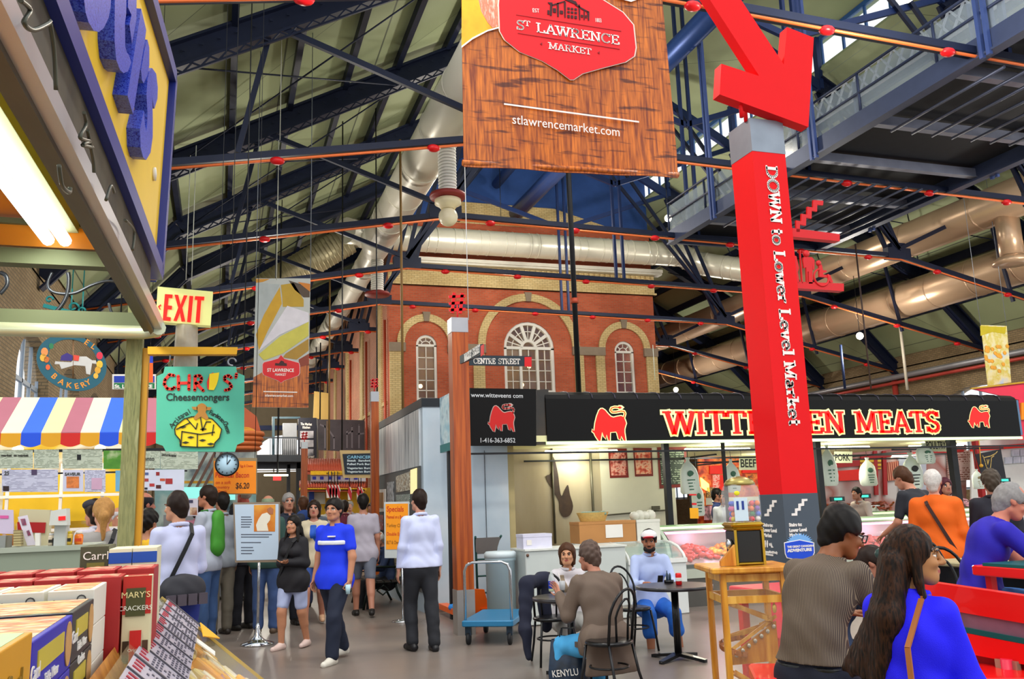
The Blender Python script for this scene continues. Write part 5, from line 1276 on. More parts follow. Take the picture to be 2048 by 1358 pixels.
# ---------------------------------------------------------------- meat counters
glass_c=glass('#dff0ea',.16)
def counter(lab,x0,x1,y,food,foodnm,end=True,dz=0,cat='display case'):
 t=thing('meat_counter',lab,cat,((x0+x1)/2,y,0),world=True)
 mb().bb((x0,y,0),(x1,y+.95,.42)).build('base',mat('#55534e',.45,.2),t)
 mb().bb((x0,y-.02,.42),(x1,y+.95,.55)).build('ledge',mat('#b8c0b0',.4,.2),t)
 m=mb();m.grid([[V(x,y+.08,.62),V(x,y+.75,.86)]for x in(x0+.06,x1)]);m.bb((x0+.06,y+.78,.55),(x1,y+.82,1.1));m.build('steel_tray',mat('#c8c0b8',.35,.4),t)
 cur=[(y,.55),(y-.02,.8),(y+.06,.98),(y+.2,1.1),(y+.4,1.16)]
 m=mb();m.grid([[V(x,a,b)for a,b in cur]for x in(x0+.03,x1)]);m.build('curved_glass',glass_c,t)
 mb().bb((x0,y+.38,1.12),(x1,y+.95,1.2)).build('case_top',mat('#86a878',.4,0),t)
 mb().bb((x0,y+.36,1.15),(x1,y+.38,1.19)).build('lit_edge',mat('#e0f8c8',.4,0,0,emit=.45),t)
 m=mb();m.tube([(x0,y+.42,1.09),(x1,y+.42,1.09)],.02,6);m.build('pink_tube',mat('#ff9ac8',.4,0,0,emit=2.5),t)
 n=max(1,int((x1-x0)/1.6))
 for k in range(n):
  L=bpy.data.lights.new('case_light','POINT');L.energy=6;L.color=(1,.45,.72);L.shadow_soft_size=.15
  lo=bpy.data.objects.new('case_light',L);COL.objects.link(lo);lo.parent=t;lo.location=(x0+(k+.5)*(x1-x0)/n-(x0+x1)/2,.3,1.0)
 if end:
  e=mb();e.prism([V(x0-.05,a,b)for a,b in[(y+.95,0),(y,0),(y-.03,.8),(y+.05,1.0),(y+.2,1.13),(y+.4,1.2),(y+.95,1.22)]],V(.06,0,0));e.build('end_panel',mat('#b8c8b4',.5,0,.05),t)
  e=mb();e.tube([V(x0+.02,a-.01,b)for a,b in cur],.014,6);e.build('black_edge',POST,t)
  e=mb();e.prism([V(x0-.06,a,b)for a,b in[(y+.6,.7),(y+.06,.7),(y+.12,.98),(y+.6,1.05)]],V(.008,0,0));e.build('end_window',mottle(['#5a3a58','#a87a98','#3a3048'],3,.15,'tinted_glass'),t)
 return t
XC0=aY(1330,1050,12.4).x+.05
counter('pink lit glass meat counter with a rounded left end along the butcher stall front',XC0,13.9,12.4,None,None)
def heap(nm,lab,c,sx,sy,n,r,mt,slope=.33,grp='meat trays in the front counter',cat='meat',stuff=True):
 m=mb()
 for k in range(n):
  x,yv=(rnd()-.5)*sx,(rnd()-.5)*sy;h=(1-(2*x/sx)**2)*(1-(2*yv/sy)**2)*r*2.2
  m.ball((c[0]+x,c[1]+yv,c[2]+yv*slope+h*rnd()+r*.3),(r*(.7+rnd()*.7),r*(.6+rnd()*.6),r*(.5+rnd()*.4)),6)
 o=m.build(nm,mt);tag(o,lab,cat,grp,'stuff');return o
y0_=12.4+.4;cols=[('#e0402c','bright red diced meat'),('#e8a020','yellow seasoned chicken pieces'),('#c83040','dark red stewing meat'),('#f090a0','pale pink pork chops'),('#d85048','red minced meat'),('#f0a8b0','pink poultry pieces'),('#c02c34','deep red steaks'),('#f4b8a0','light pink cutlets')]
for k in range(8):
 x=XC0+.55+k*.88
 heap('meat_heap',cols[k][1]+' heaped behind the curved glass of the front meat counter',(x,y0_,.74),.8,.5,70,.055,mat(cols[k][0],.35,0,.25,20,coat=.3))
counter('rear meat counter with sausages on top and pink lit trays behind the red pillar',10.2,18.5,15.6,None,None,end=False)
for k,(x,c,lab)in enumerate(((11.6,'#8a3c20','brown cooked sausages'),(13.2,'#7a2e18','dark smoked sausages'),(14.8,'#a04a24','reddish sausages'),(16.4,'#d8a0b0','pink sliced meat'))):
 m=mb()
 for j in range(46):
  a=V(x+(rnd()-.5)*1.5,15.9+rnd()*.55,1.24+rnd()*.16);d=V(rnd()-.5,rnd()-.5,.1).normalized()*.09;m.tube([a-d,a-d*.7,a+d*.7,a+d],[.008,.024,.024,.008],6)
 tag(m.build('sausage_heap',mat(c,.35,0,.4,12)),lab+' heaped on top of the rear meat counter','sausages','sausages on the rear counter','stuff')
def scale(lab,x,y,z,h=.3):
 t=thing('weighing_scale',lab,'scale',(x,y,z),world=True)
 mb().bbev((x,y,z+.06),(.32,.3,.12),.03).build('scale_body',mat('#c8ccc4',.4),t);mb().bb((x-.17,y-.16,z+.12),(x+.17,y+.14,z+.14)).build('weighing_plate',mat('#d0d4d4',.25,.7),t)
 mb().tube([(x,y+.13,z+.1),(x,y+.13,z+h)],.02,6).build('column',POST,t);mb().box((x,y+.12,z+h+.04),(.34,.06,.1)).build('display',mat('#16282c',.3),t);mb().box((x,y+.087,z+h+.04),(.2,.006,.05)).build('readout',mat('#3ac8b0',.4,0,0,emit=1),t)
p=aY(1680,980,16.0);scale('dark-faced weighing scale on the rear counter under the PORK card',p.x,16,1.2,.26);p=aY(1733,975,16.2);scale('pale weighing scale with a green plate beside the hanging bag',p.x,16.2,1.2,.3)
p=aY(2015,950,15.8);scale('scale with a green readout above the seated man in the blue T-shirt',p.x,15.8,1.2,.55)
def card(word,px,w_,lab,Y=14.6,bgc='#d8dcc0'):
 pl=Pl((0,Y,0),(0,-1,0));x0,x1,y0,y1=px;t=thing('hanging_card',lab,'sign',pl((x0+x1)/2,y1),world=True)
 m=mb();pl.poly(m,[(x0,y0),(x1,y0),(x1,y1),(x0,y1)],-.01,.01);m.build('card',mat(bgc,.6,0,.03),t)
 pl.txt('lettering',word,t,(x0+(x1-x0)*.06,y1-(y1-y0)*.2),(x1-(x1-x0)*.06,y1-(y1-y0)*.2),(y1-y0)*.6,POST,.001,.003)
 m=mb()
 for x in(x0+4,x1-4):a=pl(x,y0);m.tube([a,(a.x,a.y,2.6)],.004,4)
 m.build('hanging_wire',POST,t)
card('BEEF',(1478,1524,912,940),.3,'white BEEF card hanging left of the red pillar',15.6);card('PORK',(1668,1704,903,926),.3,'white PORK card hanging right of the red pillar',15.6);card('POULTRY',(1850,1898,877,903),.3,'white POULTRY card hanging from the awning edge')
bagm=mat('#e4ece0',.45,0,.06,5,alpha=.93)
def bag(lab,px,py0,py1,wpx,Y,mark='#46705a'):
 a,b=aY(px,py0,Y),aY(px,py1,Y);h=a.z-b.z;w=(aY(px+wpx/2,py1,Y)-aY(px-wpx/2,py1,Y)).length/2
 t=thing('plastic_bag',lab,'bag',(b.x,Y,b.z),world=True);P=[];n=20;ph=rnd()*6
 for v,k,in((0,.75),(.06,.95),(.25,1.0),(.5,.95),(.68,.8),(.8,.5),(.88,.22),(.93,.16),(1,.28)):
  P.append([V(b.x+math.cos(q*6.283/n)*w*k*(1+.1*math.sin(3*q*6.283/n+ph+v*5)),Y+math.sin(q*6.283/n)*w*.42*k*(1+.14*math.sin(4*q*6.283/n+ph)),b.z+h*v)for q in range(n+1)])
 m=mb();m.grid(P,flip=True);m.add(P[0][:-1],[tuple(range(n))[::-1]]);m.build('bag_film',bagm,t)
 m=mb();m.tube([(b.x,Y,a.z-.02),(b.x,Y,2.45)],.006,5);m.build('string',POST,t)
 m=mb();c=V(b.x,Y-w*.44,b.z+h*.38)
 for k in range(4):m.box(c+V(0,.002,-.03*k*h/.35),(w*(.8-.12*k),.006,.012*h/.4))
 m.ball(c+V(0,.01,.06*h/.35),(w*.35,.012,.035*h/.4),8);m.build('printed_mark',mat(mark,.6),t)
bag('white plastic bag hanging by the black post in front of the chalk menu',1380,915,988,38,14.2);bag('tall white plastic bag hanging behind the gumball globe',1466,918,985,32,14.3);bag('long thin white bag hanging beside the PORK card',1661,890,972,32,14.4);bag('white bag with a round knot hanging over the scale counter',1739,915,972,34,15)
bag('broad white bag hanging above the man in the dark polo shirt',1828,905,978,40,14.2,'#2c2c2c');bag('white bag hanging from the edge of the POULTRY card',1852,886,928,36,14);bag('cream bag hanging right of the black post near the bull banner',1958,938,978,24,14.6,'#8a7a50');bag('greenish bag hanging low over the end of the front counter',1398,960,1032,26,14.6)
t=thing('yellow_notice','small orange-yellow notice with a red clip hanging over the counter end','notice',aY(1387,1036,13.6),world=True)
yp=Pl((0,13.6,0),(0,-1,0));m=mb();yp.poly(m,[(1379,1016),(1396,1016),(1397,1037),(1380,1037)],-.01,.01);m.build('paper',mat('#f4a818',.6),t)
m=mb();yp.poly(m,[(1378,988),(1392,988),(1392,991),(1378,991)],-.02,.02);yp.poly(m,[(1382,1006),(1392,1006),(1392,1010),(1382,1010)],-.02,.02);m.build('red_clip',M_red_q,t);m=mb();yp.poly(m,[(1379,991),(1382,991),(1384,1016),(1381,1016)],-.01,.01);m.build('hanger',POST,t)
R1=mat('#e0200c',.5,0,.1);R2=mat('#a01c1c',.5,0,.15)
t=thing('rear_red_stall','red fronted stall with hot orange lights seen past the left of the red pillar','market stall',aZ(1470,1060,0),world=True);rp_=Pl((0,21,0),(0,-1,0))
def pb(nm,q,mt_,w0=0.,d=.05):m=mb();rp_.poly(m,q,w0,d);return m.build(nm,mt_,t)
pb('back_board',[(1395,905),(1560,900),(1560,1150),(1395,1155)],mottle(['#7a1c10','#c84018','#e88030','#5a2010'],5,.5,'lit_stall'))
pb('red_sign',[(1418,932),(1450,930),(1450,948),(1418,948)],R1,.06);pb('red_sign',[(1483,936),(1560,932),(1560,946),(1483,946)],R1,.06);pb('menu_sheet',[(1424,950),(1450,950),(1450,976),(1424,976)],printed('#e04a38','#f8e0d0',3,10),.06);pb('red_sheet',[(1438,950),(1452,950),(1452,985),(1438,985)],R1,.07)
pb('hot_lamp',[(1400,955),(1416,968),(1418,985),(1402,975)],mat('#ffc860',.4,0,.2,12,emit=2.5),.06);pb('shelf_goods',[(1412,975),(1425,975),(1425,995),(1412,995)],mottle(['#d8a040','#402818','#f0d890'],20,.5,'shelf_goods'),.06)
pb('counter_front',[(1408,1012),(1545,1008),(1545,1040),(1408,1040)],mottle(['#4a2030','#e0a0b0','#2a2028','#f0d8d8'],4,.3,'lit_glass'),.5,.3);pb('counter_top',[(1412,996),(1545,992),(1545,1010),(1412,1010)],mat('#d8d8c8',.5),.45,.3)
t=thing('rear_red_stall','red signboards and posts of a stall seen past the right of the red pillar','market stall',aZ(1700,1040,0),world=True);rp_=Pl((0,20.5,0),(0,-1,0))
pb('back_board',[(1610,905),(1930,890),(1930,1138),(1610,1148)],mottle(['#8a4a44','#b8a8a4','#9a5a50','#c8c0bc'],.8,.5,'lit_stall',detail=2))
pb('red_sign',[(1674,942),(1724,938),(1724,960),(1676,962)],R1,.06);pb('red_sign',[(1668,925),(1742,918),(1742,930),(1668,936)],R2,.06)
for x in(1745,1763):pb('red_post',[(x,902),(x+7,902),(x+10,990),(x+3,990)],R2,.08)
pb('red_beam',[(1720,912),(1925,898),(1925,904),(1720,918)],R2,.1);pb('yellow_goods',[(1718,920),(1760,916),(1760,938),(1718,940)],stripes('#d8b030','#8a4a20',9,(0,0,1)),.07);pb('hanging_sausages',[(1772,925),(1795,922),(1797,960),(1774,962)],stripes('#8a3020','#d89070',14),.07)
pb('grey_door',[(1795,915),(1850,912),(1850,985),(1797,985)],mat('#b8bcc8',.4,.2),.07);pb('white_light',[(1782,911),(1830,907),(1830,911),(1782,915)],tube,.12)
pb('price_sheet',[(1892,905),(1940,900),(1940,960),(1895,962)],printed('#c8a8a0','#7a3a28',5,14),.08)
t=thing('bull_banner','black cloth banner with a line drawing of a bull head at the far right','banner',aY(1985,960,17),world=True);bp2=Pl((0,17,0),(0,-1,0));K=6.79
def B2(l):return cr2(l,1820,860,K)
m=mb();bp2.poly(m,B2([(880,330),(1230,260),(1300,650),(980,665)]),-.01,.01);m.build('cloth',mat('#1c1c24',.6,0,.2),t)
m=mb();gl=mat('#c8a860',.5)
for l in([(985,345),(1000,375),(1090,355),(1160,320),(1185,290)],[(1000,375),(1020,440),(1035,500),(1060,535),(1090,520),(1100,440),(1105,375),(1140,350)],[(1045,400),(1055,470),(1070,400)]):stroke(bp2,m,B2(l),.02)
m.build('bull_head_drawing',gl,t);m=mb();m.tube([bp2(*B2([(935,120)])[0],.05),bp2(*B2([(965,480)])[0],.05)],.012,6);m.ball(bp2(*B2([(968,485)])[0],.05),.045,8);m.build('yellow_cord',mat('#d8a030',.5),t)
m=mb()
for q in([(1860,200),(1230,170)],):pass
[m.tube([a,(a.x,a.y,2.62)],.01,5)for a in(bp2(*B2([(880,325)])[0]),bp2(*B2([(1225,262)])[0]))];a=bp2(*B2([(880,325)])[0]);m.bar((14.9,17,2.58),(a.x+.9,17,2.58),.04);m.build('hanging_wire',POST,t)
t=thing('white_stall_back','white tiled back wall with small framed pictures at the far right','wall unit',aZ(2000,1080,0),world=True);rp_=Pl((0,20,0),(0,-1,0))
pb('wall',[(1940,880),(2120,865),(2120,1080),(1940,1080)],mat('#d8d8d4',.5,0,.08));pb('red_rail',[(1940,895),(2120,882),(2120,890),(1940,903)],R1,.06)
for x,y in((2008,915),(2024,914),(2040,913),(2022,900),(2038,899)):pb('picture_frame',[(x,y),(x+14,y-1),(x+14,y+12),(x,y+13)],mottle(['#d8dce8','#a8b0c0'],4,.4,'small_print'),.06)
t=thing('stall_fascia','pink-red fascia of another stall behind the right end of the black awning','market stall',aY(2000,800,19),world=True);rp_=Pl((0,19,0),(0,-1,0))
pb('fascia',[(1940,778),(2160,752),(2160,880),(2035,880),(2035,800)],mat('#d8304c',.5,0,.06));pb('yellow_trim',[(1940,776),(2160,750),(2160,753),(1940,779)],mat('#b8901c',.5),.06);pb('orange_letters',[(2040,806),(2100,800),(2100,812),(2055,816),(2100,822),(2100,836),(2040,840)],mat('#f08a10',.5),.06)
m=mb();m.bb((aY(1945,880,19.2).x,19.1,0),(aY(1945,880,19.2).x+.12,19.25,3));m.build('post',R2,t)
# ---------------------------------------------------------------- freezers, boxes and carts in front of the stall
FR=mat('#c8d0cc',.4,0,.05)
t=thing('chest_freezer','tall pale grey counter cabinet behind the woman at the round table','cabinet',(4.7,11.9,0),world=True)
mb().bbev((4.72,12.0,.5),(1.5,.6,.98),.02).build('body',FR,t);mb().bb((3.96,11.68,.985),(5.48,12.32,1.01)).build('top',mat('#e0e4dc',.35),t);m=mb();m.ball((4.0,11.69,.93),.022,8);m.build('lock',mat('#6a4a38',.4),t)
def gfreezer(lab,x0,x1,y):
 t=thing('chest_freezer',lab,'freezer',((x0+x1)/2,y,0),world=True)
 mb().bbev(((x0+x1)/2,y+.32,.38),(x1-x0,.64,.76),.03).build('body',mat('#d8dedc',.4,0,.04),t)
 cur=[(y,.76),(y+.06,.84),(y+.2,.93),(y+.4,.98),(y+.64,1.0)]
 m=mb();m.grid([[V(x,a,b)for a,b in cur]for x in(x0+.05,x1-.05)]);m.build('curved_glass_lid',mat('#a8c0b8',.05,0,0,alpha=.55,spec=.8),t)
 m=mb()
 for x in(x0+.02,(x0+x1)/2,x1-.02):m.tube([V(x,a,b)for a,b in cur],.022,6)
 m.bb((x0,y-.02,.72),(x1,y+.02,.78));m.build('lid_frame',mat('#e8ece8',.35),t)
gfreezer('white chest freezer with a curved glass lid behind the man in the brown jacket',5.52,6.45,11.75);
def carton(lab,lo,hi,mt_,sheet=None,nm='cardboard_box',tape=None):
 t=thing(nm,lab,'box',((lo[0]+hi[0])/2,(lo[1]+hi[1])/2,lo[2]),world=True)
 mb().bb(lo,hi).build('carton',mt_,t)
 m=mb();m.bb((lo[0]-.004,lo[1]-.004,hi[2]-.035),(hi[0]+.004,hi[1]+.004,hi[2]+.006));m.build('lid_edge',tape or mt_,t)
 if sheet:m=mb();m.bb((sheet[0],lo[1]-.008,sheet[1]),(sheet[2],lo[1]-.003,sheet[3]));m.build('paper_label',M_white,t)
CB=mat('#b8824a',.7,0,.1,4)
carton('brown cardboard box with a white paper label behind the freezer',(5.08,12.44,1.012),(6.0,12.82,1.32),CB,(5.5,1.08,5.78,1.27))
sh_=thing('freezer_shelf','pale shelf behind the freezer carrying cartons','shelf',(5.7,12.6,0),world=True);mb().bb((5.0,12.42,.97),(6.44,12.85,1.01)).build('board',FR,sh_);m=mb();[m.bb((x,12.8,0),(x+.04,12.84,.98))for x in(5.02,6.38)];m.build('upright',FR,sh_)
carton('white carton with a hand hole beside the brown box',(6.03,12.46,1.012),(6.42,12.82,1.32),mat('#dcdcd0',.6),None,'white_carton')
carton('small white box on top of the grey cabinet',(3.98,11.8,1.01),(4.4,12.1,1.2),mat('#d8d8ec',.6),(4.03,1.06,4.1,1.13),'white_carton')
t=thing('basket','shallow basket of packets on the brown cardboard box','basket',(5.4,12.62,1.326),world=True);P=[[V(5.38+math.cos(a*6.283/16)*r,12.62+math.sin(a*6.283/16)*r*.6,z)for a in range(17)]for r,z in((.2,1.328),(.26,1.46))];mb().grid(P,flip=True).add([p for p in P[0][:-1]],[tuple(range(16))]).build('wicker',mat('#c8a860',.6,0,.3,40),t);m=mb();[m.ball((5.38+(rnd()-.5)*.3,12.62+(rnd()-.5)*.16,1.44),(.06,.05,.035),6)for k in range(12)];m.build('packets',mat('#7a9a8a',.4,0,.4,20),t)
t=thing('plastic_sack','clear plastic wrapped bundles on the white carton','bag',(6.2,12.62,1.326),world=True);m=mb();[m.ball((6.08+k*.09,12.62,1.38),(.08,.1,.07+.02*(k%2)),10)for k in range(4)];m.build('film',mat('#d8d8c8',.2,0,.05,alpha=.8),t)
t=thing('drum','white plastic drum beside the pallet truck','drum',(3.72,12.05,0),world=True);mb().lathe([(.2,0),(.2,.85),(.215,.86),(.215,.93),(.19,.95),(0,.95)],(3.72,12.05,0),24).build('barrel',mat('#bcd4dc',.4,0,.04),t);mb().lathe([(.222,.9),(.225,.96),(.2,.985),(0,.985)],(3.72,12.05,0),24).build('lid',mat('#d8e8ec',.4),t)
t=thing('platform_cart','blue platform cart with a chrome push bar by the signpost','cart',(3.3,10.9,0),rz=-.5)
mb().bbev((0,0,.25),(.62,1.15,.07),.02).build('deck',mat('#2c7aa8',.35,.1,.08),t)
m=mb();m.tube([(-.28,-.5,.26),(-.28,-.5,.85),(-.25,-.5,.92),(-.18,-.5,.95),(.18,-.5,.95),(.25,-.5,.92),(.28,-.5,.85),(.28,-.5,.26)],.017,8);m.build('push_bar',mat('#c8ccd0',.12,.95,0),t)
for x,y in((-.25,-.48),(.25,-.48),(-.25,.48),(.25,.48)):m=mb();m.lathe([(.001,-.02),(.07,-.02),(.075,0),(.07,.02),(.001,.02)],(x,y,.075),14,axis=(1,0,0));w=m.build('wheel',mat('#1a1c20',.6),t);m=mb();m.box((x,y,.17),(.07,.06,.12));m.build('caster',mat('#2a3a4a',.4,.4),t)
t=thing('pallet_truck','orange pallet truck with an upright black loop handle','pallet truck',(3.48,12.8,0))
OR=mat('#f06414',.4,0,.08)
for x in(-.17,.2):mb().bb((x-.07,-.1,.08),(x+.07,1.0,.16)).build('fork',OR,t)
m=mb();m.prism([V(-.25,-.05,.1),V(.28,-.05,.1),V(.2,-.05,.42),V(-.02,-.05,.44),V(-.25,-.05,.42)],V(0,.1,0));m.build('frame',OR,t);mb().box((-.16,-.16,.28),(.2,.16,.22)).build('hydraulic_pump',mat('#8a8c86',.5,.4),t)
m=mb();m.tube([(-.12,-.18,.3),(-.1,-.1,.62)],.04,8);m.tube([(-.1,-.1,.6),(-.06,.0,1.0)],.022,8);m.build('tiller_arm',POST,t)
m=mb();m.tube([(-.06+.07*math.sin(a)*(1.2 if math.cos(a)>0 else .8),.02+.02*math.cos(a),1.11-.13*math.cos(a))for a in[k*.4488 for k in range(14)]],.014,6,closed=True);m.build('loop_handle',POST,t)
for x in(-.2,-.1):mb().lathe([(.001,-.025),(.09,-.025),(.09,.025),(.001,.025)],(x,-.18,.09),14,axis=(1,0,0)).build('wheel',mat('#202020',.6),t)
t=thing('hand_truck','dark green hand truck with a curved back leaning behind the pallet truck','hand truck',(3.95,13.5,0));m=mb()
for x in(-.16,.16):m.tube([(x,0,.1),(x,.04,.9),(x*1.1,.0,1.05),(x*1.3,-.12,1.15)],.018,6)
for z in(.3,.55,.8):m.tube([(-.16,.02,z),(.16,.02,z)],.014,6)
m.bb((-.2,-.2,.02),(.2,.02,.035));m.tube([(0,.02,.1),(0,.03,.9)],.012,5);m.build('frame',mat('#1c4a44',.4,.2),t);m=mb();m.prism([V(-.16,.05,.88),V(.16,.05,.88),V(.2,-.1,1.13),V(-.2,-.1,1.13)],V(0,-.01,.0));m.build('back_plate',mat('#a8a8a8',.4,.4),t)
for x in(-.2,.2):mb().lathe([(.001,-.03),(.1,-.03),(.1,.03),(.001,.03)],(x,.06,.1),14,axis=(1,0,0)).build('wheel',mat('#202020',.6),t)
t=thing('specials_sign','orange Specials board on a thin stand beside the silver wall','sign',(aY(806,1220,13.2).x,13.2,0),world=True);sg=Pl((0,13.2,0),(0,-1,0));cx_=aY(806,1220,13.2).x
m=mb();sg.poly(m,[(768,1004),(818,1003),(818,1116),(769,1116)],-.02,.02);m.build('frame',mat('#c0c8c8',.4,.2),t);m=mb();sg.poly(m,[(771,1008),(816,1007),(816,1098),(772,1099)],.002);m.build('orange_sheet',mat('#f0960c',.6,0,.05),t)
rd=mat('#c02818',.6,0,0)
sg.txt('lettering','Specials',t,(773,1023),(815,1023),11,rd,.007,.001)
for k,s_ in enumerate(('Peameal on a Bun','Turkey Club','Double Egg','BLT & Cheese')):sg.txt('lettering',s_,t,(773,1037+k*17),(812-k*2,1037+k*17),7,rd if k%2==0 else mat('#8a5a10',.6),.007,0)
m=mb();m.tube([(cx_,13.22,.02),(cx_,13.22,.95)],.012,6);m.lathe([(.16,0),(.16,.015),(.02,.04)],(cx_,13.22,0),20);m.build('stand',mat('#c8ccd0',.15,.9,0),t)
t=thing('park_bench','dark park bench with scrolled iron legs against the silver wall','bench',(2.6,15.7,0),rz=-math.pi/2)
for k in range(4):mb().box((0,-.18+k*.12,.44),(1.5,.09,.03)).build('seat_slat',mat('#2a241e',.5),t)
for k in range(4):mb().box((0,.27,.55+k*.1),(1.5,.025,.08)).build('back_slat',mat('#d8c8a0',.6),t)
for x in(-.65,.65):
 m=mb();m.tube([(x,-.32,0),(x,-.28,.2),(x,-.2,.42),(x,.2,.42),(x,.3,.9)],.022,6);m.tube([(x,.38,0),(x,.25,.25),(x,.2,.42)],.022,6);m.tube([(x,-.22,.44),(x,-.26,.62),(x,-.15,.68),(x,.22,.66)],.02,6);m.tube([(x,-.1,.3),(x,.0,.22),(x,.1,.3),(x,.02,.38),(x,-.1,.3)],.014,6);m.build('iron_leg',mat('#14221e',.4,.3),t)
# ---------------------------------------------------------------- cheese stall overhead canopy at the left
SD=V(.033,.9995,0);SRt=V(.9995,-.033,0)
ST=mat('#8f8a78',.3,.55,.15,3);ST2=mat('#c6ccae',.3,.5,.05);OLV=mat('#5c6448',.6,.1,.2,2)
WPOST=mottle(['#5a6040','#8a8c60','#747850','#a0a078'],9,.8,'weathered_post',(6,6,.7))
t=thing('cheese_stall_canopy','stainless edged overhead canopy of the cheese stall with an olive underside','canopy',(-.6,4.3,0),world=True)
c0=V(-.26,4.3,2.45);near=c0-SD*6.5
def off(p,a,z):return p+SRt*a+V(0,0,z)
m=mb();m.bar(off(near,-.02,.02),off(c0,-.02,.02),.035,.05);m.build('steel_edge',mat('#c4c2c8',.3,.4,.05),t)
m=mb();m.bar(off(near,-.045,.0),off(c0,-.045,.0),.02,.04);m.bar(off(near,-.075,.01),off(c0,-.07,.01),.03,.03);m.build('shaded_gap_strip',mat('#4e4a3e',.4,.4,.2),t)  # dark colour stands in for the shaded gap between the steel strips
m=mb();m.bar(off(near,-.06,.15),off(c0-SD*.25,-.07,.15),.05,.22);m.build('dark_beam',mottle(['#1c180e','#3a3422','#4a4330'],6,.7,'grimy_beam'),t)
pts=[c0+V(-.02,-.12,0),c0+V(-.035,-.05,0),c0+V(-.09,-.005,0),c0+V(-.2,.0,0),c0+V(-3,0,0)]
m=mb();m.tube(pts,.032,10);m.build('front_tube',ST2,t)
m=mb();m.bar(c0+V(-.1,.04,.055),c0+V(-3,.04,.055),.1,.07);m.build('rear_rail',OLV,t)
m=mb();m.bar(c0+V(-.16,.05,.34),c0+V(-3,.05,.34),.08,.07);m.bar(c0+V(-.16,.02,.5),c0+V(-3,.02,.5),.03,.025);m.build('upper_beam',OLV,t)
m=mb();m.bb((-3.2,4.33,2.84),(-.42,4.36,2.96));m.build('orange_fascia',mat('#c8780c',.5,0,.15,4),t)
m=mb();m.bb((-3.2,4.0,2.98),(-.42,4.36,3.1));m.build('orange_shelf',mat('#b86a10',.5,0,.2,4),t)
m=mb();m.bb((-3.2,-2,3.1),(-.36,4.4,3.14));m.build('underside',mat('#6a6f4c',.6,0,.2,1.5),t)
for k in range(3):
 y=3.9-k*1.5;m=mb();m.bar((-3,y,3.04),(-.4,y,3.04),.05,.06);m.build('cross_bar',ST,t)
ltub=mat('#fdfff2',.4,0,0,emit=5)
for dx in(-.035,.035):
 m=mb();a=V(-.73+dx,4.28,2.86);m.tube([a,a-SD*.015,a-SD*2.6],.027,10);m.build('fluorescent_tube',ltub,t)
m=mb();m.bar((-.73,4.3,2.93),V(-.73,4.3,2.93)-SD*2.7,.17,.05);m.build('light_housing',mat('#8a9070',.5,.1),t)
L=bpy.data.lights.new('canopy_light','AREA');L.shape='RECTANGLE';L.size=.2;L.size_y=2.4;L.energy=30;L.color=(1,1,.86)
lo=bpy.data.objects.new('canopy_light',L);COL.objects.link(lo);lo.parent=t;lo.location=V(-.75,3,2.82)-OFF[t]
m=mb()
def curl(pts,r=.007):m.tube(smooth3(pts),r,6)
def smooth3(pts,n=5):
 pts=[Vector(p)for p in pts];out=[]
 for i in range(len(pts)-1):
  p0,p1,p2,p3=pts[max(i-1,0)],pts[i],pts[i+1],pts[min(i+2,len(pts)-1)]
  for j in range(n):s=j/n;out.append(.5*((2*p1)+(p2-p0)*s+(2*p0-5*p1+4*p2-p3)*s*s+(3*p1-p0-3*p2+p3)*s**3))
 return out+[pts[-1]]
q=lambda x,y:aY(x,y,4.34)
curl([q(104,545),q(96,565),q(100,580),q(118,587),q(150,586),q(185,570),q(215,562),q(245,565)]);curl([q(136,545),q(138,560),q(134,590),q(120,615),q(97,636)],.01);curl([q(0,545),q(12,552),q(14,570),q(0,588)],.01);curl([q(218,606),q(222,622),q(232,640)]);curl([q(265,600),q(272,622),q(285,632)]);m.build('scroll_wire',mat('#3c4048',.3,.6),t)
m=mb()
def q2(x,y):return onp(x,y,c0+SRt*.03,SRt)
for ps in([(40,0),(60,20),(48,45),(66,60),(95,48),(100,42)],[(100,45),(108,100),(112,180)],[(168,225),(172,250),(160,275),(180,283),(165,290),(185,295)],[(175,260),(186,320),(188,345)],[(212,400),(222,372),(228,385)],[(250,440),(268,462),(265,500)],[(118,330),(124,370),(138,385),(140,375)]):curl([q2(*p)for p in ps],.0045)
m.build('tied_wire',mat('#4a4c40',.4,.4),t)
t=thing('wooden_post','weathered grey-green wooden corner post under the cheese stall canopy','post',(-.395,4.4,0),world=True)
mb().bb((-.432,4.4,0),(-.362,4.48,2.9)).build('shaft',WPOST,t)
mb().bb((-.362,4.42,1.45),(-.335,4.5,2.4)).build('yellow_batten',mat('#c8901c',.5,0,.12,4),t)
t=thing('plastic_wrap','clear wrapped roll standing behind the EXIT sign and the canopy corner','wrap',(-.2,4.4,2.1),world=True);P=[[V(-.17+math.cos(a*.6283)*r,4.4+math.sin(a*.6283)*r,z)for a in range(11)]for r,z in((.05,2.1),(.055,2.3),(.05,2.5),(.045,2.62))];mb().grid(P).build('film',mat('#b8b0a0',.25,0,.2,30,alpha=.7),t)
bo=V(-.31,4.3,0);bpn=SRt;yb=Pl(bo,bpn)
t=thing('stall_sign','yellow sign board with thick blue letters and a blue rim above the canopy','sign',(-.31,3.2,2.75),world=True)
quad=[(310,545),(340,155),(270,-20),(-400,-1500),(-420,-1290)]
def yq(x,y,w=0):return yb(x,y,w)
A,B,Cc=yq(311,545),yq(340,155),yq(285,-30)
zt=Cc.z+.35;nr=A-SD*3.2
outl=[A,B,V(Cc.x,Cc.y,Cc.z),V(nr.x,nr.y,Cc.z+.4),V(nr.x,nr.y,A.z)]
outl[2]=B+(Cc-B)*1.0
m=mb();m.prism([p-SRt*.05 for p in outl],SRt*.05);m.build('yellow_board',mat('#f2c808',.45,0,.04),t)
m=mb()
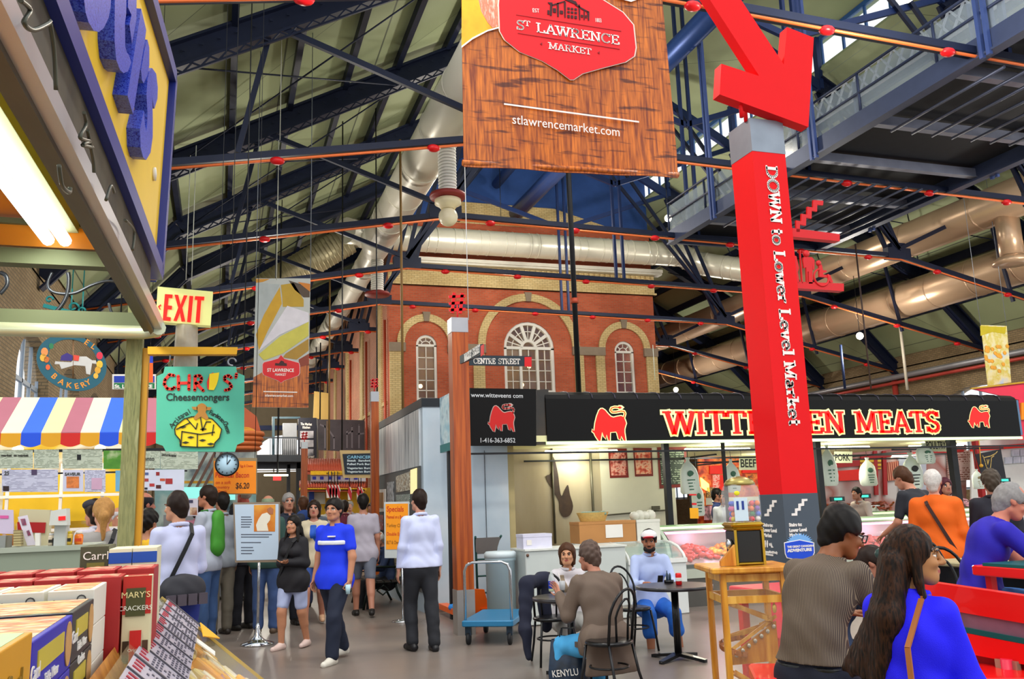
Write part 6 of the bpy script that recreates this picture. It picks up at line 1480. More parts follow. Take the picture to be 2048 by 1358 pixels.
for p,q_ in zip(outl,outl[1:]+outl[:1]):m.bar(p+SRt*.004,q_+SRt*.004,.07,.06,up=SRt)
m.build('blue_rim',mat('#22308c',.4,0,.06),t)
glit=mottle(['#0c1880','#1c30c0','#4a64dc','#1828a8'],160,.4,'glitter_blue',detail=2)
def YL(l):return[(120+x/4.,y/4.)for x,y in l]
LW=.045
letters=[[[(185,-160),(190,-20),(205,100),(230,180),(270,245),(312,255),(350,225),(390,140),(405,60),(415,-160)]],[[(440,-160),(437,200),(437,330),(450,480),(480,560),(510,585),(545,570),(570,500),(552,440),(535,420),(522,370),(520,180),(530,110),(532,-160)],[(545,60),(572,120),(556,200),(576,350),(612,150),(614,-160),(545,-160)]],[[(650,70),(690,240),(680,320),(640,560),(585,915),(540,765)],[(680,380),(700,318),(715,380),(715,520),(700,600),(670,668),(655,640),(648,560)]],[[(738,545),(770,590),(783,700),(780,790),(755,870),(740,800),(736,760),(742,900),(743,1000),(742,1100),(725,1220),(690,1280),(665,1260),(645,1180),(640,1030),(672,885),(680,1010),(690,1050),(697,1000),(700,900),(692,760),(700,640),(715,570)]]]
for polys in letters:
 m=mb()
 for l in polys:m.prism([yb(x,y,LW)for x,y in YL(l)],-SRt*LW)
 m.build('blue_letter',glit,t)
m=mb();m.lathe([(.001,0),(.03,0),(.03,.012),(.001,.016)],yb(306,348,.0),16,axis=SRt);m.build('white_knob',M_white,t)
mb().bb((-.36,4.33,2.72),(-.315,4.42,3.1)).build('striped_edge',stripes('#d8a820','#2a3ca8',14,(0,.6,1)),t)
# ---------------------------------------------------------------- cheese counter and cracker boxes in the foreground
XF=-.27;fx=Pl((XF,0,0),(1,0,0))
WD=wood('#a8641c','#d08c34',(3,20,20),.45)
t=thing('cheese_case','glass fronted cheese display case with a wooden ledge and a sloping price list','display case',(-.3,3,0),world=True)
Yf=4.05;e1,e2=aY(322,1195,Yf),aY(560,1388,Yf)
k_=(e2-e1);e2=e1+k_*1.25
mb().bb((-1.6,-.5,0),(e1.x-.02,Yf,1.18)).build('counter_body',mat('#8a8468',.5,.1,.1),t)
mb().bb((-1.6,-.5,1.18),(e1.x,Yf,1.205)).build('ledge',WD,t)
m=mb();m.prism([V(e1.x-.03,Yf,e1.z),V(e1.x-.03,Yf,1.18),V(e1.x+.02,Yf,1.18)],V(0,-4.5,0));m.build('ledge_lip',WD,t)
nE=(e2-e1).cross(V(0,1,0)).normalized();nE=-nE if nE.z<0 else nE
m=mb();m.prism([e1,e2,e2+V(0,-4.5,0),e1+V(0,-4.5,0)],nE*.006);m.build('sloping_glass',mat('#e8e4b8',.08,0,0,alpha=.1,spec=.35),t)
m=mb();m.bar(e1,e2,.012,.012);m.build('brass_edge',mat('#c0a850',.35,.5),t)
dn_=nE*-.085;xf=e2.x
m=mb();m.prism([e1+dn_,e2+dn_,V(e2.x,Yf,0),V(e1.x-.02,Yf,0),V(e1.x-.02,Yf,1.0)],V(0,-4.5,0));m.build('case_base',mat('#b8a868',.5,0,.1),t)
m=mb();m.prism([e1+dn_*.98,e2+dn_*.98,e2+dn_*.98+V(0,-4.5,0),e1+dn_*.98+V(0,-4.5,0)],nE*.004);m.build('display_floor',mat('#c8a848',.5,0,.2,8),t)
m=mb();m.prism([e1+dn_,e2+dn_,e2,e1],V(0,-.006,0));m.prism([e2+dn_,e2,e2+V(0,-4.5,0),e2+dn_+V(0,-4.5,0)],V(.006,0,0));m.build('side_glass',mat('#e8e4b8',.08,0,0,alpha=.12,spec=.4),t)
pa,pbb=e1+(e2-e1)*.03,e1+(e2-e1)*.235
pm=mb();gx=lambda u,y:pa+(pbb-pa)*u+V(0,y-Yf,0)+nE*.012
rows=15;ys=[Yf-.06-k*.19 for k in range(rows+1)]
pm.prism([gx(0,ys[0]+.02),gx(1,ys[0]+.02),gx(1,ys[-1]),gx(0,ys[-1])],nE*.004);pm.build('price_list',mat('#b8b4c4',.25,0,.03),t)
pm=mb()
for k in range(rows+1):pm.bar(gx(0,ys[k])+nE*.006,gx(1,ys[k])+nE*.006,.008 if k%4 else .016,.004)
pm.build('price_rule',mat('#4a4850',.4),t)
pm=mb();rr=random.Random(3);pr_=mb()
for k in range(rows):
 for j in range(9):
  u=.3+j*.078
  for i_ in range(4):
   if rr.random()<.75:y=ys[k]-.03-i_*.036;(pm).bar(gx(u,y)+nE*.005,gx(u+.045,y)+nE*.005,.012,.003)
 for i_ in range(3):y=ys[k]-.04-i_*.045;pr_.bar(gx(.06,y)+nE*.005,gx(.06+.1+.1*rr.random(),y)+nE*.005,.016,.003)
pm.build('small_print',mat('#5a5664',.5),t);pr_.build('red_headings',mat('#a02c3c',.5),t)
a=e1+(e2-e1)*.235+V(0,-.03,.0);m=mb();m.prism([a+nE*.02,a+(e2-e1)*.13+nE*.02,a+(e2-e1)*.03+V(0,-.32,0)+nE*.02],nE*.004);m.build('yellow_corner_card',mat('#f0b010',.5),t)
m=mb();a2=a+(e2-e1)*.0+V(0,-.36,-.01);m.prism([a2+nE*.012,a2+(e2-e1)*.11+V(0,.03,0)+nE*.012,a2+(e2-e1)*.11+V(0,-.07,0)+nE*.012,a2+V(0,-.1,0)+nE*.012],nE*.004);m.build('white_card',M_white,t)
rng=random.Random(11);RM=Matrix((((e2-e1).normalized()),V(0,1,0),nE)).transposed()
for k in range(26):
 i,j=k%4,k//4;u=.3+.17*i;y=-.09-.15*j;k2=k%3;lift=.0
 p=e1+(e2-e1)*u*.8+V(0,y,0)-nE*.08;w_,d_,hh=.055+.02*rng.random(),.12+.04*rng.random(),.035+.03*rng.random()
 tt=thing('cheese_wedge','plastic wrapped yellow cheese under the sloping glass of the case','cheese',p,0,'wrapped cheeses in the display case');tt.rotation_euler=(RM@Matrix.Rotation((rng.random()-.5)*1.2,3,'Z')).to_euler()
 m=mb();m.prism([V(-w_,-d_/2,0),V(w_,-d_/2,0),V(w_*.4,d_/2,0),V(-w_*.4,d_/2,0)],V(0,0,hh));m.build('cheese',mat(('#f0b418','#e8a010','#ecd880')[k2],.35,0,.12,12,coat=.6),tt,bevel=.008)
 m=mb();m.box((0,-.02,hh+.002),(w_,d_*.4,.004));m.build('label',mat(('#e8e0c0','#e0b040','#f0ead0')[k2],.4),tt)
def cbox(lab,y0,y1,x0,x1,z0,z1,col,side=None,top=None,nm='cracker_box',grp=None,extra=None,rz=0):
 """a carton: far face at y1, near face at y0; the aisle side faces +X"""
 t=thing(nm,lab,'box',((x0+x1)/2,(y0+y1)/2,z0),world=True,group=grp)
 mb().bb((x0,y0,z0),(x1,y1,z1)).build('carton',col,t,bevel=.002)
 if top:m=mb();m.bb((x0+.01,y0+.01,z1),(x1-.01,y1-.01,z1+.001));m.build('top_print',top,t)
 if extra:extra(t,x0,x1,y0,y1,z0,z1)
 return t
cream=mat('#d8cfa8',.5,0,.06);tan=mat('#c8985c',.55,0,.15,30);wht=mat('#e4e0d4',.5,0,.03);blackc=mat('#2c2c30',.4,0,.1);bluec=mat('#2420b0',.4,0,.06);yellc=mat('#d89a10',.45,0,.06)
topp=mottle(['#8aa0a8','#d8d0a8','#c8602c','#d8c880','#9ab0b0'],12,.4,'box_top_print',(1,2,1),3)
toprd=mottle(['#b01c1c','#d8b898','#c02424','#a89080'],18,.4,'red_box_top_print',detail=3)
def side_txt(t,s_,y,z,size,mt_,x,vert=False):
 if vert:text('lettering',s_,t,(x+.002,y,z),(0,0,-1),(0,1,0),size,mt_,.001)
 else:text('lettering',s_,t,(x+.002,y,z),(0,1,0),(0,0,1),size,mt_,.001)
def table_box(t,x0,x1,y0,y1,z0,z1):
 m=mb();cy=y1-.045;cz=(z0+z1)/2;n=20
 m.prism([V(x1+.0005,cy+.035*math.cos(k*6.283/n),cz+(z1-z0)*.42*math.sin(k*6.283/n))for k in range(n)],V(.002,0,0));m.build('cracker_picture',tan,t)
 m=mb();m.bb((x1,y0+.05,z1-.055),(x1+.002,y1-.1,z1-.02));m.build('gold_band',mat('#c8b43c',.5),t)
 side_txt(t,'Table Water',(y0+y1)/2-.02,z1-.075,.026,M_ink_w,x1);side_txt(t,'Crackers',(y0+y1)/2-.02,z1-.105,.026,M_ink_w,x1)
 side_txt(t,'Carrl',y0+.03,z1-.05,.035,M_ink_w,x1)
ztop=aX(188,1196,XF);zb2=ztop.z
Yb,Ybn=aX(188,1196,XF).y,aX(146,1226,XF).y
hb=.1
for lv in range(2):cbox('black cracker box %s with a tan cracker on its side, at the aisle edge'%('on top' if lv==0 else 'underneath'),Ybn,Yb,XF-.2,XF,zb2-hb*(lv+1)+.001,zb2-hb*lv-.001,blackc,None,topp if lv==0 else None,extra=table_box)
p1,p2=aX(146,1228,XF),aX(66,1268,XF)
for lv in range(2):cbox('blue cracker box %s with a tan cracker on its side, before the black ones'%('on top' if lv==0 else 'underneath'),p2.y,p1.y-.003,XF-.2,XF,p1.z-hb*(lv+1)+.001,p1.z-hb*lv-.001,bluec,None,topp if lv==0 else None,extra=table_box)
p3=aX(68,1262,XF)
def yel(t,x0,x1,y0,y1,z0,z1):side_txt(t,'Carrl',y1-.12,z1-.06,.05,mat('#8a6a10',.5),x1);side_txt(t,'Crackers',y1-.14,z1-.11,.034,mat('#8a6a10',.5),x1)
cbox('yellow cracker box at the bottom left corner, nearest of the pile',p3.y-.26,p2.y-.004,XF-.2,XF,p3.z-.2,p3.z,yellc,None,mat('#b8d0a0',.5,0,.15,10),extra=yel)
for k in range(1,4):
 cbox(('second','third','fourth')[k-1]+' column of black-lidded cracker boxes from the aisle edge',Ybn+.0,Yb,XF-.2-.205*k,XF-.205*k,zb2-.2,zb2-.002,blackc,None,topp)
 cbox(('second','third','fourth')[k-1]+' column of blue cracker boxes from the aisle edge',p2.y,p1.y-.003,XF-.2-.205*k,XF-.205*k,p1.z-.2,p1.z-.002,bluec,None,topp)
Yw=Yb+.02;zw=aY(212,1176,Yw).z;rowlab=('nearest the aisle','second from the aisle','third from the aisle','fourth from the aisle','fifth from the aisle')
def whitebox(first):
 def f(t,x0,x1,y0,y1,z0,z1):
  text('lettering','Carrl',t,(x1-.028,y0-.002,(z0+z1)/2),(0,0,-1),(1,0,0),.03,mat('#4a4a4a',.5),.0008)
  m=mb();m.bb((x0+.012,y0-.0015,z0+.02),(x0+.016,y0,z1-.02));m.build('ink_mark',mat('#4a4a4a',.5),t)
 return f
zg=1.206;hw_=(zw-zg)/3
for k in range(5):
 for lv in range(3 if k==0 else 1):
  cbox('white cracker box %s%s, behind the black ones'%(rowlab[k],(', topmost',', middle of its stack',', lowest of its stack')[lv]if k==0 else ''),Yw,Yw+.24,XF+.0-.1-.106*k,XF-.106*k-.002,zw-hw_*(lv+1)+.001,zw-hw_*lv-.001,wht,None,topp if lv==0 else None,extra=whitebox(k==0))
t=thing('price_tag','red price sticker on the middle white box','sticker',(XF-.085,Yw-.004,zw-hw_*1.5),world=True);mb().bb((XF-.1,Yw-.004,zw-hw_*1.75),(XF-.068,Yw-.001,zw-hw_*1.2)).build('sticker',mat('#f01808',.5,0,0),t)
Ym=Yw+.3
def marys(t,x0,x1,y0,y1,z0,z1):
 y=y0-.001;w=x1-x0;h=z1-z0
 def r(nm,u0,u1,v0,v1,mt_,d=.002):m=mb();m.bb((x0+w*u0,y-d,z0+h*v0),(x0+w*u1,y,z0+h*v1));m.build(nm,mt_,t)
 r('red_top',.0,1,.62,1,mat('#c0281c',.5,0,.1),.001);r('green_name_plate',.12,.8,.6,.88,mat('#4a4a24',.5),.003);r('gold_base',0,1,0,.16,mat('#c8901c',.5,0,.2,20),.002)
 r('red_label',.3,.7,.14,.46,mat('#c81c18',.5),.004);r('window',.06,.28,.14,.36,mat('#3a2410',.4,0,.3,40),.002);r('window',.74,.94,.16,.36,mat('#4a3018',.4,0,.3,40),.002)
 text('lettering',"MARY'S",t,(x0+w*.46,y-.0035,z0+h*.81),(1,0,0),(0,0,1),.022,mat('#f0e0a0',.5),.0008);text('lettering','CRACKERS',t,(x0+w*.46,y-.0035,z0+h*.68),(1,0,0),(0,0,1),.017,mat('#f0f0e0',.5),.0008);text('lettering','Original',t,(x0+w*.5,y-.0055,z0+h*.27),(1,0,0),(0,0,1),.011,M_ink_w,.0008)
xm0,xm1=aY(241,1290,Ym).x,aY(299,1285,Ym).x;zm0,zm1=1.206,aY(268,1152,Ym).z
cbox('tan and red cracker box standing upright with two name lines on its front',Ym,Ym+.06,xm0,xm1+.0,zm0,zm1,cream,None,mat('#b0281c',.5),extra=marys)
for k in range(4):cbox(('first','second','third','fourth')[k]+' red-topped cracker box in the front row beside the upright one',Ym-.02,Ym+.12,xm0-.105-.105*k,xm0-.105*k-.004,zm0,zm1+.002,mat('#a82020',.45,0,.1),None,toprd)
for k in range(5):cbox(('first','second','third','fourth','fifth')[k]+' red-topped cracker box in the rear row before the grey boxes',Ym+.14,Ym+.34,xm1-.1-.103*k,xm1-.103*k-.004,zm0,zm1+.012,mat('#a82020',.45,0,.1),None,toprd)
Yg=Ym+.45
def dark(t,x0,x1,y0,y1,z0,z1):
 text('lettering','Carrl',t,(x0+.045,y0-.002,z1-.03),(1,0,0),(0,0,1),.035,M_ink_w,.0008)
 m=mb();n=16;m.prism([V(x1-.03+.022*math.cos(k*6.283/n),y0-.001,z1-.085+.025*math.sin(k*6.283/n))for k in range(n)],V(0,-.002,0));m.build('cracker_picture',tan,t);m=mb();m.bb((x0+.02,y0-.002,z1-.08),(x0+.07,y0,z1-.05));m.build('gold_band',mat('#7a7434',.5),t)
xg0,xg1=aY(182,1100,Yg).x,aY(218,1100,Yg).x;zg1=aY(200,1092,Yg).z
cbox('dark olive cracker box at the far end of the cracker pile',Yg,Yg+.2,xg0-.03,xg1,1.206,zg1,mat('#4a4a34',.5,0,.1),extra=dark)
def blu(t,x0,x1,y0,y1,z0,z1):
 m=mb();m.bb((x0,y0-.002,z1-.045),(x1,y0,z1-.012));m.build('blue_band',mat('#1c4ca8',.5),t);m=mb();m.bb((x0+.01,y0-.002,z1-.11),(x1-.01,y0-.001,z1-.06));m.build('small_print',printed('#dcd8b8','#7a7a60',2,6),t)
xs_=[aY(x,1100,Yg).x for x in(219,266,316)]
for k in range(2):cbox(('left','right')[k]+' cream box of the pair with blue bands at the far end of the pile',Yg-.02,Yg+.2,xs_[k]+.001,xs_[k+1]-.001,1.206,zg1-.01,mat('#dcd8b8',.5,0,.04),extra=blu)
# ---------------------------------------------------------------- bakery stall with the striped awning
t=thing('bakery_stall','bakery stall with a red, blue, yellow and white striped awning at the left','market stall',(-2,9.4,0),world=True)
Yv,Xr=9.0,aY(312,880,9.0).x;zv0,zv1=aY(150,888,9.0).z,aY(150,866,9.0).z;ztp=aY(250,796,9.7).z
sw_=aY(87,880,9).x-aY(47,880,9).x;cols=['#d02018','#e0a018','#1c50d8','#e0a018'];cols2=['#b06a78','#e4d8a0','#3a6ae0','#e8e0c0']
x1=Xr
k=0
while x1>-4.6:
 x0=x1-sw_;i=k%4
 m=mb();m.prism([V(x0,Yv,zv1),V(x1,Yv,zv1),V(x1+.0,Yv+.75,ztp),V(x0,Yv+.75,ztp)],V(0,0,.008));m.build('awning_stripe',mat(cols2[i],.6,0,.05),t)
 sc=[V(x0+(x1-x0)*j/8,Yv-.003,zv0-.025*math.sin(math.pi*j/8))for j in range(9)]
 m=mb();m.prism(sc+[V(x1,Yv-.003,zv1),V(x0,Yv-.003,zv1)],V(0,.008,0));m.build('valance',mat(cols[i],.6,0,.05),t);x1=x0;k+=1
m=mb();m.prism([V(Xr,Yv,zv1),V(Xr,Yv+.75,ztp),V(Xr,Yv+.75,zv1)],V(.01,0,0));m.build('awning_end',mat('#c84858',.6),t)
m=mb();m.bb((-4.6,Yv+.02,zv0-.07),(-.3,Yv+.05,zv0-.045));m.bb((-4.6,Yv+.02,zv0-.27),(-.3,Yv+.04,zv0-.255));m.build('hanging_bar',POST,t)
mb().bb((-4.6,11.2,0),(-.9,11.3,2.5)).build('back_wall',mottle(['#c8a018','#e0b828','#d8d8c8','#b89020'],1.6,.6,'yellow_back_wall',(1,1,2)),t)
m=mb()
for x in(-3.2,-2.6,-2.1,-1.6,-1.2):m.bb((x,10.4,.9),(x+.03,10.43,2.2))
for z in(1.5,1.85):m.bb((-3.4,10.38,z),(-1.0,10.42,z+.03))
m.build('white_rack',M_white,t)
m=mb();m.bb((-3.4,10.35,1.32),(-2.0,10.6,1.48));m.build('bread_shelf',mottle(['#8a4a18','#c87828','#a85c1c'],9,.6,'bread_rolls'),t)
m=mb();m.bb((-2.2,10.8,1.6),(-1.0,10.9,2.1));m.build('yellow_panel',mat('#e0b818',.5,0,.1),t)
for x in(-3.4,-2.6,-1.8,-1.1):
 L=bpy.data.lights.new('stall_lamp','POINT');L.energy=9;L.shadow_soft_size=.1;L.color=(1,.9,.7);lo=bpy.data.objects.new('stall_lamp',L);COL.objects.link(lo);lo.parent=t;lo.location=V(x,9.6,2.3)-OFF[t]
 mb().ball((x,9.3,zv0-.02),(.05,.05,.035),10).build('spot_lamp',mat('#fff0b0',.4,0,0,emit=3),t)
bkp=Pl((0,9.02,0),(0,-1,0))
def sheet(quad,lab,mt_,nm='newspaper_clipping',pics=(),head=None,Y=9.02):
 pl=Pl((0,Y,0),(0,-1,0));t=thing(nm,lab,'clipping',pl(*quad[3]),world=True)
 m=mb();pl.poly(m,quad,0,.004);m.build('page',mt_,t)
 for q_,c in pics:m=mb();pl.poly(m,q_,.005,.002);m.build('picture',c,t)
 if head:pl.txt('lettering',head[0],t,head[1],head[2],head[3],mat('#3a3a34',.6),.006,.001)
def R(x0,y0,x1,y1):return[(x0,y0),(x1,y0),(x1,y1),(x0,y1)]
np_=printed('#b8c0ac','#7c8672',2,16);np2=printed('#c0c0d4','#9090a8',2,16);food=mottle(['#8a1c10','#e08038','#401008'],8,.4,'food_photo')
sheet(R(-2,900,66,937),'upper row clipping headed market to market, leftmost under the striped awning',np_,head=('market  to market',(2,913),(62,913),5));sheet(R(68,899,118,937),'plain two-column clipping in the upper row, second under the awning',np_);sheet(R(125,899,205,937),'wide grey clipping with a small figure in the upper row',np_,pics=[(R(154,909,162,920),POST)])
sheet(R(207,901,243,938),'green flower picture in the upper row by the wooden post',mottle(['#2a6a10','#4a8a1c','#e8e4c0'],5,.5,'flower_photo'),'flower_picture')
sheet(R(284,902,320,937),'clipping ending in onto, just right of the wooden post',np_,head=('onto',(287,921),(310,921),8));sheet(R(321,902,396,938),'clipping headed Lunch at the market, rightmost of the upper row',np_,head=('Lunch at the market',(323,911),(356,914),5))
sheet(R(4,939,116,984),'wide lilac clipping with a blue number 25, lower row',np2,pics=[(R(63,939,74,950),mat('#4a3a5a',.5)),(R(6,972,18,982),mat('#2a1418',.5))],head=('25',(8,950),(21,950),8))
sheet(R(126,940,167,983),'magazine cover with a red food picture in the lower row',mat('#c8c8dc',.5),'magazine_cover',[(R(133,953,158,976),food)],('SAVEUR',(129,951),(163,951),6));sheet(R(169,940,211,984),'lilac page with a pink panel beside the magazine cover',np2,pics=[(R(183,956,204,979),mat('#c8a0b8',.6))])
sheet(R(231,941,243,983),'narrow pale blue page half hidden by the wooden post',mat('#6aa8c8',.6,0,.2,9));sheet([(274,940),(369,939),(368,981),(274,981)],'white page of small food pictures right of the wooden post',mat('#ccd0e0',.5),pics=[(R(288,945,297,950),mat('#4a5a8a',.5)),(R(287,957,297,963),mat('#a03a3a',.5)),(R(312,944,319,951),mat('#902020',.5)),(R(320,957,330,962),mat('#c05030',.5)),(R(331,957,345,968),mat('#a02828',.5)),(R(299,967,309,973),mat('#b03030',.5)),(R(312,970,322,977),mat('#501c1c',.5)),(R(289,975,295,979),mat('#202030',.5))])
sheet(R(334,997,396,1032),'pale flyer pinned low behind the man in the white shirt',mat('#d0ccd8',.5),pics=[(R(378,1000,386,1006),mat('#3a3a5a',.5)),(R(380,1015,394,1030),mottle(['#c89868','#8a4a30','#e0c8a8'],8,.5,'sandwich_photo'))],Y=9.6)
Yc=6.4;ztopc=aY(90,1093,Yc).z
t=thing('bakery_counter','plain grey-green service counter behind the cracker boxes','counter',(-1.6,Yc+.3,0),world=True);xr_=aY(182,1094,Yc).x
mb().bb((-3.4,Yc,0),(xr_,Yc+.6,ztopc-.03)).build('front',mat('#8f9a88',.5,0,.04),t);mb().bb((-3.4,Yc-.02,ztopc-.03),(xr_+.02,Yc+.62,ztopc)).build('top',mat('#a8b0a0',.4),t)
cpl=Pl((0,Yc+.15,0),(0,-1,0));cz=ztopc
def cx(px):return aY(px,1090,Yc+.15).x
def cz_(py,px=100):return aY(px,py,Yc+.15).z
def jar(lab,px,py,wpx,c,lidc,nm='jar'):
 x=cx(px);r=abs(cx(px+wpx/2)-x);z1=cz_(py);t=thing(nm,lab,'jar',(x,Yc+.15,cz),world=True);h=z1-cz
 mb().lathe([(r*.9,0),(r,.015),(r,h*.75),(r*.7,h*.85)],(x,Yc+.15,cz),20).build('glass',mat(c,.15,0,.25,30,coat=.5),t);mb().lathe([(r*.75,h*.85),(r*.78,h),(0,h)],(x,Yc+.15,cz),20).build('lid',mat(lidc,.4),t)
 m=mb();m.bb((x-r*.7,Yc+.15-r*1.03,cz+h*.25),(x+r*.7,Yc+.15-r*.9,cz+h*.5));m.build('label',mat('#2c2c20' if c!='#e87818' else '#c83c10',.5),t)
jar('yellow mustard jar with a black label on the bakery counter',136,1064,18,'#d8b440','#d8c030');jar('orange sauce jar beside the mustard jar',157,1066,18,'#e87818','#d8d0c0')
jar('clear plastic cup of pale dip on the bakery counter',102,1067,13,'#d8c8b0','#d8d8d8','plastic_cup')
def slab_(lab,q_,mt_,nm,cat,dz=.03,Y=None,extra=None):
 pl=Pl((0,Y or Yc+.15,0),(0,-1,0));t=thing(nm,lab,cat,pl((q_[2][0]+q_[3][0])/2,q_[3][1]),world=True);m=mb();pl.poly(m,q_,0,dz);m.build('panel',mt_,t)
 if extra:extra(pl,t)
 return t
slab_('narrow leaning leaflet with red pictures on the bakery counter',[(36,1034),(55,1030),(72,1090),(55,1091)],mat('#dcd4e4',.5),'leaflet','leaflet',.01,extra=lambda pl,t:[(lambda m:(pl.poly(m,q,.012,.003),m.build('picture',mottle(['#c83040','#704060','#e08890'],9,.5,'leaflet_photo'),t)))(mb())for q in([(41,1038),(50,1037),(53,1050),(45,1051)],[(53,1062),(58,1060),(62,1070),(56,1072)])])
slab_('white cash register display with a red readout on the bakery counter',[(110,1022),(140,1017),(141,1050),(106,1050)],mat('#d4d8d0',.5),'cash_register','cash register',.15,extra=lambda pl,t:[(lambda m:(pl.poly(m,[(117,1033),(131,1032),(131,1040),(117,1041)],.152,.004),m.build('red_readout',mat('#e01818',.5,0,0,emit=.6),t)))(mb()),(lambda m:(m.bb((cx(112),Yc+.05,cz),(cx(135),Yc+.2,cz_(1048))),m.build('pedestal',mat('#b8bcb8',.5),t)))(mb())])
slab_('lilac notice with a pink stripe at the left end of the bakery counter',[(-20,1018),(27,1020),(29,1068),(-20,1066)],mat('#cdbfd8',.5),'notice','notice',.02,extra=lambda pl,t:[(lambda m:(pl.poly(m,[(0,1031),(17,1031),(17,1037),(0,1037)],.022,.003),m.build('pink_stripe',mat('#d85ca0',.5),t)))(mb()),(lambda m:(m.bb((cx(-18),Yc+.1,cz),(cx(14),Yc+.3,cz_(1068))),m.build('grey_stand',mat('#8a8c8a',.5),t)))(mb())])
slab_('beige cash till with a red band behind the leaflet',[(46,1018),(105,1020),(100,1092),(34,1091)],mat('#c8bf9c',.5,0,.05),'till','till',.1,Yc+.42,extra=lambda pl,t:(lambda m:(pl.poly(m,[(35,1044),(92,1045),(90,1066),(36,1064)],.102,.01),m.build('red_band',mat('#a81418',.5),t)))(mb()))
slab_('small dark card reader box on the bakery counter',[(108,1076),(126,1076),(126,1091),(108,1091)],POST,'card_reader','card reader',.06)
slab_('stack of tan paper bags on the bakery counter',[(32,1060),(46,1060),(47,1091),(32,1091)],stripes('#b8a878','#8a7a50',60,(0,0,1)),'paper_bag_stack','paper bags',.08);slab_('white card holder behind the leaflet',[(72,1066),(82,1066),(82,1091),(73,1091)],M_white,'card_holder','card holder',.04)
t=thing('hanging_sign','oval teal bakery sign ring with a white carousel horse in its middle','sign',aY(142,640,13),world=True)
op=Pl((0,13,0),(0.25,-1,0));K=5.222
def O4(l):return cr2(l,0,520,K)
def ell(cx_,cy_,rx,ry,n=40,tilt=.35):return[(cx_+rx*math.cos(a)*math.cos(tilt)-ry*math.sin(a)*math.sin(tilt),cy_+rx*math.cos(a)*math.sin(tilt)+ry*math.sin(a)*math.cos(tilt))for a in[k*2*math.pi/n for k in range(n)]]
oo,ii=ell(745,1075,375,285),ell(760,1040,262,200)
m=mb()
for k in range(40):k2=(k+1)%40;op.poly(m,O4([oo[k],oo[k2],ii[k2],ii[k]]),0,.03)
m.build('ring',mat('#1c5a6c',.45,0,.1),t)
def arc_txt(body,pts,size,pl,mt_,par):
 n=len(body)
 for i,ch in enumerate(body):
  u=i/(n-1)*(len(pts)-1);k=min(int(u),len(pts)-2);f=u-k;p=tuple(a+(b-a)*f for a,b in zip(pts[k],pts[k+1]));d=(pts[k+1][0]-pts[k][0],pts[k+1][1]-pts[k][1])
  a,b,c=pl(*O4([p])[0],.031),pl(*O4([(p[0]+d[0]*.3,p[1]+d[1]*.3)])[0],.031),pl(*O4([(p[0]+d[1]*.3,p[1]-d[0]*.3)])[0],.031)
  text('lettering',ch,par,a,b-a,c-a,size,mt_,.002,bold=.002)
og=mat('#e0902c',.5)
arc_txt('BAKERY',[(565,1215),(640,1275),(720,1310),(800,1320),(870,1305),(920,1280)],.1,op,og,t);arc_txt('EL',[(905,860),(975,905)],.1,op,og,t)
for c_,r_,cc in(((465,960),38,'#e09050'),((450,1020),34,'#e8b040'),((485,1040),28,'#c86c30'),((500,1120),24,'#e86030'),((1040,1000),34,'#d83048'),((1040,1090),34,'#e0b838'),((1020,1150),32,'#d8a030'),((1000,1210),26,'#e0b040'),((535,900),26,'#2c7a50')):m=mb();op.poly(m,O4([(c_[0]+r_*math.cos(k*.6283),c_[1]+r_*1.2*math.sin(k*.6283))for k in range(10)]),.031,.006);m.build('painted_bun',mat(cc,.5,0,.15,20),t)
m=mb();op.poly(m,O4([(575,1060),(640,1065),(740,1070),(800,1010),(900,1010),(960,1050),(1000,1050),(1010,1090),(960,1080),(940,1200),(900,1190),(890,1110),(780,1100),(640,1140),(620,1090),(570,1090)]),.0,.02);m.build('horse_figure',mat('#c8c8c4',.4),t)
m=mb();op.poly(m,O4([(640,1000),(700,970),(760,1000),(750,1055),(630,1050)]),.021,.006);m.build('purple_saddle',mat('#3a2c7a',.5),t);m=mb();op.poly(m,O4([(765,990),(830,1000),(820,1055),(770,1050)]),.021,.006);m.build('red_bridle',mat('#d84838',.5),t)
m=mb();m.tube([op(*O4([(765,830)])[0],.01),op(*O4([(762,1240)])[0],.01)],.012,6);m.build('brass_pole',mat('#8a6a4a',.4,.5),t)
m=mb();a,b=op(*O4([(450,475)])[0]),op(*O4([(1110,640)])[0]);m.bar(a,b,.03,.05)
for c_,r_ in(((515,415),.05),((765,495),.07),((850,530),.05),((1070,590),.05)):
 c3=op(*O4([c_])[0]);m.tube([c3+V(r_*math.cos(k*.5)*(1-.06*k),0,r_*math.sin(k*.5)*(1-.06*k))for k in range(13)],.014,6)
for px_ in((755,300),(870,330)):a=op(*O4([px_])[0]);m.tube([a,a+V(0,0,-.3)],.01,5);m.tube([a,(a.x,a.y,roof_z(a.x)+.7)],.008,5)
m.build('teal_scroll_bracket',mat('#147a78',.4,.2),t)
t=thing('street_sign','small blue and green street name sign behind the wooden post','street sign',aY(268,780,14),world=True);pl=Pl((0,14,0),(0,-1,0));m=mb();pl.poly(m,R(225,749,312,779),0,.03);m.build('panel',M_white,t);m=mb();pl.poly(m,R(228,752,309,765),.031,.004);m.build('blue_band',mat('#1c3cb0',.5),t);m=mb();pl.poly(m,R(228,766,309,777),.031,.004);m.build('green_band',mat('#147a48',.5),t);pl.txt('lettering','St. LAWRENCE',t,(229,776),(308,776),7,M_ink_w,.037,.003);m=mb();a=pl(236,749);m.tube([a,(a.x,a.y,roof_z(a.x)+.7)],.012,5);m.build('hanger',POST,t)
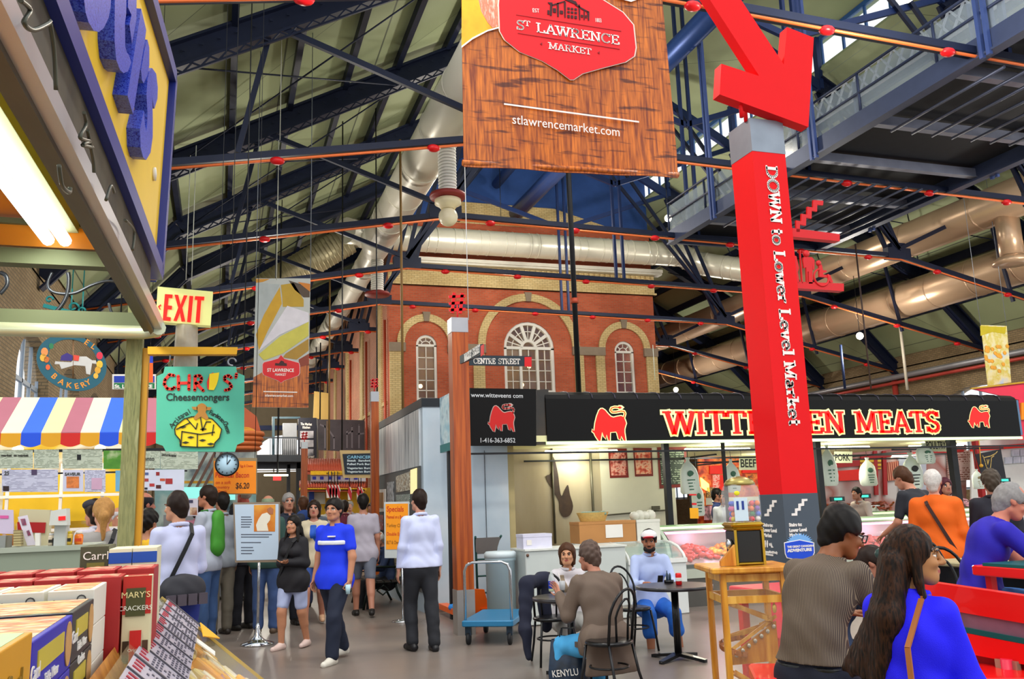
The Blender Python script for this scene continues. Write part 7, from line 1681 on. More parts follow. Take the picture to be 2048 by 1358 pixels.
t=thing('orange_flag','narrow blue and orange banner strip behind the yellow batten','banner',aY(300,775,13.5),world=True);pl=Pl((0,13.5,0),(0,-1,0));m=mb();pl.poly(m,R(295,726,306,765),0,.01);m.build('orange_strip',mat('#f06414',.5),t);m=mb();pl.poly(m,R(295,710,306,726),0,.01);m.build('blue_strip',mat('#1c3cc0',.5),t);m=mb();a=pl(300,710);m.tube([a,(a.x,a.y,roof_z(a.x)+.7)],.006,4);m.build('cord',POST,t)
# ---------------------------------------------------------------- clock, peameal sign, menu stand
t=thing('wall_clock','round black-rimmed clock with a pale blue face, hands at one','clock',aY(455,955,13),world=True);kp=Pl((0,13,0),(0,-1,0));c=kp(454,929);r=(kp(478,929)-c).length
mb().lathe([(r*.9,0),(r*1.02,0),(r*1.02,.05),(r*.9,.06)],c+V(0,.02,0),32,axis=(0,-1,0),cap=False).build('rim',POST,t);mb().lathe([(.001,.03),(r*.92,.03),(r*.92,.0)],c+V(0,.02,0),32,axis=(0,-1,0)).build('dial',mat('#b8dcf0',.4,0,.02),t)
m=mb();f=c+V(0,-.016,0);m.bar(f,f+V(0,0,r*.72),.008,.004,up=(0,1,0));m.bar(f,f+V(r*.27,0,r*.42),.012,.004,up=(0,1,0));m.build('hands',POST,t);m=mb()
for k in range(12):a=k*math.pi/6;u=V(math.sin(a),0,math.cos(a));m.bar(f+u*r*.68,f+u*r*.82,.01,.004,up=(0,1,0))
m.build('numerals',POST,t);m=mb();m.tube([c+V(0,.02,r),(c.x,c.y+.02,roof_z(c.x)+.7)],.006,5);m.build('hanger',POST,t)
t=thing('price_sign','orange Bacon sign priced $6.20 hanging behind the clock','sign',aY(470,987,13.3),world=True);pl=Pl((0,13.3,0),(0,-1,0));m=mb();pl.poly(m,R(426,916,514,989),-.02,.02);m.build('frame',mat('#8a7a58',.5),t);m=mb();pl.poly(m,R(428,922,512,987),.001,.005);m.build('orange_sheet',mat('#f08a10',.55,0,.06),t)
pl.txt('lettering','Peameal Bacon',t,(430,955),(510,955),11,rd,.007,.001);pl.txt('lettering','on a soft',t,(431,968),(465,968),7,rd,.007);pl.txt('lettering','country',t,(431,977),(462,977),6,rd,.007);pl.txt('lettering','bun',t,(436,985),(456,985),6,rd,.007);pl.txt('lettering','Egg & Cheese',t,(480,934),(510,934),5,rd,.007);dkb=mat('#3a1c08',.5);pl.txt('lettering','$6.20',t,(471,977),(506,977),12,dkb,.007,.002);m=mb();[m.tube([pl(x,916),(pl(x,916).x,13.3,roof_z(pl(x,916).x)+.7)],.006,4)for x in(430,510)];m.build('hanger',POST,t)
t=thing('basket_sculpture','big orange-brown basket shaped sign behind the turquoise sign','sign',aY(485,912,13.8),world=True);c=aY(484,905,13.8)
for k in range(4):mb().lathe([(.24+.02*k,0),(.28+.015*k,.03),(.25+.02*k,.07)],c+V(0,0,.02+.07*k),22).build('basket_coil',mat('#b8602c',.6,0,.2,8),t)
m=mb();m.prism([c+V(-.1,.1,.3),c+V(.28,.1,.28),c+V(.2,.1,.55),c+V(-.02,.1,.72)],V(0,.06,0));m.build('basket_lid',mat('#a8502c',.6,0,.2,8),t);m=mb();m.ball(c+V(.02,-.02,.26),(.2,.2,.12),16);m.build('bread_dome',mat('#c88428',.6,0,.2,5),t);m=mb();m.tube([c+V(0,.13,.5),(c.x,c.y+.13,roof_z(c.x)+.7)],.01,5);m.build('hanger',POST,t)
fs=aZ(515,1290,0);t=thing('menu_stand','white menu board with a cook photo on a chrome pole with a round base','menu stand',fs,world=True);pl=Pl((0,fs.y,0),(0,-1,0));chrome=mat('#d0d4d8',.08,1,0)
m=mb();pl.poly(m,[(466,1005),(560,1004),(560,1124),(470,1125)],-.02,.02);m.build('frame',mat('#8a7a68',.4,.2),t);m=mb();pl.poly(m,[(469,1009),(557,1008),(557,1119),(473,1121)],.001,.004);m.build('sheet',mat('#b8cce0',.45,0,.04),t)
m=mb();pl.poly(m,[(508,1010),(551,1009),(550,1063),(508,1063)],.006,.002);m.build('orange_photo',mottle(['#e08a10','#c87010','#e8b040'],2,.4,'photo_backdrop'),t);m=mb();pl.poly(m,[(514,1062),(512,1050),(517,1038),(524,1028),(534,1025),(541,1031),(540,1040),(534,1048),(537,1062)],.009,.002);m.build('cook_figure',mat('#e0dccc',.5,0,.1),t);m=mb();pl.poly(m,[(534,1018),(541,1014),(547,1018),(546,1028),(538,1028)],.011,.002);m.build('cook_head',mat('#a86a48',.5),t)
m=mb();[pl.poly(m,[(482,y),(482+w_,y),(482+w_,y+2),(482,y+2)],.006,.001)for y,w_ in((1033,20),(1038,22),(1043,22),(1048,20),(1053,18),(1068,62),(1073,56),(1084,40),(1094,24),(1100,26),(1106,22))];m.build('small_print',mat('#5a6474',.5),t)
m=mb();m.tube([(fs.x,fs.y+.02,.05),(fs.x,fs.y+.02,1.5)],.018,10);m.lathe([(.2,0),(.205,.02),(.1,.05),(.045,.1),(.03,.2),(.018,.26)],(fs.x,fs.y+.02,0),28);m.build('chrome_pole',chrome,t)
# ---------------------------------------------------------------- far stalls down the aisle
t=thing('mezzanine','dark grey mezzanine with a railing in front of the far arched window','mezzanine',aZ(540,1040,0),world=True);fp=Pl((0,46,0),(0,-1,0));DG=mat('#3a4048',.5,.2,.15)
def fb(pl,t,nm,q_,mt_,w0=0.,d=.1):m=mb();pl.poly(m,q_,w0,d);return m.build(nm,mt_,t)
fb(fp,t,'deck_beam',R(500,913,602,926),DG,0,1.2);fb(fp,t,'lower_beam',R(500,926,600,938),DG,-.3,.6);fb(fp,t,'column',R(592,925,600,1040),DG,-.2,.5);fb(fp,t,'column',R(573,930,579,1040),DG,-.2,.5)
m=mb();[fp.poly(m,R(x,878,x+1,913),.9,.05)for x in range(540,596,4)];fp.poly(m,R(500,874,597,877),.9,.06);m.build('railing',DG,t);fb(fp,t,'grey_cabinet',R(565,848,592,912),mat('#b8bcc4',.5),-.5,.5);fb(fp,t,'door_frame',[(544,834),(600,834),(600,838),(549,838),(549,912),(544,912)],mat('#3c6070',.5),.2,.2)
fb(fp,t,'market_kitchen_sign',R(596,836,633,916),mat('#1c1e2c',.4),1.0,.1)
for y in(862,880,898):fb(fp,t,'grey_photo',R(600,y,627,y+14),mottle(['#3a3a44','#a8a8b0','#d8d8e0'],1.2,.5,'grey_photo'),1.11,.03)
fp.txt('lettering','The Market',t,(601,850),(626,851),5,M_ink_w,1.12,.004);fp.txt('lettering','Kitchen',t,(605,857),(622,857),5,M_ink_w,1.12,.004);fp.txt('lettering','FRONT STREET',t,(604,915),(631,915),3.5,M_ink_w,1.12,.004);fb(fp,t,'red_corner',R(595,911,599,919),M_red_q,1.12,.03)
mp_=Pl((0,40,0),(0,-1,0));t=thing('photo_mural','long dark mural photo of an arched hall hung above the yellow stall','mural',mp_(690,905),world=True)
fb(mp_,t,'panel',[(634,839),(742,841),(742,906),(636,900)],mottle(['#2c2830','#5a525c','#3a3440'],.5,.5,'dark_mural'),0,.1);pale=mat('#8a8490',.5)
m=mb();[stroke(mp_,m,l,.07,.1)for l in([(638,848),(655,856),(668,875),(668,900)],[(650,850),(650,898)],[(694,860),(694,898)],[(704,852),(704,898)],[(694,868),(706,862)],[(718,850),(718,898)],[(732,848),(732,898)],[(714,868),(740,866)])];m.build('printed_window',pale,t)
fb(mp_,t,'tan_edge',[(653,842),(655,842),(655,903),(653,903)],mat('#a88a68',.5),.1,.06);m=mb();[m.tube([mp_(x,840),mp_(x,840)+V(0,0,3.5)],.03,5)for x in(640,738)];m.build('hanging_wire',POST,t)
t=thing('menu_board','hanging slate menu board of burritos in a pale wooden frame','menu board',aY(715,955,24),world=True);cpn=Pl((0,24,0),(0,-1,0));fb(cpn,t,'frame',[(679,901),(760,901),(760,956),(686,956)],mat('#c8ac78',.5,0,.1),0,.08);fb(cpn,t,'slate',[(685,908),(760,906),(760,949),(690,949)],mat('#1c2838',.6),.081,.02)
for k,(s_,y,h_)in enumerate((('CARNICEROS',917,6),('Steak  Sandwich',923,4),('Pulled Pork Burrito',930,4),('Vegetarian Burrito',938,4),('Vegetarian Burrito',945,4))):cpn.txt('lettering',s_,t,(694,y),(756,y),h_,mat('#d8e8f0' if k else '#8ac8e8',.5),.103,.002)
m=mb();[m.tube([cpn(x,902),(cpn(x,902).x,24,roof_z(cpn(x,902).x)+.7)],.02,5)for x in(684,755)];m.build('hanging_wire',POST,t);
t=thing('tiled_roof_stall','bright yellow stall under two red tile roofs at the far end of the aisle','market stall',aZ(680,1040,0),world=True);yp_=Pl((0,36,0),(0,-1,0));TILE=stripes('#b8503c','#8a3424',2.6,(1,0,0));YEL=mat('#e8b808',.5,0,.08)
for(y0,y1,xa,xb,yf)in((918,942,614,700,34.6),(963,976,600,730,34)):
 A_,B_=aY(xa,y1,yf),aY(xb,y1,yf);C_,D_=aY(xb+4,y0,yf+1.4),aY(xa-2,y0,yf+1.4);m=mb();n=26
 for k in range(n):
  u0=k/n;p,q_=A_+(B_-A_)*(u0+.5/n),D_+(C_-D_)*(u0+.5/n);m.tube([p,q_],(B_-A_).length/n*.55,6)
 m.prism([A_-V(0,0,.05),B_-V(0,0,.05),C_-V(0,0,.05),D_-V(0,0,.05)],V(0,0,-.08));m.build('tile_roof',mat('#a84832',.6,0,.25,3),t)
fb(yp_,t,'yellow_beam',R(620,941,700,950),YEL,1.2,.2);fb(yp_,t,'white_band',R(621,950,730,963),mat('#c8ccd8',.5),1.0,.2);[fb(yp_,t,'blue_mark',R(x,953,x+7,959),mat('#2430b8',.5),1.21,.04)for x in(625,640,657,674,690,708)]
fb(yp_,t,'yellow_front',R(600,976,745,1040),YEL,.2,.4);fb(yp_,t,'pale_front',R(600,985,650,1008),mat('#d8dccc',.5,0,.2,2),.7,.1);fb(yp_,t,'yellow_eave',R(598,976,732,981),YEL,1.9,.1);fb(yp_,t,'blue_door',R(618,980,628,1005),mat('#3a5ab8',.5),.81,.05)
def shirt(lab,px,py,c,w=6,Y=33.95):
 t=thing('hanging_garment',lab,'garment',aY(px,py+22,Y),world=True,group='striped garments hanging at the yellow stall');pl=Pl((0,Y,0),(0,-1,0));m=mb();pl.poly(m,[(px-w*.3,py),(px+w*.3,py),(px+w,py+10),(px+w*.8,py+26),(px-w*.8,py+26),(px-w,py+10)],0,.12);m.build('cloth',stripes(c,'#e8e0d8',3.5,(1,0,.4)),t);m=mb();a=pl(px,py,.06);m.tube([a,a+V(0,0,.5)],.02,4);m.build('hook',POST,t)
for k in range(4):shirt('red and white striped garment hanging under the lower tile roof',657+k*6,970,'#b82430',5)
for px_ in(699,717,722):shirt('red and white striped garment hanging under the lower tile roof',px_,974,'#c02838',4)
fp3=Pl((0,29,0),(0,-1,0));t=thing('hanging_lamp','long lit fluorescent fitting hanging beneath the mezzanine','lamp',fp3(560,950),world=True);fb(fp3,t,'tube',R(528,949,576,952),tube,0,.1);m=mb();m.tube([fp3(556,949),(fp3(556,949).x,29,roof_z(fp3(556,949).x)+.7)],.015,5);m.build('cord',POST,t)
fp4=Pl((0,30,0),(0,-1,0));t=thing('exit_sign','small far EXIT sign glowing red under the mezzanine','exit sign',fp4(553,960),world=True);fb(fp4,t,'housing',R(546,952,562,961),mat('#f03838',.5,0,0,emit=1),0,.06);m=mb();m.tube([fp4(554,952),(fp4(554,952).x,30,roof_z(fp4(554,952).x)+.7)],.015,5);m.build('cord',POST,t)
t=thing('hanging_board','plain tan panel hanging high before the far wall','panel',aY(642,842,45),world=True);pl=Pl((0,45,0),(0,-1,0));fb(pl,t,'panel',[(628,783),(658,787),(656,842),(626,836)],mat('#b89a58',.6,0,.05),0,.1);m=mb();[m.tube([pl(x,786),pl(x,786)+V(0,0,5)],.03,5)for x in(632,655)];m.build('hanging_wire',POST,t)
t=thing('far_stall','pale stall with teal lit glass cases behind the queue at the left','market stall',aZ(400,1150,0),world=True);q5=Pl((0,19,0),(0,-1,0))
fb(q5,t,'back_board',R(310,905,512,1190),mottle(['#4a6a70','#8ab0b0','#c8d0c8','#5a6470'],1.3,.4,'teal_stall'),-.3,.1);fb(q5,t,'teal_case',R(350,975,470,1000),mat('#8ae0d8',.3,0,.2,3,emit=.6),0,.3);fb(q5,t,'orange_band',R(368,962,500,967),mat('#d89a28',.5),.1,.1);fb(q5,t,'grey_counter',R(330,1030,500,1188),mat('#8a8c90',.5,0,.1),0,.5)
m=mb();[m.bar(q5(a,985,.2),q5(a+42,905,.2),.09,.05)for a in(372,388,402)];m.build('slanted_brown_strut',mat('#6a4c40',.5,0,.2),t)
# ---------------------------------------------------------------- bistro tables and bentwood chairs
CHB=mat('#101114',.32,.3,.1,coat=.2);TOPM=mottle(['#1c1a1c','#2c282c','#242024'],6,.28,'dark_laminate')
def bistro(lab,c,r,h=.74,cross=True):
 t=thing('bistro_table',lab,'table',(c[0],c[1],0),world=False)
 mb().lathe([(r-.02,h-.035),(r,h-.03),(r,h-.005),(r-.01,h)],(0,0,0),40).build('table_top',TOPM,t)
 m=mb();m.tube([(0,0,.04),(0,0,h-.03)],.038,14);m.lathe([(.16,h-.05),(.16,h-.035),(.04,h-.035)],(0,0,0),20);m.build('column',CHB,t)
 m=mb()
 for k in range(4):
  a=.5+k*math.pi/2;d=V(math.cos(a),math.sin(a),0);n=V(-d.y,d.x,0)
  m.prism([d*.03+n*.045+V(0,0,.07),d*.03-n*.045+V(0,0,.07),d*.32-n*.025+V(0,0,.03),d*.32+n*.025+V(0,0,.03)],V(0,0,-.03));m.ball(d*.3+V(0,0,.014),(.03,.03,.014),8)
 m.build('cross_base',CHB,t);return t
def chair(lab,loc,rz):
 """bentwood style metal chair facing local +Y"""
 t=thing('bistro_chair',lab,'chair',(loc[0],loc[1],0),rz)
 mb().lathe([(0,.43),(.19,.43),(.205,.445),(.2,.46),(.17,.468),(0,.462)],(0,0,0),28).build('seat',CHB,t)
 for s in(-1,1):
  mb().tube([(s*.14,.14,.43),(s*.165,.17,.2),(s*.18,.19,0)],.0125,8).build('front_leg',CHB,t)
  mb().tube([(s*.155,-.12,.45),(s*.17,-.17,.2),(s*.19,-.23,0)],.0125,8).build('rear_leg',CHB,t)
 arc=[(.165*math.cos(math.radians(a))*(1 if True else 1),-.15-.07*math.sin(math.radians(a)),.68+.21*math.sin(math.radians(a)))for a in range(0,181,15)]
 mb().tube([(.16,-.12,.45)]+arc+[(-.16,-.12,.45)],.0125,8).build('back_hoop',CHB,t)
 arc2=[(.085*math.cos(math.radians(a)),-.15-.055*math.sin(math.radians(a)),.66+.15*math.sin(math.radians(a)))for a in range(0,181,20)]
 mb().tube([(.075,-.14,.45)]+arc2+[(-.075,-.14,.45)],.01,8).build('inner_hoop',CHB,t)
 mb().tube([(.165*math.cos(a),.01+.165*math.sin(a),.25)for a in[k*.3307 for k in range(19)]],.009,6,closed=True).build('stretcher_ring',CHB,t)
 return t
AZ=lambda deg:-math.radians(deg)
T1=aZ(1140,1192,.74);T2=aZ(1348,1170,.74)
bistro('small round dark bistro table between the woman and the man in the brown jacket',T1,.36)
bistro('round dark bistro table in front of the man with the cap',T2,.4)
C1=aZ(1218,1283,.45)
chair('black hoop-backed chair under the man in the brown jacket, back to the camera',C1,AZ(-28))
C2=V(T1.x+.1,T1.y+.78,0);chair('black chair with a dark jacket over it behind the small round table',C2,AZ(188))
C3=V(T2.x-.15,T2.y+.72,0);chair('black chair under the man with the cap',C3,AZ(165))
t=thing('jacket','dark navy jacket hung over the chair behind the small table','jacket',(C2.x-.18,C2.y+.1,.45))
F=Field((-.28,-.35,-.45),(.3,.3,.6),.012)
F.cone((-.05,-.02,.36),(.18,.1,.38),.07,.07,.05,((.3,1,0),.7));F.cone((-.07,-.04,.34),(-.12,-.1,-.1),.08,.06,.05,((.3,1,0),.6));F.cone((-.12,-.1,-.1),(-.1,-.12,-.36),.06,.035,.04);F.cone((.16,.1,.36),(.2,.14,-.1),.08,.07,.05,((.3,1,0),.5));F.wrinkle(.006,(30,30,20));field_obj('cloth',F,mat('#1c2034',.8,0,.2),t)
def cup(nm,lab,c,cat,parts):
 t=thing(nm,lab,cat,tuple(c),world=True)
 for pn,prof,mt_ in parts:mb().lathe(prof,c,18).build(pn,mt_,t)
 return t
p=aZ(1104,1183,.74);cup('drink_bottle','plastic bottle with a blue label and green juice on the small table',p,'bottle',[('bottle',[(.032,0),(.034,.01),(.034,.12),(.024,.16),(.013,.18),(.013,.2)],mat('#d8e0dc',.1,0,0,alpha=.5)),('blue_label',[(.0345,.03),(.0352,.035),(.0352,.1),(.0345,.105)],mat('#1c3ca8',.4,0,.3,30)),('green_juice',[(.02,.004),(.033,.005),(.033,.03),(.0,.032)],mat('#b8c820',.2,0,.05))])
p=aZ(1125,1180,.74);t=cup('glass','small glass with a white straw beside the bottle',p,'glass',[('tumbler',[(.026,0),(.033,.09),(.031,.09),(.024,.006)],mat('#d8dce0',.08,0,0,alpha=.5))]);m=mb();m.tube([p+V(0,0,.01),p+V(-.035,0,.17)],.004,6);m.build('straw',M_white,t)
p=aZ(1358,1170,.74);cup('soda_can','red and white soda can on the table of the man with the cap',p,'can',[('can',[(.027,0),(.032,.008),(.032,.108),(.026,.12),(0,.12)],mat('#d81c20',.3,.3,0)),('white_stripe',[(.0325,.04),(.0326,.045),(.0326,.07),(.0325,.075)],M_white)])
p=aZ(1338,1166,.74);t=cup('sauce_bottles','small dark caddy of sauce bottles beside the soda can',p,'caddy',[('caddy',[(.05,0),(.055,.03),(.05,.03),(.046,.006)],CHB)]);m=mb();m.lathe([(.014,.005),(.014,.09),(.006,.11),(.006,.13),(0,.13)],p+V(-.018,0,0),10);m.lathe([(.013,.005),(.013,.08),(.006,.1),(0,.1)],p+V(.02,.01,0),10);m.build('bottles',mat('#3a4a5a',.3,0,.3,30),t)
t=thing('shopping_bag','dark blue shopping bag with white letters standing below the small table','bag',(0,0,0));p=aZ(1140,1372,0);t.location=(p.x,p.y,0);t.rotation_euler=(0,0,AZ(40))
P=[[V(x*k,y*k2,z)for x,y in((-.17,-.08),(0,-.1),(.17,-.08),(.19,0),(.17,.08),(0,.1),(-.17,.08),(-.19,0),(-.17,-.08))]for z,k,k2 in((0,.95,1),(.12,1,1.1),(.26,.95,.8),(.38,.88,.5),(.4,.84,.45))]
m=mb();m.grid(P,flip=True);m.add(P[0][:-1],[tuple(range(8))]);m.build('bag_body',mottle(['#0c1420','#1c3048','#10182a'],7,.3,'shiny_bag'),t)
text('lettering','KENYLU',t,(-.0,-.117,.13),(1,0,.12),(-.1,-.05,1),.085,M_ink_w,.002,width=.26)
m=mb();[m.tube([(x,y,.39),(x*.7,y*.5,.5),(-x*.7,y*.5,.5),(-x,y,.39)],.006,5)for x,y in((-.08,-.03),(-.08,.03))];m.build('handle',CHB,t)
# ---------------------------------------------------------------- wooden marble machine with the gumball globe
GW=wood('#b86a10','#e8a83c',(14,14,2),.35);GWl=wood('#c88420','#f0bc58',(14,14,2),.35)
Mc=dpt(1487,1128,5.7);Mz=Mc.z;TR_=math.radians(-17)
t=thing('marble_machine','golden wooden marble run stand with glazed sides and a spiral track','marble run',(Mc.x,Mc.y,0),TR_)
hw2=.235;M_clear=mat('#f4ecd8',.06,0,0,alpha=.05,spec=.3)
for i,(x,y)in enumerate(((-hw2,-hw2),(hw2,-hw2),(hw2,hw2),(-hw2,hw2))):mb().bb((x-.022,y-.022,0),(x+.022,y+.022,Mz-.04)).build('corner_post',GW,t)
mb().bbev((0,0,Mz-.02),(2*hw2+.2,2*hw2+.18,.035),.015).build('top_board',GW,t);t.scale=(.8,.8,1)
m=mb()
for z in(Mz-.07,Mz-.2):
 for s in(-1,1):m.bb((-hw2,s*hw2-.012,z-.022),(hw2,s*hw2+.012,z+.022));m.bb((s*hw2-.012,-hw2,z-.022),(s*hw2+.012,hw2,z+.022))
m.build('rail',GWl,t)
m=mb()
for s in(-1,1):m.bb((-hw2,s*(hw2-.004)-.002,.1),(hw2,s*(hw2-.004)+.002,Mz-.06));m.bb((s*(hw2-.004)-.002,-hw2,.1),(s*(hw2-.004)+.002,hw2,Mz-.06))
m.build('glass_pane',M_clear,t)
m=mb()
def track(pts,w=.045):
 for a,b in zip(pts[:-1],pts[1:]):
  a,b=Vector(a),Vector(b);m.bar(a,b,w,.012);d=(b-a).normalized();n=V(-d.y,d.x,0)*w/2
  for s in(-1,1):m.bar(a+n*s+V(0,0,.012),b+n*s+V(0,0,.012),.008,.022)
z0=Mz-.24
track([(-.17+.3*(k/8)*1,-.1+.06*math.sin(k*.4),z0-.012*k)for k in range(9)]);track([(.13+.04*math.sin(k*.5),-.1+.2*k/6,z0-.1-.01*k)for k in range(7)]);track([(.15-.3*k/8,.12,z0-.17-.008*k)for k in range(9)])
m.build('upper_track',GWl,t);m=mb();track([(-.14+.08*math.cos(k*.5),-.02+.13*math.sin(k*.5),z0-.22-.008*k)for k in range(13)]);m.build('curved_track',wood('#8a4a1c','#c07838',(14,14,2),.35),t)
m=mb();m.prism([V(-.21,-.05,.62),V(.21,-.05,.84),V(.21,-.05,.6),V(-.21,-.05,.58)],V(0,.02,0));m.build('ramp_board',GW,t)
m=mb();[m.lathe([(.001,-.01),(.014,-.01),(.014,.01),(.001,.01)],(-.18+k*.052,-.06,.615+k*.0275),10,axis=(0,1,0))for k in range(8)];m.build('ramp_pegs',mat('#c8c0b0',.3,.6),t)
m=mb();m.bar((-.21,-.055,.65),(.21,-.055,.87),.02,.02);m.build('ramp_rail',GWl,t)
mb().lathe([(.2,.3),(.22,.3),(.22,.38),(.2,.38),(.2,.315),(.0,.31)],(.03,.02,0),28).build('catch_bowl',GW,t);mb().lathe([(.19,.13),(.22,.13),(.22,.24),(.205,.24),(.2,.15),(0,.145)],(0,0,0),28).build('lower_bowl',GW,t)
m=mb();track([(-.19+.3*k/7,-.16+.2*k/7,.55-.022*k)for k in range(8)]);m.build('lower_track',GW,t)
m=mb();m.ball((.16,-.2,.93),(.018,.012,.03),8);m.tube([(.16,-.2,.95),(.16,-.2,1.0)],.005,5);m.build('brass_bell',mat('#e8c860',.25,.7),t)
m=mb();m.prism([V(-.22,-.16,Mz),V(-.1,-.16,Mz),V(-.1,-.16,Mz+.13),V(-.22,-.16,Mz+.03)],V(0,.05,0));m.build('wedge_block',GW,t)
Gc=dpt(1490,1110,5.7)
t=thing('gumball_machine','glass gumball dispenser with coloured balls on a black and brass base','gumball machine',(Gc.x,Gc.y,Mz),TR_+.1);br=mat('#b8922c',.25,.8,.1)
mb().bbev((0,0,.115),(.185,.185,.21),.02).build('black_base',mat('#16140f',.3),t);m=mb();m.bbev((0,0,.008),(.2,.2,.016),.02);m.bbev((0,0,.225),(.21,.21,.02),.02)
for s in(-1,1):m.bb((s*.09-.008,-.1,0),(s*.09+.008,-.092,.22))
m.build('brass_trim',br,t);mb().bbev((0,0,.25),(.225,.225,.03),.03).build('brass_tray',br,t)
gl_=mb();pr=[]
for z,k in((.265,.92),(.3,1),(.45,1),(.49,.9),(.505,.8)):pr.append([V(x*k*.1,y*k*.1,z)for x,y in((-1,-.8),(-.8,-1),(.8,-1),(1,-.8),(1,.8),(.8,1),(-.8,1),(-1,.8),(-1,-.8))])
gl_.grid(pr,smooth=False,flip=True);gl_.build('glass_globe',mat('#eef4f4',.03,0,0,alpha=.2,spec=.9),t)
m=mb();m.lathe([(.095,.5),(.1,.51),(.085,.535),(.04,.555),(0,.56)],(0,0,0),20);m.build('brass_lid',mat('#a89858',.3,.7),t)
m=mb();m.bb((-.085,-.102,.275),(.005,-.1,.42));m.build('instruction_card',mat('#cfe4f0',.4,0,.05),t);m=mb();m.bb((-.07,-.1045,.345),(-.055,-.102,.4));m.bb((-.035,-.1045,.345),(-.02,-.102,.4));m.build('blue_figures',mat('#203c90',.5),t);m=mb();m.ball((-.06,-.1,.45),(.02,.004,.015),8);m.build('yellow_sticker',mat('#e8e020',.5),t)
m=mb();m.lathe([(.03,0),(.034,.02),(.02,.03),(0,.032)],(-.095,-.02,.13),14,axis=(-1,0,0));m.build('coin_handle',mat('#c8ccd0',.15,.9,0),t)
gr=random.Random(5);gcol=['#e02c3c','#2c5ad8','#18803c','#f07818','#e8d028','#e85aa0','#7a3ca8','#e8e4dc'];n=0
for lz in range(4):
 for gx in range(5):
  for gy in range(3):
   x,y=-.075+.0375*gx+.006*(lz%2),-.08+.034*gy+.008*(lz%2)
   if x>.085 or(gx<3 and gy==0):continue
   b=mb().ball((0,0,0),.0175,12).build('gumball',mat(gcol[n*5%8 if n%3 else gr.randrange(8)],.3,0,.05,coat=.4),None);n+=1
   wpos=rotz((x,y,.285+lz*.033),TR_+.1)+Vector((Gc.x,Gc.y,Mz));b.location=wpos;tag(b,'shiny coloured gumball inside the glass globe of the dispenser','gumball','gumballs in the dispenser')
# ---------------------------------------------------------------- red high tables and benches
RT_=mat('#f01414',.32,0,.04,coat=.3);RT2=mat('#d81018',.4,0,.06);MAU=mottle(['#6a4a58','#8a6070','#78505f'],4,.3,'mauve_top');TEAL=mat('#0c5a58',.35)
def L3(px,py,d):return dpt(px,py,d)
t=thing('high_table','long red table board with a mauve inlay and teal line at the right edge','table',(dpt(2000,1250,4.3).x,dpt(2000,1250,4.3).y,0),world=True)
o_=dpt(1975,1240,4.45);dirY=V(.26,-.966,0).normalized();nrm=V(-dirY.y*-1,0,0)
nX=V(-.966,-.26,0).normalized()*-1
tb=Pl(o_,dirY.cross(V(0,0,1)).normalized());
if tb.n.dot(CAM-o_)<0:tb.n=-tb.n
def band(nm,q_,mt_,w=0.,d=.04):m=mb();tb.poly(m,q_,w-d,d);return m.build(nm,mt_,t)
band('top_board',[(1840,1158),(2150,1203),(2150,1260),(1840,1206)],RT_,0,.06);band('mauve_panel',[(1840,1206),(2150,1260),(2150,1297),(1840,1236)],MAU,-.012);band('teal_line',[(1840,1234),(2150,1292),(2150,1303),(1840,1244)],TEAL,.0,.05);band('lower_board',[(1840,1244),(2150,1303),(2150,1343),(1840,1284)],RT_,.004,.06)
band('back_panel',[(1840,1280),(2150,1338),(2150,1560),(1840,1500)],mat('#a80c14',.5,0,.1),-.05,.02)
m=mb();a=tb(2012,1318,.01);m.tube([a,V(a.x,a.y,0)],.028,10);m.build('red_leg',mat('#e83050',.35),t);m=mb();a=tb(2000,1318,.0);m.bb((a.x-.015,a.y-.02,0),(a.x+.015,a.y+.02,a.z));a=tb(2030,1322,.0);m.bb((a.x-.012,a.y-.02,0),(a.x+.012,a.y+.02,a.z));m.build('steel_leg',mat('#b0a890',.3,.6),t)
a=dpt(1655,1352,4.45);bz=.745
t=thing('high_bench','red high bench under the couple seated in the foreground','bench',(a.x,a.y,0),AZ(118))
L_=1.5;mb().bbev((.0,.38,bz-.03),(.42,L_,.06),.02).build('seat_board',RT_,t)
for y in(-.25,.95):
 for x in(-.15,.15):mb().bb((x-.03,y-.03,0),(x+.03,y+.03,bz-.06)).build('leg',RT2,t)
m=mb();m.bb((-.15,-.25,.3),(-.11,.95,.36));m.build('foot_rail',RT2,t)
t=thing('high_table','red table end glimpsed between the marble stand and the pinstriped man','table',(0,0,0));p=dpt(1566,1200,6.5);t.location=(p.x,p.y+.1,0);tz=p.z+.05
mb().bbev((.1,.1,tz),(.5,.6,.05),.02).build('table_board',mat('#e8304a',.35,0,.05),t);mb().bb((-.14,-.18,tz-.3),(.3,-.14,tz-.02)).build('apron',mat('#e8304a',.35,0,.05),t);[mb().bb((x,y,0),(x+.06,y+.06,tz-.02)).build('leg',RT2,t)for x,y in((-.1,-.15),(.26,-.15),(-.1,.3),(.26,.3))]
p=dpt(2040,1130,6.0);t=thing('high_table','red table edge with a teal strip in front of the man in the blue T-shirt','table',(p.x+.35,p.y,0));tz=p.z
mb().bbev((0,0,tz-.05),(.85,.7,.07),.015).build('table_board',RT_,t);mb().bb((-.42,-.2,tz-.015),(.42,.25,tz+.005)).build('teal_strip',TEAL,t);[mb().bb((x,y,0),(x+.05,y+.05,tz-.08)).build('leg',RT2,t)for x in(-.36,.3)for y in(-.3,.25)]
p=dpt(1990,1185,6.6);t=thing('high_stool','dark stool under the man in the blue T-shirt','stool',(p.x+.02,p.y+.1,0));sz_=p.z-.06
mb().lathe([(0,sz_-.03),(.17,sz_-.03),(.18,sz_),(0,sz_+.01)],(0,0,0),24).build('seat',CHB,t);[mb().tube([(.1*math.cos(a),.1*math.sin(a),sz_-.02),(.19*math.cos(a),.19*math.sin(a),0)],.014,6).build('leg',CHB,t)for a in(.8,2.37,3.94,5.5)]
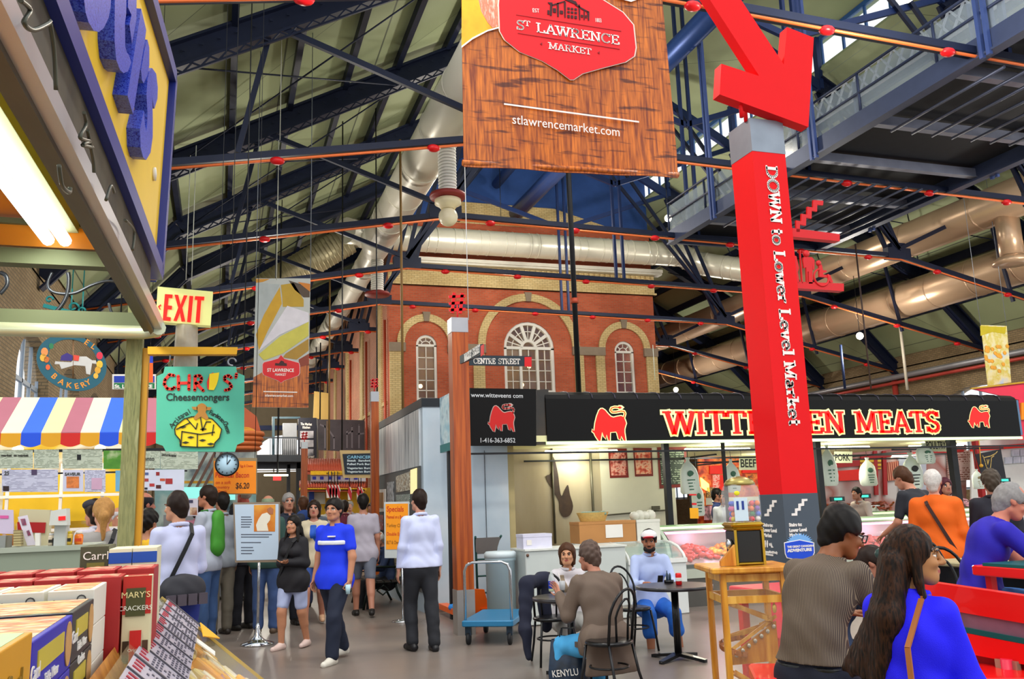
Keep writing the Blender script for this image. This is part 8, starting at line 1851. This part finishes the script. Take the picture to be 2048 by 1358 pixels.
for i,(px_,py_,d_,az,lab)in enumerate(((1915,1120,7.6,200,'black hoop-backed chair standing behind the profile of the woman in blue'),(1930,1130,8.4,150,'second black chair, just behind the hoop-backed one on the right'))):
 p=dpt(px_,1200,d_);c_=chair(lab,(p.x,p.y),AZ(az));c_.scale=(1.15,1.15,1.25)
p=dpt(1950,1120,8.2);t=thing('cafe_table','pale topped cafe table behind the black chairs at the right','table',(p.x,p.y,0));mb().bbev((.1,0,p.z-.02),(.9,.6,.04),.02).build('table_top',mat('#b8b088',.5),t);[mb().bb((x,-.2,0),(x+.04,.2,p.z-.04)).build('trestle',CHB,t)for x in(-.25,.45)]
# ---------------------------------------------------------------- people
def place(tc,px,py,d,stand=False):
 """moves a figure so that its head centre sits on the given pixel at depth d (feet stay on the floor)"""
 t,c=tc;w=dpt(px,py,d);hc=Vector(c['HC']);h2=rotz(hc,t.rotation_euler.z)
 t.location=(w.x-h2.x,w.y-h2.y,0 if stand else w.z-hc.z)
 return t
def HT(px,ptop,d):return dpt(px,ptop,d).z
def vaz(px):return math.degrees(YAW)+math.degrees(math.atan((px-1024)/FPX))
def P(lab,px,ptop,d,az,stand=True,H=None,**k):
 H=H or HT(px,ptop,d)
 tc=person('person',lab,(0,0,0),AZ(az),H=H,**k)
 place(tc,px,ptop+.085*H*FPX/d,d,stand)
 return tc
def box_bag(c,nm,at,size,mt,rzv=0):
 F=Field(np.array(at)-np.array(size)*1.1-.06,np.array(at)+np.array(size)*1.1+.06,max(c['h'],.01));F.ell(at,size,None,0);F.cone(np.array(at)-[size[0]*.6,0,size[2]*.45],np.array(at)+[size[0]*.6,0,-size[2]*.45],size[1]*.9,size[1]*.9,.05);F.wrinkle(.004,(30,30,30));return field_obj(nm,F,mt,c['t'])
WALK=[((.02,.32,-1),(.0,-.02,-1)),((-.02,-.22,-1),(0,-.5,-1))]
WALK2=[((.02,-.22,-1),(0,-.5,-1)),((-.02,.32,-1),(.0,-.02,-1))]
SW=[((.22,.3,-1),(.1,.5,-1)),((-.22,-.25,-1),(-.1,.1,-1))]
# --- walkers in the aisle
def polo(c):
 t=c['t'];z=c['B2'];m=mb();K=c['H']
 F=c['fld']();c['torso'](F,.032);F.cut(z+c['sp2']*.012*K,(0,0,1));F.cut(z-c['sp2']*.016*K,(0,0,-1));F.d=np.maximum(F.d,-1e3);field_obj('white_chest_stripe',F,mat('#e8ecf4',.7),t)
 G=Field(c['NK']-.18,c['NK']+.14,.009);q=c['NB']+c['sp3']*.026*K
 for a in range(-140,141,20):
  u,v=math.radians(a),math.radians(a+20);r=.052*K*.85;f1=lambda x:q-c['SF']*r*math.cos(x)*1.05+c['SX']*r*math.sin(x);G.cone(f1(u),f1(v),.011,.011,.004,(c['sp3'],1.6))
 field_obj('collar',G,mat('#1c3cd0',.7),t)
 m.box(z+c['SF']*.125+np.array([-.05,0,.065]),(.09,.03,.014));m.build('chest_lettering',M_ink_w,t)
 w=c['J'][1][2];h=mb();h.lathe([(.022,-.05),(.032,.05),(.03,.05),(.02,-.045)],Vector(w)+V(-.01,.045,-.09),14);h.build('paper_cup',mat('#b8dce8',.5),t)
P('man in a bright blue polo shirt with a white chest stripe walking towards the camera',668,1006,9.9,vaz(668)+180+38,h=.0095,sk='#b87f60',hair=('thick','black'),build=1.1,head=(math.radians(10),0),legs=[((.04,-.3,-1),(0,-.45,-1)),((-.04,.38,-1),(0,.05,-1))],arms=[((.2,-.1,-1),(.1,.2,-1)),((-.22,.05,-1),(-.05,.25,-1))],top=('tee','#1438e8',.62,.065),bottom=('jeans','#1a2236'),shoes='#d8d4c8',hands=(.5,.9),extra=polo)
def cardi(c):
 F=c['fld']();c['torso'](F,.02);b=c['B1'];F.cut(b-c['sp1']*.04,(0,0,1));F.cut(c['P']-np.array([0,0,.0]),(0,0,-1));field_obj('striped_top',F,stripes('#e0e0ec','#6a78a0',30,(0,0,1)),c['t']);strap(c,'bag_strap',POST,-1)
P('woman in a black cardigan and pale shorts walking left beside the blue polo man',586,1040,10.9,vaz(586)+180+32,h=.0095,female=True,sk='#b88060',hair=('long','black'),legs=[((.03,.28,-1),(0,.0,-1)),((-.03,-.12,-1),(0,-.35,-1))],arms=[((.15,.05,-1),(-.75,.8,.1)),((-.15,.05,-1),(.75,.8,.1))],top=('cardigan','#17161c',1.9,.09),bottom=('shorts',mat('#a8b4d8',.8,0,.15)),shoes='#d8c0b8',extra=cardi)
P('man in a white shirt and dark trousers walking away past the Specials board',838,990,10.5,vaz(838)-20,h=.0095,sk='#c89078',hair=('short','dark'),head=(math.radians(14),0),legs=[((.03,-.12,-1),(0,-.2,-1)),((-.03,.25,-1),(0,-.2,-1))],arms=[((.12,-.1,-1),(.05,.1,-1)),((-.16,.0,-1),(-.12,.2,-1))],top=('shirt','#c8d0f0',1.95,.0),bottom=('trousers','#24262c'),shoes='#141418')
def backpack(c):
 a=c['B2']-c['SF']*.13-c['sp1']*.03;F=Field(a-.36,a+.36,.011);F.cone(a+[0,0,.14],a-[0,0,.2],.115,.13,.06,((0,1,0),.6));F.wrinkle(.004);field_obj('green_backpack',F,mat('#3c8c28',.6,0,.2),c['t'])
 m=mb()
 for s in(1,-1):
  p=[c['NB']+c['SX']*s*.085+c['sp3']*.045-c['SF']*.04,c['NB']+c['SX']*s*.1+c['sp3']*.035+c['SF']*.05,c['B2']+c['SX']*s*.1+c['SF']*.12,c['B1']+c['SX']*s*.13+c['SF']*.08,c['B1']+c['SX']*s*.14-c['SF']*.05]
  for u,v in zip(p[:-1],p[1:]):m.bar(u,v,.05,.014,up=tuple(c['SF']))
 m.build('strap',mat('#2c7a24',.6),c['t'])
P('tall man with a green backpack and grey long-sleeved shirt behind the menu stand',414,985,11.3,vaz(414)-62,h=.011,sk='#b8785c',hair=('short','dark'),H=1.9,arms=[((.12,.1,-1),(.1,.9,-.5)),((-.12,.25,-1),(.1,.9,-.3))],top=('shirt','#a8b0c0',1.95,.05),bottom=('jeans','#34507c'),shoes='#18181c',extra=backpack)
def messenger(c):
 strap(c,'bag_strap',POST,1,g=.02);p=c['P']+np.array([-.02,-.17,.08]);box_bag(c,'messenger_bag',p,(.2,.07,.12),mat('#24242c',.6,0,.3),0)
 m=mb();[m.box(p+np.array([x,-.085,-.09]),(.075,.03,.09))for x in(-.13,-.04,.05,.14)];m.build('bag_pocket',mat('#4a424c',.7,0,.2),c['t'])
P('man in a white shirt with a black messenger bag, back turned, by the bakery',352,1000,7.7,vaz(352)-22,h=.0095,sk='#c08a6c',hair=('short','dark'),head=(math.radians(24),-.1),arms=[((.15,.15,-1),(-.1,.9,.2)),((-.15,.1,-1),(.1,.9,.3))],top=('shirt','#c0c4e4',1.95,.03),bottom=('jeans','#1c2c7c'),extra=messenger)
P('woman with a blond ponytail in a grey top by the bakery counter',206,1012,7.8,vaz(206)-8,h=.0095,female=True,H=1.72,sk='#c89078',hair=('pony','blond'),head=(-.1,-.15),arms=[((.15,.1,-1),(-.2,.9,.1)),((-.15,.1,-1),(.2,.9,.1))],top=('tee','#9a9590',1.4,.05),bottom=('jeans','#2c3450'),extra=lambda c:strap(c,'bag_strap',POST,1))
P('person in a dark cap and white shirt bending over the bakery counter',188,1000,8.8,vaz(188)-30,h=.013,H=1.74,sk='#b8806a',hair=('bob','dark'),head=(.3,-.3),top=('shirt','#c4c8dc',1.95,.05),bottom=('jeans','#2c3450'),extra=lambda c:field_obj('dark_cap',(lambda F:(F.ell(c['hp3'](0,-.01,.07),(.1,.115,.06),None,0),F)[1])(Field(c['HC']-.2,c['HC']+.25,.011)),mat('#1c2030',.8),c['t']))
P('bakery server in white seen past the left side of the wooden post',237,1020,9.6,vaz(237)+160,h=.014,H=1.66,sk='#b8806a',hair=('cap','#b8b8c0'),top=('shirt','#d0d8ec',1.6,.05),bottom=('trousers','#303440'))
P('short woman with curly black hair in a yellow and white top by the wooden post',297,1014,8.2,vaz(297)+30,h=.011,female=True,H=1.62,sk='#b07a5c',hair=('curly','black'),head=(-.2,-.25),arms=[((.15,.1,-1),(-.2,.9,.3)),((-.15,.1,-1),(.2,.9,.3))],top=('tee','#e0b020',.7,.05),bottom=('trousers','#303440'))
P('person in a black beret and white coat behind the curly haired woman',288,1000,9.1,vaz(288)+60,h=.014,sk='#a86a58',hair=('cap','#15151c'),top=('shirt','#c8c8dc',1.95,.05),bottom=('trousers','#303440'))
P('dark haired man close behind the green backpack',443,996,12.4,vaz(443)-30,h=.015,sk='#a87860',hair=('short','black'),top=('shirt','#8a929c',1.95,.05),bottom=('trousers','#6a6458'),shoes='#2a2420')
def pinkbag(c):
 w=c['J'][0][2];a=np.array(w)+[.02,.03,-.34];m=mb();m.prism([Vector(a)+V(-.1,0,.16),Vector(a)+V(.1,0,.16),Vector(a)+V(.13,0,-.16),Vector(a)+V(-.13,0,-.16)],V(0,.06,0));m.build('pink_bag',mat('#e8386c',.6,0,.1),c['t']);m=mb();m.tube([Vector(a)+V(-.06,.03,.15),Vector(w)+V(0,.04,-.05),Vector(a)+V(.06,.03,.15)],.006,5);m.build('handle',POST,c['t'])
P('person in a pale cap and dark clothes with a pink bag behind the menu stand',488,981,12.9,vaz(488)-40,h=.014,sk='#c05848',hair=('cap','#b8a898'),top=('jacket','#20222e',1.95,.08),bottom=('trousers','#1c1c24'),extra=pinkbag)
P('person in blue jeans and brown shoes standing behind the menu stand pole',536,1002,12.4,vaz(536)+10,h=.014,sk='#b07860',hair=('cap','#7a8a70'),top=('jacket','#2c4a44',1.95,.05),bottom=('jeans','#3c5484'),shoes='#5a4838')
P('man in a dark navy jacket between the menu stand and the black cardigan woman',577,997,13.2,vaz(577)+170,h=.014,sk='#b88068',hair=('short','grey'),top=('jacket','#1c2436',1.95,.06),bottom=('trousers','#20222c'))
P('woman in a cream jacket and blue top walking behind the blue polo man',628,1008,13.0,vaz(628)+184,h=.013,female=True,sk='#b8806a',hair=('bob','dark'),legs=WALK,top=('cardigan','#c8bca0',1.9,.05),bottom=('shorts',mat('#2c4c94',.7)),shoes='#c8a080',extra=lambda c:field_obj('blue_top',(lambda F:(c['torso'](F,.028),F.cut(c['NB']-c['sp3']*.02,(0,0,1)),F.cut(c['P'],(0,0,-1)),F.cut(c['B2']+c['SX']*.05,(1,0,0)),F.cut(c['B2']-c['SX']*.05,(-1,0,0)),F.cut(c['B2'],(0,-1,0)),F)[-1])(c['fld']()),mat('#1c54b8',.7),c['t']))
def hood(c):G=Field(c['NK']-.3,c['NK']+.2,.014);G.ell(c['NB']-c['SF']*.1+c['sp3']*.02,(.13,.07,.1),None,0);field_obj('hood',G,mat('#24407c',.8),c['t'])
P('person in a blue hooded top seen from behind, deep in the crowd',606,1002,15.5,vaz(606)-8,h=.015,sk='#b8806a',hair=('short','brown'),top=('jacket','#24407c',1.95,.03),bottom=('jeans','#2c3450'),extra=hood)
P('man in a pale grey T-shirt walking away beside the second signpost',726,995,14.0,vaz(726)-5,h=.014,sk='#b07860',hair=('short','black'),legs=WALK2,top=('tee','#b0aab8',.7,.07),bottom=('shorts',mat('#6a7080',.8)))
FAR=[(583,992,19,'short','brown','#4a3c34','distant shopper with brown hair left of the farthest signpost'),(636,992,21,'cap','#b8b0c0','#6a7484','distant shopper in a pale cap in the middle of the aisle'),(618,996,24,'bob','brown','#a83c34','distant woman in red behind the hooded person'),(688,993,18,'short','dark','#6a2438','man in maroon behind the head of the blue polo man'),(700,1000,23,'short','grey','#a8a0a8','distant grey haired shopper under the yellow stall'),(742,998,20,'bob','dark','#b85058','distant shopper in pink by the second signpost'),(560,998,20,'short','dark','#3c4c74','distant shopper in dark blue above the menu board'),(655,1000,26,'short','black','#d0ccc4','distant shopper in white far down the aisle'),(470,1002,17,'short','dark','#7a4034','shopper in rust brown left of the menu board'),(398,1010,14,'bob','dark','#a86a7c','woman in pink seen behind the backpack man'),(520,999,22,'curly','brown','#586a50','distant shopper in green above the menu board')]
for k,(px,py,d,hk,hc_,col,lab)in enumerate(FAR):P(lab,px,py,d,vaz(px)+(180 if k%3 else 0)+k*23%60-30,h=.02,female=k%4==2,H=1.68+.02*(k%5),sk=('#b8806a','#c89078','#a06a50')[k%3],hair=(hk,hc_),top=('jacket' if k%2 else 'shirt',col,1.95,.04),bottom=('jeans','#2c3444'))
SIT=[((.12,1,-.06),(.02,.05,-1)),((-.12,1,-.06),(-.02,.0,-1))]
P('bald old man in a dark blue jacket sitting on the park bench',756,1061,15.0,250,False,1.7,h=.013,pel=.52,legs=SIT,sk='#b07a64',hair=('ring','white'),head=(.2,-.35),bend=.25,top=('jacket','#1c2c4c',1.9,.0),bottom=('trousers','#16181e'),arms=[((.1,.5,-1),(-.4,1,-.1)),((-.1,.5,-1),(.4,1,-.1))])
# --- seated at the bistro tables
def phone(c):
 a=(np.array(c['J'][0][2])+np.array(c['J'][1][2]))/2+c['SF']*.07+np.array([0,0,.045]);m=mb();m.box(a,(.06,.012,.11),R=Matrix.Rotation(-.5,3,'X'));m.build('phone',CHB,c['t'])
 hc=c['hp3'];G=Field(c['HC']-.22,c['HC']+.26,.007);G.ell(hc(0,-.004,.045),(.092,.11,.08),c['HR'].T,0);G.cut(hc(0,0,.05),-c['HR'][:,2])
 def pt(q):v=(q-c['HC'])@c['HR'];return np.where(v[:,1]<.0,1,0)
 field_obj('cap_crown',G,[mat('#e8e8e8',.8),mat('#1c4438',.8)],c['t'],pt)
 G=Field(c['HC']-.24,c['HC']+.28,.006);G.ell(hc(0,.1,.058),(.07,.062,.01),c['HR'].T,0);field_obj('red_brim',G,mat('#d81c2c',.7),c['t'])
 G=Field(c['HC']-.2,c['HC']+.2,.006);G.cone(hc(-.035,.058,-.08),hc(.035,.058,-.08),.034,.034,.02);G.cone(hc(0,.07,-.09),hc(0,.072,-.105),.03,.022,.02);G.cone(hc(-.02,.098,-.046),hc(.02,.098,-.046),.006,.006,.01);G.ell(hc(0,.098,-.06),(.022,.02,.009),None,.002,op='sub');field_obj('beard',G,mat('#1c1410',.7,0,.2,60),c['t'])
C3w=V(T2.x-.15,T2.y+.72,0)
P('man in a red and white cap looking at his phone at a round table',1298,1056,10.35,vaz(1298)+165,False,1.72,h=.008,pel=.52,bend=.12,legs=[((.13,1,-.12),(.02,.1,-1)),((-.13,1,-.1),(-.1,.05,-1))],arms=[((.22,.35,-1),(-.55,1,.12)),((-.22,.35,-1),(.5,1,.12))],head=(-.3,-.2),sk='#a86c4c',hair=('short','black'),top=('shirt','#b8c8f0',1.55,.02),bottom=('capri','#2468c8'),shoes='#4a5038',hands=(.7,.7),extra=phone)
def can(c):w=np.array(c['J'][1][2]);mb().lathe([(.02,0),(.022,.1),(0,.1)],Vector(w)+V(.02,.06,0),10).build('red_wrapper',mat('#e05858',.5),c['t'])
def vest(c):
 F=c['fld']();c['torso'](F,.022);F.cut(c['NB']-c['sp3']*.02,(0,0,1));F.cut(c['P']+c['sp1']*.12,(0,0,-1));F.ell(c['NB']+c['SF']*.07-[0,0,.03],(.055,.1,.13),None,.01,op='sub');field_obj('taupe_vest',F,mat('#8a7a64',.8,0,.1),c['t'])
P('woman with brown hair in a white cardigan sitting behind the small round table',1134,1083,9.75,vaz(1134)+165,False,1.64,h=.008,female=True,pel=.52,legs=SIT,bend=.12,lean=(0,.08),head=(-.35,-.05),sk='#c8926e',hair=('bob','brown'),arms=[((.16,.4,-1),(-.5,1,.35)),((-.16,.4,-1),(.5,1,.4))],top=('shirt','#d0ccd0',1.6,.04),bottom=('trousers','#b0b0ac'),shoes='#2a2420',hands=(.9,.9),extra=vest)
def tails(c):
 F=c['fld']();p=c['P']
 F.cone(p+[-.1,-.04,.05],p+[.1,-.04,.05],.15,.15,.04,((0,1,0),.85));F.cone(p+[-.11,-.07,.0],p+[-.14,-.1,-.22],.11,.12,.05,((0,1,0),.5));F.cone(p+[.11,-.07,.0],p+[.14,-.1,-.2],.11,.12,.05,((0,1,0),.5));F.cone(p+[0,-.1,0],p+[0,-.13,-.2],.11,.12,.05,((0,1,0),.4));F.wrinkle(.004);F.cut(p-np.array([0,0,.24]),(0,0,-1));field_obj('jacket_tail',F,mat('#6a5a4e',.75,0,.1),c['t'])
 m=mb();m.box(p+np.array([-.235,.02,.0]),(.02,.16,.045));m.build('pocket_flap',mat('#5c4e44',.8),c['t'])
P('grey haired man in a brown-grey jacket and light blue jeans seated facing away',1178,1079,8.05,vaz(1178)-30,False,1.76,h=.008,pel=.53,build=1.08,legs=[((.16,1,-.1),(.02,-.1,-1)),((-.28,1,-.12),(-.1,.05,-1))],bend=.25,head=(.3,-.2),sk='#b87c64',hair=('curly','redgrey'),arms=[((.18,.35,-1),(-.3,1,.25)),((-.24,.3,-1),(.1,.9,.75))],top=('jacket','#6a5a4e',1.9,.05),bottom=('jeans','#4aa8e0'),shoes='#2c2030',extra=tails)
# --- foreground couple on the red bench
pin=stripes('#463830','#8a7860',150,(1,.25,0),duty=.72)
def trim(c):
 hc=c['hp3'];m=mb();m.bar(hc(.055,.075,.006),hc(.078,-.01,.004),.004,.006);[m.bar(hc(a,.098,z),hc(b,.098,z2),.004,.005)for a,b,z,z2 in((.012,.052,.018,.018),(.012,.052,-.016,-.016),(.052,.052,.018,-.016),(.012,.012,.018,-.016))];m.build('glasses',CHB,c['t'])
 F=c['fld']();p=c['P'];F.cone(p+[-.07,0,.06],p+[.07,0,.06],.135,.135,.03,((0,1,0),.82));F.cut(p+[0,0,.085],(0,0,1));F.cut(p+[0,0,.05],(0,0,-1));field_obj('belt',F,CHB,c['t'])
P('man in a brown pinstriped shirt with thick black hair, hunched on the red bench',1685,1004,4.5,vaz(1685)+32,False,1.76,h=.0065,pel=.85,build=1.0,bend=.42,lean=(0,.02),legs=[((.15,1,-.1),(.02,.0,-1)),((-.1,1,-.1),(-.02,.1,-1))],arms=[((.18,.5,-1),(-.3,1,.1)),((-.2,.45,-1),(.3,1,.1))],head=(-.55,-.42),sk='#8a5230',hair=('thick','black'),top=('shirt',pin,1.95,-.052),bottom=('trousers','#14182a'),shoes='#141418',extra=trim)
def longhair(c):
 hc=c['hp3'];r=random.Random(4);G=Field(c['HC']-np.array([.4,.45,.62]),c['HC']+np.array([.35,.3,.2]),.0065);hs=c['hs']
 G.ell(hc(0,-.014,.03),np.array((.084,.104,.098))*hs,c['HR'].T,0);G.ell(hc(0,.1,-.04),np.array((.074,.088,.1))*hs,c['HR'].T,.006,op='sub');G.cone(hc(0,-.06,.0),hc(0,-.075,-.1),.075,.07,.03)
 B,X=-c['SF'],c['SX']
 for k in range(9):
  u=-1+2*k/8;a=hc(.07*u,-.075,-.04);b=a+B*.06-X*.05*(1-u)*.6+np.array([0,0,-.2]);e=b-X*(.12-.05*u)+B*.03+np.array([0,0,-.22-.08*r.random()]);G.cone(a,b,.036,.036,.045);G.cone(b,e,.036,.012,.045)
 for s,ln in((1,.34),(1,.27),(-1,.3)):
  a=hc(.078*s,.0,.02);b=hc(.085*s,.01,-.1);e=b+X*s*.05+c['SF']*(.0 if ln>.3 else .05)+np.array([0,0,-ln]);G.cone(a,b,.022,.016,.015);G.cone(b,e,.014,.005,.01)
 G.wrinkle(.0028,(190,150,22));lh=mottle(['#0c0808','#1c120c','#3a2214','#120b08'],30,.5,'long_dark_hair',(3,3,.5));lh.node_tree.nodes['Principled BSDF'].inputs['Specular IOR Level'].default_value=.15;field_obj('hair',G,lh,c['t'])
 m=mb();m.ball(hc(-.02,-.115,.0),(.045,.02,.028),10);m.build('hair_clip',mat('#2c4a48',.3),c['t'])
 K=c['H'];m=mb();a=c['NB']+X*.075+c['sp3']*.035;pts=[a+c['SF']*.02,a-B*-.06+X*.01,c['B2']+X*.09+B*.16,c['B1']+X*.105+B*.155,c['P']+X*.12+B*.19]
 for p,q in zip(pts[:-1],pts[1:]):m.bar(p,q,.022,.008,up=tuple(B))
 m.build('tan_bag_strap',mat('#a8642c',.5),c['t'])
 F=c['fld']();p=c['P'];F.cone(p+[-.1,-.02,.02],p+[.1,-.02,.02],.15,.15,.05,((0,1,0),.85));F.cone(p+[0,-.08,0],p+[0,-.1,-.18],.17,.19,.06,((0,1,0),.5));F.wrinkle(.004);field_obj('coat_tail',F,mat('#1a14e8',.75,0,.06),c['t'])
P('woman in a bright cobalt blue coat with long dark hair, face in profile',1828,1043,3.65,vaz(1818)+30,False,1.64,h=.006,female=True,pel=.76,build=1.0,bend=.16,legs=SIT,arms=[((.14,.22,-1),(.05,.9,-.5)),((-.2,.3,-1),(.2,.9,-.2))],head=(-1.02,-.04),sk='#b07a4c',hair=('none','black'),top=('jacket','#1810f0',1.93,.05),bottom=('trousers','#1c1c28'),extra=longhair)
# --- right hand side
def tee2(c):
 hc=c['hp3'];m=mb();m.bar(hc(-.07,.0,.006),hc(-.055,.085,.008),.004,.005);m.bar(hc(.07,.0,.006),hc(.055,.085,.008),.004,.005);m.build('glasses',CHB,c['t'])
 for k,cc in enumerate(('#d83020','#30803c','#e08020')):a=c['B2']+c['SF']*.125+c['SX']*(.05*k-.05);mb().ball(a,(.03,.012,.03),8).build('shirt_print',mat(cc,.6),c['t'])
P('grey haired man in a royal blue T-shirt leaning on a red table',2022,962,6.6,vaz(2022)+72,False,1.8,h=.0085,pel=.98,build=1.16,bend=.3,lean=(0,.12),legs=SIT,arms=[((.2,.75,-.8),(-.1,1,-.12)),((-.2,.7,-.8),(.1,1,-.1))],head=(.0,-.4),sk='#c87c64',hair=('receding','grey'),top=('tee','#2418a8',.6,.02),bottom=('jeans','#3c84d0'),shoes='#d8d4cc',extra=tee2)
P('young man in a dark polo shirt bending over the meat counter',1806,945,11.0,vaz(1806)-48,h=.011,sk='#c08468',hair=('short','brown'),bend=.2,head=(.25,-.5),H=1.88,arms=[((.15,.1,-1),(0,.6,-.8)),((-.15,.2,-1),(0,.8,-.5))],top=('tee','#24262e',.75,.05),bottom=('trousers','#3a4048'))
P('white haired woman in an orange jacket with a shoulder strap by the meat counter',1868,954,9.6,vaz(1868)+6,h=.0105,female=True,build=1.25,H=1.76,sk='#c88a74',hair=('short','white'),top=('jacket','#e86408',1.95,.03),bottom=('trousers','#b8aea0'),extra=lambda c:(strap(c,'bag_strap',mat('#3c2420',.6),-1,g=.03),box_bag(c,'black_handbag',c['P']+np.array([.22,-.05,-.12]),(.07,.12,.14),POST)))
for lab,px,py,d,az,kw in(('person with maroon hair between the orange jacket and the black post',1893,966,13.2,200,dict(female=True,hair=('bob','#4a1c28'),top=('shirt','#d8c8c0',1.9,.05),H=1.72)),('dark haired person looking down behind the man in the blue T-shirt',1986,968,9.5,40,dict(hair=('curly','#4a4036'),top=('jacket','#1c1c28',1.9,.05),H=1.74)),('far dark haired person behind the rear counter at the right',1994,962,18.5,190,dict(hair=('short','black'),top=('shirt','#d8d8d4',1.9,.05),H=1.75)),('butcher in dark blue behind the hanging bags, left of the gumball globe',1434,966,17.5,130,dict(hair=('short','black'),top=('shirt','#2c3c70',1.9,.05),H=1.72)),('second butcher in white bending beside the one in dark blue',1446,976,17.0,230,dict(hair=('short','dark'),top=('shirt','#d8dce8',1.9,.05),H=1.66)),('butcher reaching over the rear counter beside the dark-faced scale',1712,964,17.4,260,dict(hair=('short','black'),top=('shirt','#b8a8a0',1.5,.05),H=1.7,bend=.4))):
 P(lab,px,py,d,az,h=.015,sk='#a87058',bottom=('trousers','#303440'),**kw)
P('man in a blue-grey jacket bending low beyond the pinstriped man',1742,1088,6.6,vaz(1742)+80,False,1.7,h=.011,pel=.72,bend=.55,legs=SIT,head=(0,-.5),sk='#a87058',hair=('short','dark'),top=('jacket','#2c3c5c',1.9,.02),bottom=('trousers','#20242c'),arms=[((.2,.6,-.8),(-.3,1,0)),((-.2,.6,-.8),(.3,1,0))])
# ---------------------------------------------------------------- lettering becomes plain meshes, one per sign and ink
bpy.context.view_layer.update()
_dg=bpy.context.evaluated_depsgraph_get();_grp={}
for o in[o for o in COL.objects if o.type=='FONT']:
 me=bpy.data.meshes.new_from_object(o.evaluated_get(_dg));me.transform(o.matrix_local);key=(o.parent,o.data.materials[0].name)
 _grp.setdefault(key,[]).append((me,o.data.materials[0]));
 cu=o.data;bpy.data.objects.remove(o);bpy.data.curves.remove(cu)
for(par,_),lst in _grp.items():
 vs,fs=[],[]
 for me,mt in lst:
  b=len(vs);vs+=[tuple(v.co)for v in me.vertices];fs+=[[b+i for i in p.vertices]for p in me.polygons]
 m=bpy.data.meshes.new('lettering');m.from_pydata(vs,[],fs);m.materials.append(lst[0][1]);m.update()
 o=bpy.data.objects.new('lettering',m);COL.objects.link(o);o.parent=par
 for me,mt in lst:bpy.data.meshes.remove(me)
